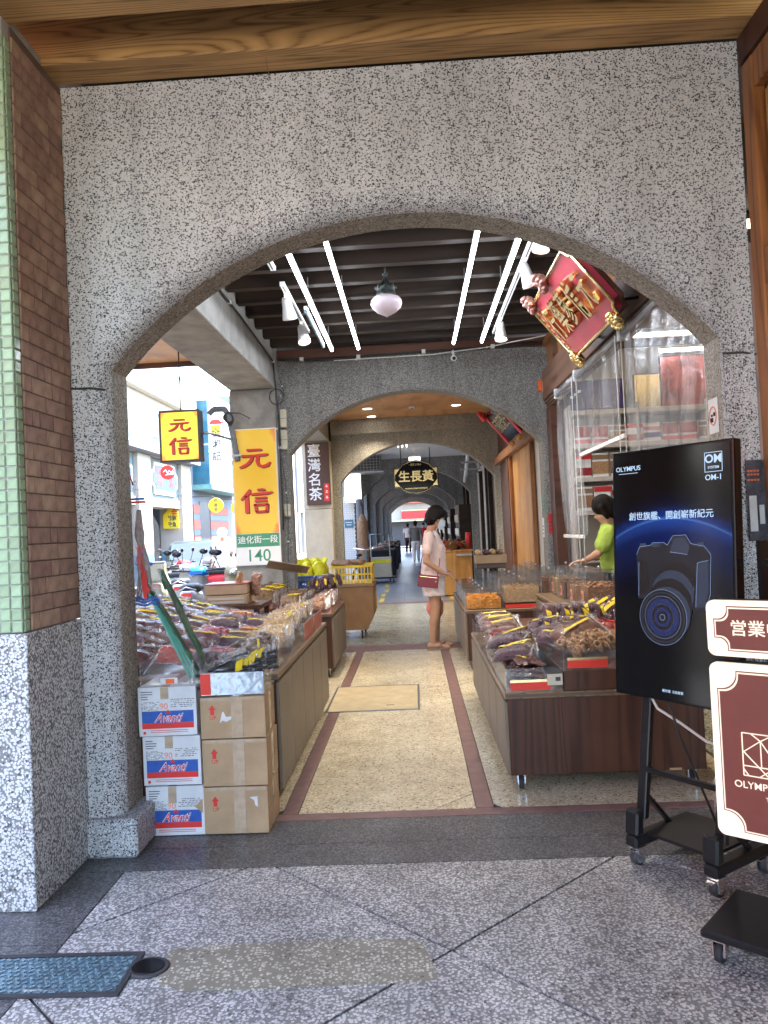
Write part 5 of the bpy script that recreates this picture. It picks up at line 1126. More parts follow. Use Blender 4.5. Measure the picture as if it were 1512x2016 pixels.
for j in range(5):
    for i, (x0, x1, mt, kd, tx, n, h) in enumerate(row):
        y0 = 7.25 + j * .40; y1 = y0 + .385; lev = ['first', 'second', 'third', 'fourth', 'fifth'][j]; mt2 = mt if j < 1 else ('pale_shred', 'nut', 'mushroom', 'pale_shred', 'nut')[(i + j) % 5]; tx2 = tx if j < 1 else {'pale_shred': 'pale golden shreds', 'nut': 'tan nuts', 'mushroom': 'brown dried fungus'}[mt2]
        side = ['on the aisle side', 'in the middle', 'on the shop side'][i]
        abin(f'clear bin of {tx2}, {lev} from the counter end, {side}', x0, x1, y0, y1, .562 + i * .045, h); 
        if i: 
            o = thing('bin_plinth', f'dark riser under the {lev} bin {side} of the bin counter', 'riser', ((x0 + x1) / 2, y0, .561)); B('block', 'cab_wood', o, (-(x1 - x0) / 2, (x1 - x0) / 2, 0, .385, 0, .04 * i)); B('facing', 'red_label' if j == 0 and i == 1 else 'cab_edge', o, (-(x1 - x0) / 2 + .01, (x1 - x0) / 2 - .01, -.004, -.001, .004, .04 * i - .004))
        heap('dried_goods', f'heap of {tx2} in the {lev} bin {side}', 'dried food', x0 + .006, x1 - .006, y0 + .006, y1 - .006, .568 + i * .045, .562 + i * .045 + h * (.75 if j < 1 else .45), kd if j < 1 else 'shred', mt2, n if j < 1 else n // 2, i * 7 + j)
for k, (y0, mt, tx) in enumerate(((5.62, 'ring_snack', 'brown curled snacks'), (6.03, 'nut', 'tan chips'), (6.44, 'jerky', 'dark dried plums'), (6.85, 'pale_shred', 'pale noodles'))):
    lev = ['first', 'second', 'third', 'fourth'][k]; zb = .702 if k else .722; abin(f'tall clear bin of {tx} in the {lev} place along the shop opening', 1.22, 1.48, y0, y0 + .28, zb, .25); heap('dried_goods', f'heap of {tx} in the {lev} tall bin along the shop opening', 'dried food', 1.226, 1.474, y0 + .006, y0 + .274, zb + .006, zb + .16, 'lump' if k != 3 else 'shred', mt, 70, 50 + k)
    o = thing('price_label', f'coral price label on the {lev} tall bin along the shop opening', 'price label', (1.214, y0 + .1, zb + .03), -PI / 2); B('card', 'pink_label', o, (-.04, .04, -.003, 0, 0, .08)); B('marks', 'ink', o, (-.02, -.01, -.0045, -.0035, .02, .06), (.005, .015, -.0045, -.0035, .02, .06))
o = thing('bin_support', 'dark block under the first tall bin along the shop opening', 'riser', (1.35, 5.75, .601)); B('block', 'cab_wood', o, (-.13, .045, -.14, .14, 0, .119)); B('facing', 'cab_edge', o, (-.13, .045, -.143, -.141, .01, .11))
# far end of the bin counter: open carton with rolls
o = carton('open_carton', 'open brown carton of wrapped rolls behind the acrylic bins', (.70, 9.0, .90), (.36, .25, .10), 'kraft'); 
for k in range(8):
    mt = ('pale_shred', 'purple_shred', 'pale_shred', 'nut')[k % 4]; q = MB().capsule((0, -.03, 0), (.0, .05, 0), .035, .035, 9, 3).build('wrapped_roll', mt, None, (.745 + (k % 4) * .085, 9.08 + (k // 4) * .1, 1.03)); tag(q, 'wrapped roll lying on the open brown carton', 'roll', 'wrapped rolls')
o = thing('carton_stand', 'dark block under the open brown carton of rolls', 'riser', (.88, 9.12, .84)); B('block', 'cab_wood', o, (-.17, .17, -.11, .11, 0, .058)); B('edge', 'cab_edge', o, (-.17, .17, -.114, -.111, .01, .05))
ct = thing('wall_counter', 'dark counter inside the shop behind the worker', 'counter', (2.75, 6.5, 0)); B('body', 'cab_wood', ct, (-.28, -.05, -.3, 1.3, 0, .93)); B('top', 'cab_top', ct, (-.30, -.03, -.32, 1.32, .931, .96))
for k in range(3): o = abin(f'clear bin on the dark shop counter, {["near", "middle", "far"][k]} one', 2.48, 2.70, 7.22 + k * .2, 7.40 + k * .2, .962, .15)
# counter in the white-ceiling bay
c4 = thing('orange_counter', 'orange wooden counter of bagged snacks under the white ceiling', 'counter', (.80, 15.3, 0)); B('front', 'orange_wood', c4, (-.30, .30, -.3, 1.2, .02, .86), bevel=.006); B('top', 'orange_wood', c4, (-.32, .32, -.32, 1.22, .861, .89)); B('ledge', 'grey_metal', c4, (.0, .3, -.36, -.321, .78, .81))
for k in range(12): packet('slab' if k % 2 else 'candy', (.60 + (k % 4) * .12, 15.1 + (k // 4) * .3, .94 + .03 * (k % 3)), (R(40), R(-20), R(k * 50)), 'silvery packet heaped on the orange counter', 'packets on the orange counter', s=1.25)
o = thing('red_canister', 'tall red canister standing at the corner of the orange counter', 'canister', (1.05, 15.1, .892)); MB().lathe([(.055, 0), (.055, .29), (.05, .3)], 14).build('body', 'can_red', o); MB().lathe([(.05, .301), (.05, .33)], 14).build('lid', 'red_label', o)
# ------------------------------------------------------------------ display screen on a wheeled stand
tv = thing('display_screen', 'tall black advertising screen showing a camera, on a wheeled stand', 'screen', (1.02, 3.03, 0), R(-54.5))
def hexm(m, a, b, w, d):
    a, b = Vector(a), Vector(b); u = Vector((1, 0, 0)); n = Vector((0, 1, 0)); vs = []
    for p in (a, b):
        for sx, sy in ((-1, -1), (1, -1), (1, 1), (-1, 1)): vs.append(p + u * sx * w / 2 + n * sy * d / 2)
    m.add(vs, [(0, 1, 2, 3), (4, 5, 6, 7), (0, 1, 5, 4), (1, 2, 6, 5), (2, 3, 7, 6), (3, 0, 4, 7)])
pan = B('panel', 'black_gloss', tv, (-.265, .265, 0, .045, 0, .955), bevel=.006, seg=2); pan.location = (.055, -.155, .66); pan.rotation_euler = (R(-3.2), 0, 0)
B('picture', 'tv_screen', pan, (-.252, .252, -.0016, -.0003, .012, .943))
def on(s, size, x, z, mat='screen_text', **k): return text(s, size, mat, pan, (x, -.0026, z), ext=.0003, **k)
on('OLYMPUS', .026, -.185, .885, bold=.01, sx=1.05); B('underline', 'screen_text', pan, (-.23, -.14, -.0028, -.002, .866, .868))
B('emblem_frame', 'screen_text', pan, (.152, .222, -.0028, -.002, .911, .913), (.152, .222, -.0028, -.002, .842, .844), (.152, .154, -.0028, -.002, .8445, .9105), (.220, .222, -.0028, -.002, .8445, .9105))
on('OM', .042, .187, .888, bold=.02, name='emblem_letters'); on('SYSTEM', .013, .187, .858, bold=.01); on('OM-1', .028, .187, .822, bold=.012)
on('創世旗艦、開創嶄新紀元', .0335, .0, .694, bold=.006); on('歐也電  元佑實業', .012, .0, .040)
# the camera picture, layer on layer of print
def poly(name, mat, pts, y): return MB().prism([(a + .015, b + .048) for a, b in pts], y - .0004, y, 'XZ').build(name, mat, pan)
def disc(name, mat, x, z, r, y, rx=1.0): return poly(name, mat, [(x + r * rx * math.cos(2 * PI * k / 30), z + r * math.sin(2 * PI * k / 30)) for k in range(30)], y)
poly('camera_body', 'cam_dark', [(-.16, .33), (-.165, .50), (-.15, .53), (-.10, .535), (-.09, .545), (-.04, .545), (-.025, .535), (.0, .57), (.055, .572), (.075, .54), (.13, .53), (.155, .50), (.15, .36), (.13, .30), (.08, .29), (.06, .34)], -.0026)
poly('camera_hump', 'cam_mid', [(-.015, .51), (.005, .562), (.05, .565), (.07, .53), (.06, .50)], -.0031); poly('camera_grip', 'cam_black', [(-.158, .34), (-.155, .47), (-.115, .48), (-.11, .36)], -.0031); poly('camera_side', 'cam_mid', [(.09, .31), (.10, .47), (.145, .48), (.142, .37), (.125, .31)], -.0031)
for P_ in ([(-.165, .50), (-.15, .53), (-.10, .535), (-.09, .545), (-.04, .545), (-.025, .535), (.0, .57), (.055, .572), (.075, .54), (.13, .53), (.155, .50)], [(.155, .50), (.15, .36), (.13, .30)], [(-.158, .34), (-.155, .47)], [(-.015, .51), (.06, .50)], [(.09, .31), (.10, .47), (.145, .48)], [(-.09, .23), (-.03, .44)], [(.085, .38), (.04, .22)]):
    for a_, b_ in zip(P_[:-1], P_[1:]):
        d_ = Vector((b_[0] - a_[0], b_[1] - a_[1])).normalized() * .0009; poly('camera_edge', 'cam_line', [(a_[0] - d_.y, a_[1] + d_.x), (b_[0] - d_.y, b_[1] + d_.x), (b_[0] + d_.y, b_[1] - d_.x), (a_[0] + d_.y, a_[1] - d_.x)], -.0036)
for x, w in ((-.135, .03), (-.075, .035), (.115, .028)): poly('camera_dial', 'cam_mid', [(x - w / 2, .527), (x + w / 2, .53), (x + w / 2, .545), (x - w / 2, .542)], -.0032)
on('OLYMPUS', .013, .03, .543, bold=.01); on('OM-1', .010, -.04, .546)
poly('lens_barrel', 'cam_dark', [(-.09, .23), (-.03, .44), (.02, .48), (.08, .45), (.085, .38), (.04, .22), (-.02, .19)], -.0034)
for q in range(4):
    a = .10 - q * .022; disc('barrel_ring', 'cam_mid' if q % 2 else 'cam_black', .005 - q * .012, .385 - q * .035, .088 + q * .004, -.0036 - q * .0004)
for r, mt in ((.104, 'cam_line'), (.1025, 'cam_black'), (.094, 'cam_mid'), (.091, 'cam_black'), (.080, 'cam_line'), (.079, 'cam_dark'), (.070, 'cam_blue'), (.050, 'cam_mid'), (.047, 'cam_black'), (.036, 'cam_blue'), (.024, 'cam_black'), (.012, 'cam_line'), (.010, 'cam_dark')):
    disc('lens_ring', mt, -.05, .265, r, -.0052 - (.104 - r) * .02)
for s in (-1, 1):
    x = s * .17 + .02; m = MB(); hexm(m, (x, -.11, .17), (x, -.02, .72), .042, .03); m.build('leg', 'black_metal', tv, bevel=.004); m = MB(); hexm(m, (x, -.165, .12), (x, -.155, .215), .062, .045); m.build('leg_shoe', 'black_metal', tv, bevel=.008)
    B('base_rail', 'black_metal', tv, (x - .028, x + .028, -.19, .20, .075, .118), bevel=.008); m = MB(); hexm(m, (x, .05, .118), (x, -.085, .26), .02, .02); m.build('brace', 'black_metal', tv)
    for yy in (-.15, .15):
        w = MB().lathe([(.016, -.015), (.031, -.013), (.031, .013), (.016, .015)], 16, (0, 0, 0), 'X').build('caster_wheel', 'dark_grey', tv, (x, yy, .032)); MB().lathe([(.021, -.0165), (.021, .0165)], 14, (0, 0, 0), 'X').build('hub', 'stone_grey', w)
        m = MB(); m.bx(x - .021, x - .016, yy - .02, yy + .02, .024, .064); m.bx(x + .016, x + .021, yy - .02, yy + .02, .024, .064); m.bx(x - .024, x + .024, yy - .024, yy + .024, .0645, .0745); m.build('caster_fork', 'chrome', tv); B('brake_tab', 'chrome', tv, (x - .014, x + .014, yy - .05, yy - .021, .058, .062))
B('cross_bar', 'black_metal', tv, (-.128, .168, -.10, -.085, .352, .372)); B('shelf', 'black_metal', tv, (-.12, .16, -.13, .17, .119, .131)); B('rear_mount', 'black_metal', tv, (-.1, .14, -.02, .01, .8, .86), (.33, .345, -.02, .03, 1.0, 1.25), (.345, .47, -.01, .01, 1.165, 1.185))
for pts, mt, r, lab in (([(-.10, -.09, .66), (-.09, -.06, .60), (-.02, -.02, .55), (.09, -.02, .50), (.2, -.02, .49), (.3, .0, .55)], 'white_plastic', .0055, 0), ([(-.02, -.09, .66), (.0, -.05, .5), (.05, .0, .3), (.08, .05, .14)], 'cable', .005, 0)):
    MB().tube(pts, r, 6).build('power_cord', mt, tv)
# ------------------------------------------------------------------ lit opening board
ob = thing('opening_board', 'lit cream and brown opening board with an art-deco emblem on a black base', 'sign board', (1.07, 2.37, 0), R(-40))
def rrect(x0, x1, z0, z1, r, n=6):
    P = []
    for cx, cz, a0 in ((x1 - r, z1 - r, 0), (x0 + r, z1 - r, 90), (x0 + r, z0 + r, 180), (x1 - r, z0 + r, 270)):
        for k in range(n + 1): a = R(a0 + 90 * k / n); P.append((cx + r * math.cos(a), cz + r * math.sin(a)))
    return P
def notch(x0, x1, z0, z1, c, e, n=8):
    # plaque outline: concave corners with small square steps
    P = []
    for cx, cz, a0, sx, sz in ((x1, z1, 270, 1, 1), (x0, z1, 0, -1, 1), (x0, z0, 90, -1, -1), (x1, z0, 180, 1, -1)):
        q = [(cx - sx * 0, cz - sz * (c + e))] + [(cx - sx * e - sx * c * math.sin(PI / 2 * k / n) * 1 + sx * 0, cz - sz * e - sz * c * math.cos(PI / 2 * k / n)) for k in range(n + 1)] + [(cx - sx * (c + e), cz)]
        P += q if sx * sz > 0 else q[::-1]
    return P
def board(z0, z1, w, dep):
    b = MB().prism(rrect(-w, w, z0, z1, .025), 0, .05).build('cabinet', 'black_metal', ob); MB().prism(rrect(-w, w, z0, z1, .025), -.012, -.0005).build('lit_face', 'cream_lit', b); return b
hb2 = .195
b1 = board(.345, .885, hb2, 0); b2 = board(.905, 1.08, hb2, 0)
MB().prism(notch(-hb2 + .022, hb2 - .022, .365, .862, .05, .008), -.0145, -.0125).build('brown_line', 'brown_sign', b1); MB().prism(notch(-hb2 + .0255, hb2 - .0255, .3685, .8585, .05, .008), -.0165, -.0148).build('cream_gap', 'cream_lit', b1); MB().prism(notch(-hb2 + .030, hb2 - .030, .373, .854, .05, .008), -.0185, -.0168).build('brown_field', 'brown_sign', b1)
MB().prism(notch(-hb2 + .022, hb2 - .022, .922, 1.062, .028, .012), -.0145, -.0125).build('brown_line', 'brown_sign', b2); MB().prism(notch(-hb2 + .0255, hb2 - .0255, .9255, 1.0585, .028, .012), -.0165, -.0148).build('cream_gap', 'cream_lit', b2); MB().prism(notch(-hb2 + .030, hb2 - .030, .930, 1.054, .028, .012), -.0185, -.0168).build('brown_field', 'brown_sign', b2)
text('営業中', .052, 'cream_lit', ob, (-.045, -.020, .992), bold=.008); text('OLYMPUS', .030, 'cream_lit', ob, (-.135, -.020, .515), bold=.002, align='LEFT'); text('TAIPEI', .018, 'cream_lit', ob, (-.045, -.020, .48), bold=.004, align='LEFT')
m = MB(); ex0, ex1, ez0, ez1 = -.105, .105, .545, .675
def bar(a, b, w=.0014):
    a, b = Vector(a), Vector(b); d = (b - a).normalized(); n = Vector((-d.y, d.x)) * w; m.prism([tuple(a + n), tuple(b + n), tuple(b - n), tuple(a - n)], -.0212 - random.uniform(0, .0004), -.0187)
for a, b in (((ex0, ez0), (ex1, ez0)), ((ex0, ez1), (ex1, ez1)), ((ex0, ez0), (ex0, ez1)), ((ex1, ez0), (ex1, ez1)), ((ex0, ez0 + .03), (ex1, ez0 + .03))): bar(a, b)
for k in range(5):
    x = ex0 + .0 + k * .0525; bar((x - .0, ez0 + .03), (x, ez1 - .02)) if k in (1, 3) else bar((x, ez0), (x, ez1))
for s in (-1, 1): bar((s * .105, ez0 + .07), (s * .0525, ez1 - .02)); bar((s * .0525, ez1 - .02), (0, ez0 + .03)); bar((s * .105, ez0 + .075), (s * .03, ez0 + .0)); bar((s * .0525, ez1 - .02), (s * .02, ez1)); bar((s * .0525, ez1 - .02), (s * .08, ez1)); bar((s * .09, ez0), (s * .105, ez0 + .02)); bar((s * .06, ez0), (s * .02, ez0 + .03))
m.build('deco_emblem', 'cream_lit', ob)
MB().lathe([(.018, .10), (.018, .36)], 14, (0, .025, 0)).build('post', 'black_metal', ob); B('link', 'black_metal', ob, (-.03, .03, .01, .04, .885, .905)); B('base_plate', 'black_metal', ob, (-.215, .215, -.16, .17, .075, .10), bevel=.006); casters(ob, [(sx * .17, sy * .12) for sx in (-1, 1) for sy in (-1, 1)], .029)
# ------------------------------------------------------------------ people
def remesh(m, mat, name, vox=.007, it=6, wr=0.):
    me = m.mesh(name, mat); o = bpy.data.objects.new(name, me); COL.objects.link(o)
    r = o.modifiers.new('r', 'REMESH'); r.mode = 'VOXEL'; r.voxel_size = vox; r.use_smooth_shade = True
    s = o.modifiers.new('s', 'SMOOTH'); s.factor = .5; s.iterations = it
    out = bpy.data.meshes.new_from_object(o.evaluated_get(bpy.context.evaluated_depsgraph_get())); bpy.data.objects.remove(o); bpy.data.meshes.remove(me)
    if wr:
        for v_ in out.vertices:
            p_ = v_.co; v_.co = p_ + v_.normal * wr * (mnoise.noise((p_.x * 16, p_.y * 16, p_.z * 7)) + .6 * mnoise.noise((p_.x * 30 + p_.z * 14, p_.y * 30, p_.z * 22)))
    out.name = name; return out
def oval(c, rx, ry, n=20, tilt=0.):
    return [(c[0] + rx * math.cos(2 * PI * k / n), c[1] + ry * math.sin(2 * PI * k / n), c[2] + tilt * math.cos(2 * PI * k / n)) for k in range(n)]
def hand(m, w, d, up, s, sc=1.):
    # palm and five separate, bent fingers; d = direction of the fingers, up = back of the hand
    w, d, up = Vector(w), Vector(d).normalized(), Vector(up); up = (up - d * up.dot(d)).normalized(); sd = d.cross(up) * s
    for q in (-.026, -.009, .009, .026): m.capsule(w + sd * q * .7, w + d * .07 * sc + sd * q, .014, .012, 8, 3)
    for q, L in ((-.030, .058), (-.010, .072), (.010, .078), (.030, .070)):
        a = w + d * .075 + sd * q; b = a + d * L * .5 - up * .012; c = b + d * L * .42 - up * .028; m.capsule(a, b, .0095, .0088, 8, 3); m.capsule(b, c, .0088, .0075, 8, 3)
    a = w + d * .02 + sd * .03; b = a + (d * .6 + sd * .7 - up * .25).normalized() * .042; c = b + (d * .9 + sd * .15 - up * .35).normalized() * .034; m.capsule(a, b, .013, .0105, 8, 3); m.capsule(b, c, .0105, .0085, 8, 3)
def human(name, label, loc, rz, J, skin, vox=.0075):
    t = thing(name, label, 'person', loc, rz); m = MB(); H = Vector(J['head']); N = Vector(J['neck'])
    fwd = Vector(J.get('look', (1, 0, -.25))).normalized(); up = (Vector((0, 0, 1)) - fwd * fwd.z).normalized(); sd = up.cross(fwd)
    m.ball(H + up * .02 - fwd * .012, (.088, .074, .100), 16, 12); m.ball(H + fwd * .022 - up * .045, (.062, .056, .068), 14, 10); m.capsule(H + fwd * .072 - up * .012, H + fwd * .092 - up * .034, .010, .014, 8, 3); m.ball(H + fwd * .055 - up * .095, (.028, .03, .022), 10, 6); m.ball(H + fwd * .075 - up * .066, (.014, .022, .009), 8, 5)
    for s in (-1, 1): m.ball(H + sd * .076 * s - up * .02 - fwd * .01, (.016, .009, .028), 8, 6); m.ball(H + fwd * .07 + sd * .03 * s + up * .004, (.012, .014, .009), 8, 5)
    m.capsule(N, H - up * .05 - fwd * .02, .052, .047)
    tor = J['torso']; m.ring_loft([oval(c, rx, ry) for c, rx, ry in tor])
    for s, sh, el, wr in J['arms']:
        m.capsule(sh, el, .046, .037); m.capsule(el, wr, .037, .026); dd = Vector(wr) - Vector(el); hand(m, wr, J['hand_dir'][0 if s < 0 else 1], J.get('hand_up', (0, 0, 1)), s)
        m.capsule((sh[0], sh[1] * .45, sh[2] + .015), sh, .052, .048)
    for s, hp, kn, an in J['legs']:
        m.capsule(hp, kn, .088, .056); m.capsule(kn, (kn[0] * .6 + an[0] * .4 - .012, kn[1], kn[2] * .6 + an[2] * .4), .055, .052); m.capsule((kn[0] * .6 + an[0] * .4 - .012, kn[1], kn[2] * .6 + an[2] * .4), an, .051, .033)
        m.capsule((an[0] - .035, an[1], .045), (an[0] + .06, an[1], .042), .034, .034); m.capsule((an[0] + .03, an[1], .046), (an[0] + .16, an[1] - s * .0, .030), .032, .022)
        for q in range(5): m.capsule((an[0] + .13, an[1] + (q - 2) * .016, .028), (an[0] + .185 - abs(q - 1.2 * s - 2) * .012, an[1] + (q - 2) * .017, .024), .013, .011, 6, 2)
    obj('body', remesh(m, skin, 'body', vox), t); return t, H, fwd, up, sd
J = dict(head=(.09, 0, 1.462), neck=(.015, 0, 1.29), look=(1, 0, -.42),
    torso=[((.02, 0, .66), .10, .145), ((.012, 0, .76), .118, .168), ((.015, 0, .86), .112, .16), ((.03, 0, 1.0), .10, .135), ((.03, 0, 1.14), .105, .15), ((.02, 0, 1.24), .09, .16), ((.012, 0, 1.30), .055, .09)],
    arms=[(-1, (.0, -.185, 1.255), (-.055, -.235, .985), (.125, -.195, .855)), (1, (.02, .185, 1.255), (.02, .235, 1.0), (.16, .15, .87))], hand_dir=[(1, .12, -.32), (1, -.2, -.35)],
    legs=[(-1, (.02, -.085, .74), (.035, -.08, .44), (-.015, -.075, .085)), (1, (.02, .085, .74), (.045, .08, .44), (.035, .085, .085))])
wm, H, fwd, up, sd = human('person', 'shopper in a blush top and pale shorts looking down at the bins', (.165, 8.62, 0), 0, J, 'skin_tan')
# hair: short bob with fringe
m = MB(); m.ball(H + up * .038 - fwd * .022, (.103, .094, .098), 18, 12); m.ball(H - fwd * .055 - up * .025, (.070, .088, .105), 16, 10); m.ball(H + fwd * .048 + up * .062, (.056, .078, .042), 14, 8)
for s in (-1, 1): m.capsule(H + sd * .076 * s + up * .03 - fwd * .0, H + sd * .076 * s - up * .052 - fwd * .006, .030, .016)
rnd = random.Random(2)
for k in range(34):
    a = rnd.uniform(0, 2 * PI); b0 = H + up * .11 - fwd * .02; e = H + fwd * (.10 * math.cos(a) - .02) + sd * .092 * math.sin(a) + up * (.02 if math.cos(a) > .3 else -.045 - .05 * (math.cos(a) < -.3)); m.capsule(b0.lerp(e, .35) + (b0.lerp(e, .35) - H).normalized() * .03, e, .012, .006, 6, 2)
obj('hair', remesh(m, 'hair', 'hair', .006, 3, .006), wm)
# blush T-shirt: torso and sleeves in one piece
m = MB(); m.ring_loft([oval(c, rx, ry, 24, tl) for c, rx, ry, tl in (((.03, 0, .80), .150, .192, .0), ((.04, 0, .90), .138, .178, 0), ((.05, 0, 1.0), .120, .152, 0), ((.045, 0, 1.12), .126, .158, 0), ((.025, 0, 1.22), .100, .165, 0), ((.018, 0, 1.285), .075, .125, 0), ((.018, 0, 1.315), .062, .082, .0))])
for s, sh, el, wr in J['arms']:
    a, b = Vector(sh), Vector(el); m.capsule((sh[0], sh[1] * .6, sh[2] - .01), a, .06, .056); m.capsule(a, a.lerp(b, .55), .055, .064)
obj('blush_shirt', remesh(m, 'blush_cloth', 'blush_shirt', .008, 4, .011), wm)
m = MB(); m.ring_loft([oval(c, rx, ry, 24) for c, rx, ry in (((.02, 0, .845), .12, .165), ((.018, 0, .78), .130, .178), ((.022, 0, .71), .130, .180))])
for s in (-1, 1):
    m.ring_loft([oval((.022 + .004 * q, s * .098, .74 - q * .07), .116 + .008 * q, .086 + .004 * q) for q in range(3)])
obj('pale_shorts', remesh(m, 'pale_cloth', 'pale_shorts', .008, 4, .012), wm)
def maskf(u, v):
    a = (u - .5) * 2.1; p = H + fwd * (.108 * math.cos(a) + .018 * math.cos(a * 2) * (1 - abs(2 * v - 1))) + sd * .084 * math.sin(a) + up * (-.112 + v * .11); return tuple(p)
MB().grid(maskf, 12, 8).build('face_mask', 'mask_blue', wm); m = MB()
for s in (-1, 1):
    for q in (-.02, -.09): m.tube([tuple(H + fwd * .045 + sd * s * .068 + up * q), tuple(H - fwd * .0 + sd * s * .085 + up * (-.02 + q * .3)), tuple(H - fwd * .022 + sd * s * .08 + up * -.02)], .002, 5)
m.build('mask_loop', 'white_plastic', wm)
for s, hp, kn, an in J['legs']:
    x, y = an[0], an[1]; so = MB().prism([(x - .075 + .24 * (.5 - .5 * math.cos(PI * k / 8)), y - .030 - .016 * math.sin(PI * k / 8)) for k in range(9)] + [(x + .165 - .24 * (.5 - .5 * math.cos(PI * k / 8)), y + .030 + .016 * math.sin(PI * k / 8)) for k in range(9)], .002, .020, 'XY').build('sandal_sole', 'sandal', wm)
    m = MB(); m.tube([(x + .05, y - .042, .022), (x + .08, y - .03, .062), (x + .095, y, .072), (x + .08, y + .03, .062), (x + .05, y + .042, .022)], .010, 6); m.build('strap', 'sandal', so)
pb = thing('shoulder_bag', 'small wine-red shoulder bag hanging at the shopper\'s hip', 'bag', (.115, 8.40, .70), (0, R(8), 0)); B('pouch', 'bag_red', pb, (-.11, .115, -.018, .022, 0, .135), bevel=.008, seg=2); B('zip', 'gold', pb, (-.09, .095, -.0205, -.0185, .113, .117)); MB().ball((.085, -.021, .07), .009, 8, 6).build('charm', 'gold_pale', pb)
MB().tube([(-.10, .0, .13), (-.09, .0, .3), (-.06, .02, .48), (.0, .14, .62), (.04, .28, .57), (.10, .20, .42), (.11, .06, .3), (.10, .0, .13)], .0045, 6).build('strap', 'bag_red', pb)
cb = thing('carrier_bag', 'coral plastic carrier bag held on the far side of the shopper', 'bag', (.20, 8.84, .30)); m = MB().ball((0, 0, .13), (.10, .05, .14), 14, 10); m.v = [(a + .015 * mnoise.noise((a * 20, b * 20, c * 12)), b, c) for a, b, c in m.v]; m.build('sack', 'coral_plastic', cb); MB().tube([(-.03, 0, .26), (.0, 0, .36), (.03, 0, .26)], .005, 5).build('handle', 'coral_plastic', cb)
# worker in lime shirt leaning on the shop counter
J2 = dict(head=(.10, 0, 1.44), neck=(.06, 0, 1.30), look=(1, 0, -.5), torso=[((.0, 0, .70), .10, .15), ((.0, 0, .82), .12, .17), ((.01, 0, .95), .105, .15), ((.03, 0, 1.1), .11, .155), ((.05, 0, 1.22), .095, .165), ((.06, 0, 1.29), .06, .09)],
    arms=[(-1, (.06, -.18, 1.23), (.05, -.23, 1.03), (.19, -.20, .995)), (1, (.06, .18, 1.23), (.15, .22, 1.06), (.27, .17, .995))], hand_dir=[(1, .1, -.05), (1, 0, -.05)], legs=[(-1, (0, -.085, .74), (.0, -.085, .42), (-.05, -.08, .085)), (1, (0, .085, .74), (.02, .085, .42), (.0, .085, .085))])
wk, H, fwd, up, sd = human('person', 'shop worker in a lime green shirt leaning over the tall bins', (2.16, 6.93, -.0), R(165), J2, 'skin', .009)
wk.location = (1.79, 6.92, -.0)
m = MB(); m.ball(H + up * .03 - fwd * .02, (.105, .095, .105), 16, 10); m.ball(H - fwd * .055 - up * .02, (.07, .085, .10), 14, 9); m.capsule(H - fwd * .06, H - fwd * .075 - up * .13, .06, .035)
for s in (-1, 1): m.capsule(H + sd * .075 * s + up * .02, H + sd * .078 * s - up * .08, .034, .02)
obj('hair', remesh(m, 'hair', 'hair', .008, 4), wk)
m = MB(); m.ring_loft([oval(c, rx, ry, 24) for c, rx, ry in (((.0, 0, .88), .135, .18), ((.015, 0, 1.0), .13, .172), ((.03, 0, 1.12), .13, .175), ((.045, 0, 1.22), .11, .182), ((.055, 0, 1.285), .075, .12), ((.06, 0, 1.31), .06, .08))])
for s, sh, el, wr in J2['arms']:
    a, b = Vector(sh), Vector(el); m.capsule((sh[0], sh[1] * .6, sh[2]), a, .075, .072); m.capsule(a, a.lerp(b, .62), .07, .072)
obj('lime_shirt', remesh(m, 'lime_cloth', 'lime_shirt', .01, 5, .01), wk)
m = MB(); m.ring_loft([oval(c, rx, ry, 20) for c, rx, ry in (((.0, 0, .90), .125, .17), ((.0, 0, .72), .13, .18))])
for s, hp, kn, an in J2['legs']: m.capsule(hp, kn, .10, .075); m.capsule(kn, (an[0], an[1], .09), .075, .06)
obj('dark_trousers', remesh(m, 'navy_cloth', 'dark_trousers', .011, 4), wk)
# distant walkers
def walker(label, loc, rz, top, bottom, step=.12):
    Jw = dict(head=(.02, 0, 1.53), neck=(0, 0, 1.38), look=(1, 0, -.1), torso=[((0, 0, .72), .10, .15), ((0, 0, .86), .115, .165), ((0, 0, 1.0), .10, .14), ((.0, 0, 1.18), .11, .16), ((.0, 0, 1.32), .08, .16), ((.0, 0, 1.37), .05, .08)],
        arms=[(-1, (.0, -.19, 1.31), (-.05, -.23, 1.05), (.05, -.24, .83)), (1, (.0, .19, 1.31), (-.03, .23, 1.05), (.08, .24, .83))], hand_dir=[(.2, 0, -1), (.2, 0, -1)], hand_up=(1, 0, 0), legs=[(-1, (0, -.085, .78), (step * .7, -.085, .44), (step * .4, -.085, .085)), (1, (0, .085, .78), (-step * .3, .085, .44), (-step * 1.2, .085, .085))])
    t, H, f, u, s_ = human('person', label, loc, rz, Jw, 'skin', .013)
    m = MB(); m.ball(H + u * .03 - f * .02, (.10, .09, .10), 12, 8); m.ball(H - f * .05 - u * .02, (.065, .08, .09), 10, 7); m.build('hair', 'hair', t)
    m = MB(); m.ring_loft([oval(c, rx, ry, 18) for c, rx, ry in (((0, 0, .85), .135, .185), ((0, 0, 1.0), .125, .165), ((0, 0, 1.18), .13, .18), ((0, 0, 1.32), .10, .175), ((0, 0, 1.38), .065, .09))])
    for s, sh, el, wr in Jw['arms']: m.capsule(sh, Vector(sh).lerp(Vector(el), .55), .072, .07)
    obj('shirt', remesh(m, top, 'shirt', .014, 4), t); m = MB()
    for s, hp, kn, an in Jw['legs']: m.capsule(hp, kn, .105, .078); m.capsule(kn, (an[0], an[1], .11), .076, .058)
    m.ring_loft([oval((0, 0, .9), .12, .168), oval((0, 0, .76), .125, .18)]); obj('trousers', remesh(m, bottom, 'trousers', .014, 3), t); return t
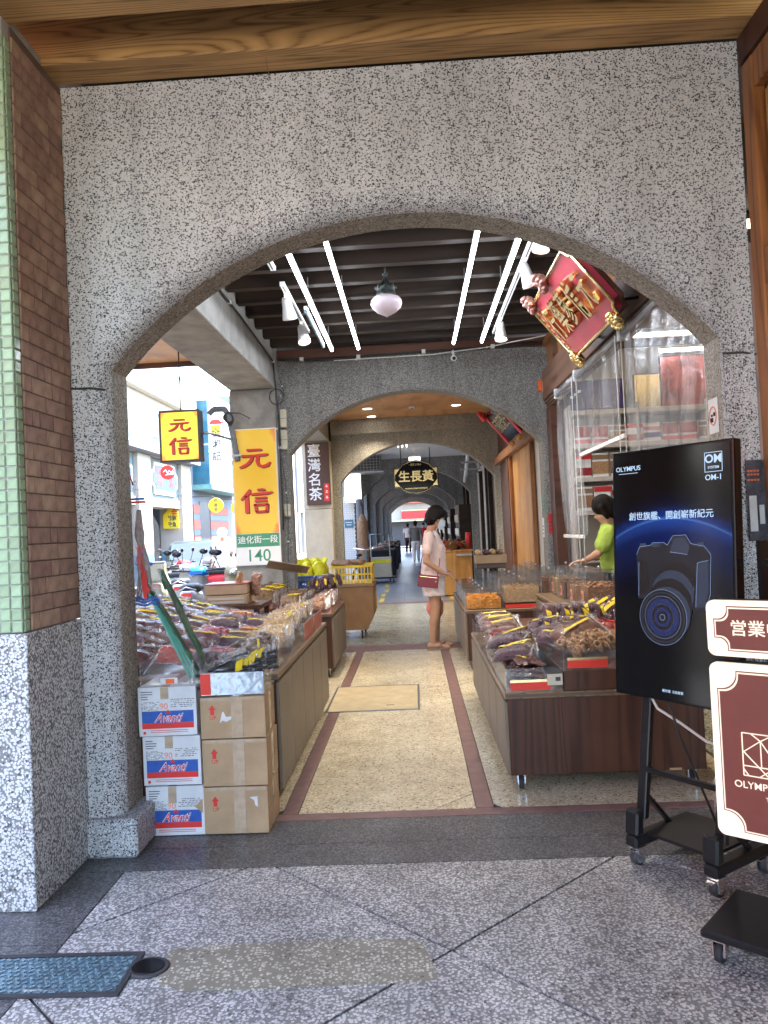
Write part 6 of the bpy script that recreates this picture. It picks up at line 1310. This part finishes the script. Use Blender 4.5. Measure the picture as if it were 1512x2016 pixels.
walker('distant walker in a grey shirt seen from behind in the far arcade', (.05, 30.5, 0), R(90), 'grey_cloth', 'white_wall'); walker('distant walker in white near the bright far end', (-.35, 43, 0), R(80), 'white_paint', 'navy_cloth'); walker('distant walker in red near the bright far end', (.55, 45, 0), R(-90), 'can_red', 'grey_cloth'); walker('distant walker in black beside the red one', (.95, 41, 0), R(-100), 'navy_cloth', 'navy_cloth')
# ------------------------------------------------------------------ things further down the arcade
tr = thing('hand_trolley', 'tall steel hand trolley parked by the far left columns', 'trolley', (-.85, 19.9, 0), R(10))
for x in (-.25, .25): MB().tube([(x, .3, .1), (x, .34, 1.25)], .016, 8).build('post', 'grey_metal', tr)
for z in (.5, .9, 1.24): MB().tube([(-.25, .33, z), (.25, .33, z)], .012, 6).build('rung', 'grey_metal', tr)
B('deck', 'dark_grey', tr, (-.3, .3, -.4, .36, .12, .15)); casters(tr, [(-.22, -.3), (.22, -.3), (-.22, .28), (.22, .28)], .05)
o = carton('pale_carton', 'pale carton wrapped in yellow film on the hand trolley', (-1.12, 19.5, .152), (.5, .42, .5), 'cream'); B('yellow_wrap', 'yellow_bag', o, (-.003, .503, -.003, .423, .36, .45))
dp = thing('draped_post', 'brown cloth bundle tied to a post by the street side', 'bundle', (-1.15, 17.3, 0)); MB().tube([(0, 0, 0), (0, 0, 1.9)], .03, 8).build('post', 'dark_grey', dp); m = MB().tube([(0, 0, .35), (.02, 0, .8), (-.02, 0, 1.2), (.0, 0, 1.55), (0, 0, 1.75)], [.05, .11, .13, .12, .03], 12); m.v = [(a + .03 * mnoise.noise((a * 9, b * 9, c * 5)), b + .03 * mnoise.noise((b * 9, a * 9, c * 5)), c) for a, b, c in m.v]; m.build('cloth', 'root_brown', dp)
o = thing('grey_pole', 'plain grey round pole beside the white-tiled column', 'pole', (-1.30, 18.5, 0)); MB().lathe([(.075, 0), (.075, 2.1), (.06, 2.12)], 14).build('pipe', 'stone_grey', o); MB().lathe([(.09, 0), (.09, .05), (.078, .06)], 14).build('foot', 'grey_metal', o)
for x, lab in ((-1.10, 'dark stall table of wares along the far left side'),):
    for k in range(3):
        o = thing('stall_table', ['first dark stall table past the hand trolley', 'second dark stall table past the hand trolley', 'third dark stall table past the hand trolley'][k], 'table', (-.95, 22.5 + k * 4.5, 0)); B('skirt', 'navy_cloth', o, (-.4, .35, -1.2, 1.2, 0, .75)); B('top', 'dark_wood', o, (-.42, .37, -1.22, 1.22, .751, .79))
        for q in range(8): packet('slab' if q % 2 else 'nut', (-1.2 + (q % 3) * .22, 21.5 + k * 4.5 + q * .25, .82), (R(20), 0, R(40 * q)), 'small packet on the far stall tables', 'packets on the far stall tables', s=1.4)
for k in range(5):
    o = thing('dark_rack', f'dark rack of goods on the shop side, {["first", "second", "third", "fourth", "fifth"][k]} beyond the orange counter', 'rack', (1.35, 20.3 + k * 4.6, 0)); B('case', 'dark_wood', o, (-.2, .2, -.9, .9, 0, 1.9))
    for z in (.4, .75, 1.1, 1.45): B('shelf_row', 'grey_metal', o, (-.215, -.201, -.85, .85, z, z + .03)); B('goods', ('cream', 'nut', 'candy_red', 'white_print')[int(z * 3) % 4], o, (-.23, -.216, -.8, .8, z + .035, z + .2))
for k, (x, y, z) in enumerate(((1.1, 16.0, 2.75), (1.15, 17.3, 2.7))):
    o = thing('ceiling_pipe_cluster', ['white pipes and brackets under the white ceiling on the shop side', 'grey brackets further under the white ceiling on the shop side'][k], 'pipes', (x, y, z)); MB().tube([(-.1, -1.2, .36), (.1, -.6, .3), (.12, .4, .1), (.1, 1.0, -.3)], .03, 8).build('pipe', 'white_plastic', o); MB().tube([(.0, -1.1, .25), (.25, -.2, .0), (.4, .6, -.12)], .018, 8).build('conduit', 'stone_grey', o); B('bracket', 'grey_metal', o, (-.05, .4, .0, .04, -.1, -.06), (.36, .4, .0, .04, -.0595, .2))
for k in range(3):
    o = thing('white_tube_fitting', 'white fluorescent batten on the white ceiling', 'light', (-.25 + k * .09, 15.5, 3.06), group='battens on the white ceiling'); B('batten', 'white_plastic', o, (-.02, .02, -.6, .6, .02, .055)); MB().lathe([(.013, -.58), (.013, .58)], 8, (0, 0, 0), 'Y').build('tube', 'lit_white', o)
wh = thing('bicycle', 'parked bicycle with a black tyre behind the rolling bin', 'bicycle', (-1.05, 15.2, 0), R(80))
for x in (-.5, .5):
    w = MB().torus((x, 0, .33), .31, .02, (R(90), 0, 0), 24, 6).build('wheel', 'rubber', wh); m = MB()
    for k in range(10): m.tube([(x, 0, .33), (x + .3 * math.cos(k * .628), 0, .33 + .3 * math.sin(k * .628))], .002, 3)
    m.build('spokes', 'chrome', w)
m = MB(); 
for a, b in (((-.5, .33), (-.1, .33)), ((-.5, .33), (-.22, .75)), ((-.1, .33), (-.24, .82)), ((-.1, .33), (.36, .78)), ((-.22, .72), (.34, .8)), ((.5, .33), (.34, .95))): m.tube([(a[0], 0, a[1]), (b[0], 0, b[1])], .014, 6)
m.build('frame', 'base_blue', wh); MB().ball((-.24, 0, .88), (.12, .06, .035), 10, 6).build('saddle', 'seat_black', wh); MB().tube([(.30, -.25, 1.0), (.36, 0, .96), (.30, .25, 1.0)], .012, 6).build('handlebar', 'chrome', wh)
o = thing('yellow_bollard', 'squat yellow concrete block by the far rolling bin', 'block', (-.95, 13.5, 0)); MB().lathe([(.15, 0), (.14, .2), (.12, .24)], 16).build('block', 'cream', o); MB().lathe([(.146, .12), (.142, .17)], 16, cap=False).build('band', 'yellow_paint', o)
eb = thing('far_gate_building', 'bright building with a red and gold board facing the far end', 'building', (0, 60, 0)); B('wall', 'stone_white', eb, (-4.5, 5, 0, 3, 0, 3.9)); B('opening', 'dark_grey', eb, (-1.8, 2.2, -.02, -.001, 0, 1.9)); B('red_board', 'red_print', eb, (-.9, 1.2, -.14, -.021, 2.05, 2.75)); B('gold_frame', 'gold_pale', eb, (-.95, 1.25, -.17, -.141, 2.72, 2.80), (-.95, 1.25, -.17, -.141, 2.02, 2.10)); B('tile_roof', 'brick_red', eb, (-2.2, 2.6, -.6, -.001, 3.3, 3.42)); B('awning', 'cream', eb, (-2, 2.4, -.9, -.02, 1.92, 1.98))  # the opening is a dark sheet on the wall, interior shade as colour
# ------------------------------------------------------------------ opposite side of the street
ob2 = thing('colonnade_building', 'pale stone building with colonnade and framed grey name panels across the street', 'building', (-8.2, 14.0, 0))
B('upper_wall', 'stone_white', ob2, (-6, 0, 0, 14.4, 4.05, 5.0)); B('roof_parapet', 'cream', ob2, (-6, .25, -.2, 14.5, 5.95, 6.9)); B('back_wall', 'dark_grey', ob2, (-3.0, -2.9, 0, 14.4, 0, 4.04)); B('cornice', 'stone_grey', ob2, (-.3, .35, 0, 14.4, 4.06, 4.22)); B('wall_above', 'stone_white', ob2, (-6, -.02, 0, 14.4, 5.001, 5.949))
for k in range(4):
    y = .1 + k * 4.35
    for z0, z1, mt in ((.0, .92, 'base_blue'), (.924, 1.9, 'stone_white'), (1.904, 2.9, 'stone_white'), (2.904, 4.04, 'stone_white')): B('column_block', mt, ob2, (-.85, .0, y, y + 1.15, z0, z1 - .004), bevel=.01)
    if k < 3:
        B('lintel', 'stone_white', ob2, (-.8, -.1, y + 1.16, y + 4.34, 2.45, 2.72)); B('name_panel', 'panel_grey', ob2, (-.6, -.14, y + 1.16, y + 4.34, 2.721, 4.04))
        P = notch(-1.35, 1.35, 2.85, 3.90, .22, .06); f = MB().prism(P, -.06, 0).build('panel_frame', 'cream', ob2, (-.139, y + 2.75, 0), (0, 0, PI / 2)); MB().prism(notch(-1.25, 1.25, 2.95, 3.80, .22, .06), -.075, -.061).build('panel_field', 'panel_grey', f)
        for q, ch in enumerate(('行', '昇記', '號')[k] if False else (('商行', '昇民', '豐號')[k])): text(ch, .62, 'red_print', f, (-.6 + q * 1.2, -.08, 3.38), bold=.02)
        for w in (0, 1):
            y0 = y + 1.3 + w * 1.5; wd = B('window', 'white_paint', ob2, (-.019, .02, y0, y0 + 1.25, 4.30, 5.55)); B('pane', 'glass_dark', wd, (.021, .03, y0 + .06, y0 + .59, 4.4, 5.5)); B('pane', 'glass_dark', wd, (.021, .03, y0 + .66, y0 + 1.19, 4.4, 5.5))
        m = MB()
        for q in range(16): m.bx(.36, .38, y + 1.2 + q * .2, y + 1.22 + q * .2, 4.24, 4.75)
        m.bx(.355, .385, y + 1.1, y + 4.3, 4.76, 4.80); m.build('railing', 'teal_rail', ob2)
ys = thing('yellow_menu_sign', 'yellow sign with black and red characters inside the colonnade', 'shop sign', (-8.6, 27.0, 1.75)); ys.scale = (.45, .45, .62); MB().prism([(-.62, 0), (.62, 0), (.62, .9), (.1, 1.35), (-.62, .75)], -.03, .03).build('board', 'yellow_label', ys); text('金', .5, 'red_print', ys, (.3, -.034, .85), bold=.03); text('珍鮑\n珠魚', .33, 'ink', ys, (.1, -.034, .38), bold=.03, line=1.1)
sp = thing('stacked_wares', 'dark stacked wares inside the colonnade under the yellow sign', 'goods', (-8.8, 27.2, -.12)); B('rack', 'dark_wood', sp, (-.6, .6, 0, .5, 0, 1.1)); B('boxes', 'grey_metal', sp, (-.5, -.1, -.04, -.001, .3, .6), (.0, .4, -.04, -.001, .65, 1.0))
gb = thing('glass_fronted_building', 'narrow building with blue glazed bay and brick-banded ground floor', 'building', (-8.0, 28.6, 0)); B('body', 'stone_grey', gb, (-6, -.3, .1, 9, 0, 7.5)); B('glazed_bay', 'glass_blue', gb, (-.3, .35, .3, 6.5, 3.4, 6.6)); B('bay_sill', 'teal_rail', gb, (-.3, .45, .2, 6.6, 3.2, 3.39))
for k in range(6): B('mullion', 'white_paint', gb, (.351, .38, .4 + k * 1.2, .48 + k * 1.2, 3.4, 6.6))
B('mullion', 'white_paint', gb, (.352, .385, .3, 6.5, 4.6, 4.66)); B('opening', 'dark_grey', gb, (-.299, -.28, 1.0, 2.4, 0, 2.8))  # dark sheet on the solid body stands in for the shaded doorway
for z in (.5, 1.1, 1.7, 2.3): B('brick_band', 'brick_red', gb, (-.299, -.26, .12, .95, z, z + .35), (-.299, -.26, 2.5, 5.5, z, z + .35))
for z in (.1, .86, 1.46, 2.06): B('stone_band', 'panel_grey', gb, (-.299, -.27, .12, .95, z, z + .23)); B('stone_band', 'panel_grey', gb, (-.299, -.27, 2.5, 5.5, z, z + .23))
for sgn, (x, y, z, lab) in enumerate(((-6.4, 24.8, 2.40, 'round yellow sign with black characters across the street'), (-6.0, 26.2, 2.34, 'second round yellow sign partly behind the red lamp post'))):
    o = thing('round_sign', lab, 'shop sign', (x, y, z)); o.scale = (.5, .5, .5); MB().lathe([(.46, -.06), (.48, -.05), (.48, .05), (.46, .06)], 28, (0, 0, 0), 'Y').build('disc', 'yellow_label', o); text('懷\n德\n堂', .25, 'ink', o, (0, -.064, 0), bold=.015, line=1.15); MB().tube([(0, 0, .48), (-.3, 0, .62), (-1.6, 0, .62)], .025, 6).build('bracket', 'black_metal', o)
o = thing('round_red_sign', 'round red and white sign on the colonnade column', 'shop sign', (-7.75, 24.2, 3.5)); o.scale = (.5, .5, .5); MB().lathe([(.44, -.05), (.46, -.04), (.46, .05)], 28, (0, 0, 0), 'Y').build('disc', 'red_print', o); mq = MB(); ribbon(mq, [(.1, .5, .05), (.3, .68, .1), (.45, .42, .1), (.6, .62, .1), (.75, .45, .09), (.95, .7, .04)], -.057, -.051, .8, .8, -.36, -.38); ribbon(mq, [(.3, .25, .04), (.5, .32, .09), (.9, .35, .2), (1.0, .5, .1)], -.0575, -.0515, .8, .8, -.38, -.38); mq.build('white_script', 'white_print', o); MB().tube([(0, .05, 0), (-.5, .05, 0)], .02, 6).build('bracket', 'grey_metal', o)
vs = thing('vertical_sign', 'tall white vertical sign with black characters and a small roof', 'shop sign', (-6.5, 25.6, 3.8)); vs.scale = (.56, .56, .58); B('panel', 'white_print', vs, (-.3, .3, -.05, .05, 0, 2.35)); B('yellow_cap', 'yellow_label', vs, (-.3, .3, -.056, -.051, 1.75, 2.3)); MB().prism([(-.5, 2.5), (-.34, 2.36), (.34, 2.36), (.5, 2.5), (.38, 2.46), (.2, 2.62), (-.2, 2.62), (-.38, 2.46)], -.1, .1).build('roof', 'red_print', vs); text('全\n湘\n記', .55, 'ink', vs, (0, -.058, 1.14), bold=.02, line=1.25); MB().tube([(-.3, 0, 1.2), (-1.7, 0, 1.2)], .03, 6).build('bracket', 'grey_metal', vs)
lp = thing('lamp_post', 'slim red street lamp post beside the round yellow signs', 'lamp post', (-5.55, 24.5, -.12)); MB().lathe([(.16, 0), (.14, .3), (.09, .4), (.08, 5.6)], 12).build('shaft', 'lamp_red', lp); MB().lathe([(.1, 3.0), (.11, 3.1), (.1, 3.2)], 12).build('collar', 'cream', lp); MB().tube([(0, 0, 5.5), (.4, 0, 5.9), (1.0, 0, 5.95)], .05, 8).build('arm', 'lamp_red', lp); MB().ball((1.1, 0, 5.85), (.25, .14, .09), 12, 6).build('lamp_head', 'cream', lp)
for k, (y0, mt, h) in enumerate(((38, 'brick_red', 8), (46, 'stone_white', 9), (55, 'stone_grey', 8), (64, 'brick_red', 10), (2.0, 'stone_white', 7.5), (-9, 'brick_red', 7.5), (-22, 'stone_white', 7.5))):
    o = thing('street_house', ['brick house beyond the glass-fronted building', 'pale house further up the street', 'grey house further up the street', 'brick house at the far end of the street', 'pale house opposite the tiled pier', 'brick house opposite the near bay', 'pale house behind the viewpoint'][k], 'building', (-8.2, y0, 0)); L = 7.8 if k < 4 else 11.5
    B('wall', mt, o, (-7, 0, 0, L, 2.9, h)); B('ground_floor', 'dark_grey', o, (-7, -.6, 0, L, 0, 2.899)); B('parapet', 'stone_grey', o, (-7, .2, -.02, L + .02, h + .001, h + .4))
    for q in range(4): B('pillar', 'stone_white', o, (-.55, 0, q * (L - .6) / 3, q * (L - .6) / 3 + .6, 0, 2.898))
    for q in range(3):
        for zz in (3.6, 5.8): w = B('window', 'white_paint', o, (.001, .06, .8 + q * (L / 3), 2.2 + q * (L / 3), zz, zz + 1.4)); B('pane', 'glass_dark', w, (.061, .07, .9 + q * (L / 3), 2.1 + q * (L / 3), zz + .1, zz + 1.3))
# ------------------------------------------------------------------ car
car = thing('parked_car', 'dark green-grey sedan facing the arcade between parked scooters', 'car', (-5.9, 20.5, -.12), R(-72))
ST = [(2.15, .38, .58, .70, .72), (2.05, .22, .70, .80, .86), (1.6, .20, .80, .86, .90), (.85, .20, .86, .88, .95), (.0, .20, .90, .88, .96), (-1.0, .20, .90, .88, .96), (-1.75, .22, .88, .86, .95), (-2.1, .3, .80, .82, .9), (-2.18, .42, .62, .74, .76)]
rings = []
for x, zb, wm_, wt, zt in ST:
    wid = .86 * wm_ / .9; rings.append([(x, -wid * .92, zb), (x, -wid, zb + .15), (x, -wid, zt - .18), (x, -wid * .92, zt - .03), (x, -wid * .6, zt), (x, wid * .6, zt), (x, wid * .92, zt - .03), (x, wid, zt - .18), (x, wid, zb + .15), (x, wid * .92, zb)])
MB().ring_loft(rings).build('body', 'car_dark', car)
cab = [(.85, .93, .80, .93), (.25, .94, .74, 1.36), (-.2, .94, .72, 1.42), (-.9, .94, .72, 1.40), (-1.55, .94, .76, 1.0)]
MB().ring_loft([[(x, -.78, .92), (x, -w, (zt + .93) / 2), (x, -w * .86, zt - .04), (x, -w * .7, zt), (x, w * .7, zt), (x, w * .86, zt - .04), (x, w, (zt + .93) / 2), (x, .78, .92)] for x, zb, w, zt in cab]).build('cabin', 'car_dark', car)
MB().add([(.87, -.70, .95), (.87, .70, .95), (.30, .60, 1.35), (.30, -.60, 1.35)], [(0, 1, 2, 3)]).build('windscreen', 'glass_dark', car)
for s in (-1, 1):
    MB().add([(.62, s * .775, .96), (-.32, s * .775, .96), (-.30, s * .68, 1.36), (.18, s * .69, 1.34)], [(0, 1, 2, 3)]).build('side_window', 'glass_blue', car); MB().add([(-.38, s * .775, .96), (-1.35, s * .775, .97), (-.95, s * .68, 1.35), (-.36, s * .68, 1.36)], [(0, 1, 2, 3)]).build('side_window', 'glass_blue', car)
    MB().ball((.62, s * .95, 1.0), (.07, .10, .07), 10, 6).build('wing_mirror', 'car_dark', car); MB().ball((2.02, s * .60, .66), (.10, .19, .075), 12, 6).build('headlight', 'chrome', car); B('door_handle', 'chrome', car, (-.25, -.1, s * .895 - .012, s * .895 + .012, .80, .83))
    for x in (1.35, -1.35):
        w = MB().lathe([(.2, -.10), (.31, -.09), (.32, 0), (.31, .09), (.2, .10)], 22, (0, 0, 0), 'Y').build('wheel', 'rubber', car, (x, s * .78, .32)); MB().lathe([(.2, -.105), (.2, .105)], 18, (0, 0, 0), 'Y').build('rim', 'grey_metal', w)
B('grille', 'black_gloss', car, (2.10, 2.165, -.38, .38, .50, .64)); B('number_plate', 'white_print', car, (2.166, 2.18, -.17, .17, .38, .48)); B('bumper', 'car_dark', car, (2.05, 2.19, -.7, .7, .26, .46), bevel=.03); B('roof_shine_trim', 'chrome', car, (2.166, 2.172, -.38, .38, .645, .66))  # the last strip is chrome trim above the grille
# ------------------------------------------------------------------ scooters
def scooter(label, loc, rz, body, accent, box=None, shield=None, group=None):
    t = thing('scooter', label, 'scooter', loc, rz, group)
    for nm, x in (('front_wheel', .62), ('rear_wheel', -.58)):
        w = MB().torus((x, 0, .235), .18, .055, (R(90), 0, 0), 20, 8).build(nm, 'rubber', t); MB().lathe([(.13, -.03), (.13, .03)], 14, (x, 0, .235), 'Y').build('rim', 'grey_metal', w)
    m = MB(); m.ring_loft([[(x, y * w, z0 + (z1 - z0) * q) for y, q in ((-1, 0), (-1, .7), (-.7, 1), (.7, 1), (1, .7), (1, 0))] for x, w, z0, z1 in ((-.95, .06, .62, .72), (-.8, .13, .45, .74), (-.4, .17, .36, .72), (-.1, .16, .28, .66), (.02, .14, .26, .5))]); m.build('rear_body', body, t)
    B('floorboard', 'dark_grey', t, (0, .42, -.16, .16, .26, .31), bevel=.01)
    m = MB(); m.ring_loft([[(x - .02, -w, z), (x + .05, -w * .5, z), (x + .07, 0, z), (x + .05, w * .5, z), (x - .02, w, z), (x - .06, 0, z)] for x, w, z in ((.42, .15, .28), (.46, .2, .45), (.42, .19, .68), (.36, .13, .86), (.33, .06, .93))]); m.build('leg_shield', accent, t)
    m = MB(); m.ring_loft([[(x, -w, z0), (x, -w * .7, z1), (x, w * .7, z1), (x, w, z0)] for x, w, z0, z1 in ((.2, .08, .92, .97), (.28, .16, .90, 1.02), (.40, .15, .88, 1.03), (.50, .07, .87, .95))]); m.build('handlebar_cover', shield or accent, t)
    MB().ball((.50, 0, .92), (.035, .085, .05), 12, 6).build('headlight', 'chrome', t); MB().tube([(.24, -.34, .98), (.28, -.15, .97), (.28, .15, .97), (.24, .34, .98)], .016, 8).build('handlebar', 'black_metal', t)
    for s in (-1, 1):
        q = MB().tube([(.27, s * .22, .99), (.25, s * .27, 1.12), (.24, s * .30, 1.2)], .007, 5).build('mirror_stem', 'black_metal', t); MB().ball((.235, s * .31, 1.24), (.02, .075, .05), 12, 6).build('mirror', 'black_gloss', q); MB().lathe([(.02, 0), (.02, .12)], 8, (.235, s * .34 - (.06), .98), 'Y').build('grip', 'rubber', t)
    m = MB(); m.ring_loft([[(x, -w, .72), (x, -w, .76 + h * .5), (x, -w * .6, .78 + h), (x, w * .6, .78 + h), (x, w, .76 + h * .5), (x, w, .72)] for x, w, h in ((-.82, .08, .03), (-.7, .14, .05), (-.35, .15, .035), (-.12, .13, .01), (.0, .07, -.02))]); m.build('seat', 'seat_black', t)
    m = MB(); m.ring_loft([[(.62 + .27 * math.cos(a), y, .235 + .27 * math.sin(a)) for y in (-.07, .07)] for a in [R(10 + 16 * k) for k in range(10)]], False, True, False); m.build('front_mudguard', accent, t)
    B('tail_light', 'red_print', t, (-.965, -.94, -.07, .07, .66, .71)); B('number_plate', 'white_print', t, (-.99, -.975, -.09, .09, .42, .55)); MB().tube([(-.2, -.16, .25), (-.5, -.2, .26), (-.85, -.2, .32)], [.02, .045, .05], 8).build('exhaust', 'grey_metal', t); MB().tube([(-.86, -.12, .74), (-1.0, 0, .80), (-.86, .12, .74)], .012, 6).build('grab_rail', 'grey_metal', t)
    if box: q = B('top_box', box, t, (-1.22, -.84, -.19, .19, .80, 1.08), bevel=.03, seg=2); B('box_lid', 'dark_grey', q, (-1.215, -.845, -.185, .185, 1.081, 1.11), bevel=.01)
    return t
Z = -.12
scooter('white scooter with bright blue handlebar cover parked beside the left counter', (-3.35, 11.6, Z), R(98), 'scooter_white', 'scooter_white', shield='scooter_blue')
scooter('scooter with a cream top box behind the blue-fronted scooter', (-4.7, 13.9, Z), R(105), 'scooter_cream', 'scooter_white', 'scooter_cream')
scooter('cream fronted scooter with black handlebars next to the tall yellow sign', (-2.98, 12.5, Z), R(-75), 'scooter_cream', 'scooter_cream')
scooter('white scooter beside the cream fronted one', (-4.0, 13.2, Z), R(100), 'scooter_white', 'scooter_white')
for k, (x, y, a, bd, lab) in enumerate(((-5.2, 15.6, 165, 'scooter_white', 'white scooter in the row by the dark sedan'), (-4.6, 16.2, 175, 'scooter_red', 'red scooter in the row by the dark sedan'), (-4.4, 17.6, 185, 'scooter_white', 'white scooter past the red scooter'), (-3.0, 17.8, 178, 'scooter_grey', 'grey scooter seen through the plywood bay'), (-3.2, 16.4, 190, 'scooter_white', 'white scooter next to the grey scooter'))):
    scooter(lab, (x, y, Z), R(a), bd, bd)
rd = walker('scooter rider in white standing beside the tall yellow sign', (-4.6, 18.3, -.12), R(-80), 'white_paint', 'white_paint'); m = MB().ball((.02, 0, 1.575), (.135, .125, .13), 16, 10); m.build('helmet', 'white_paint', rd)
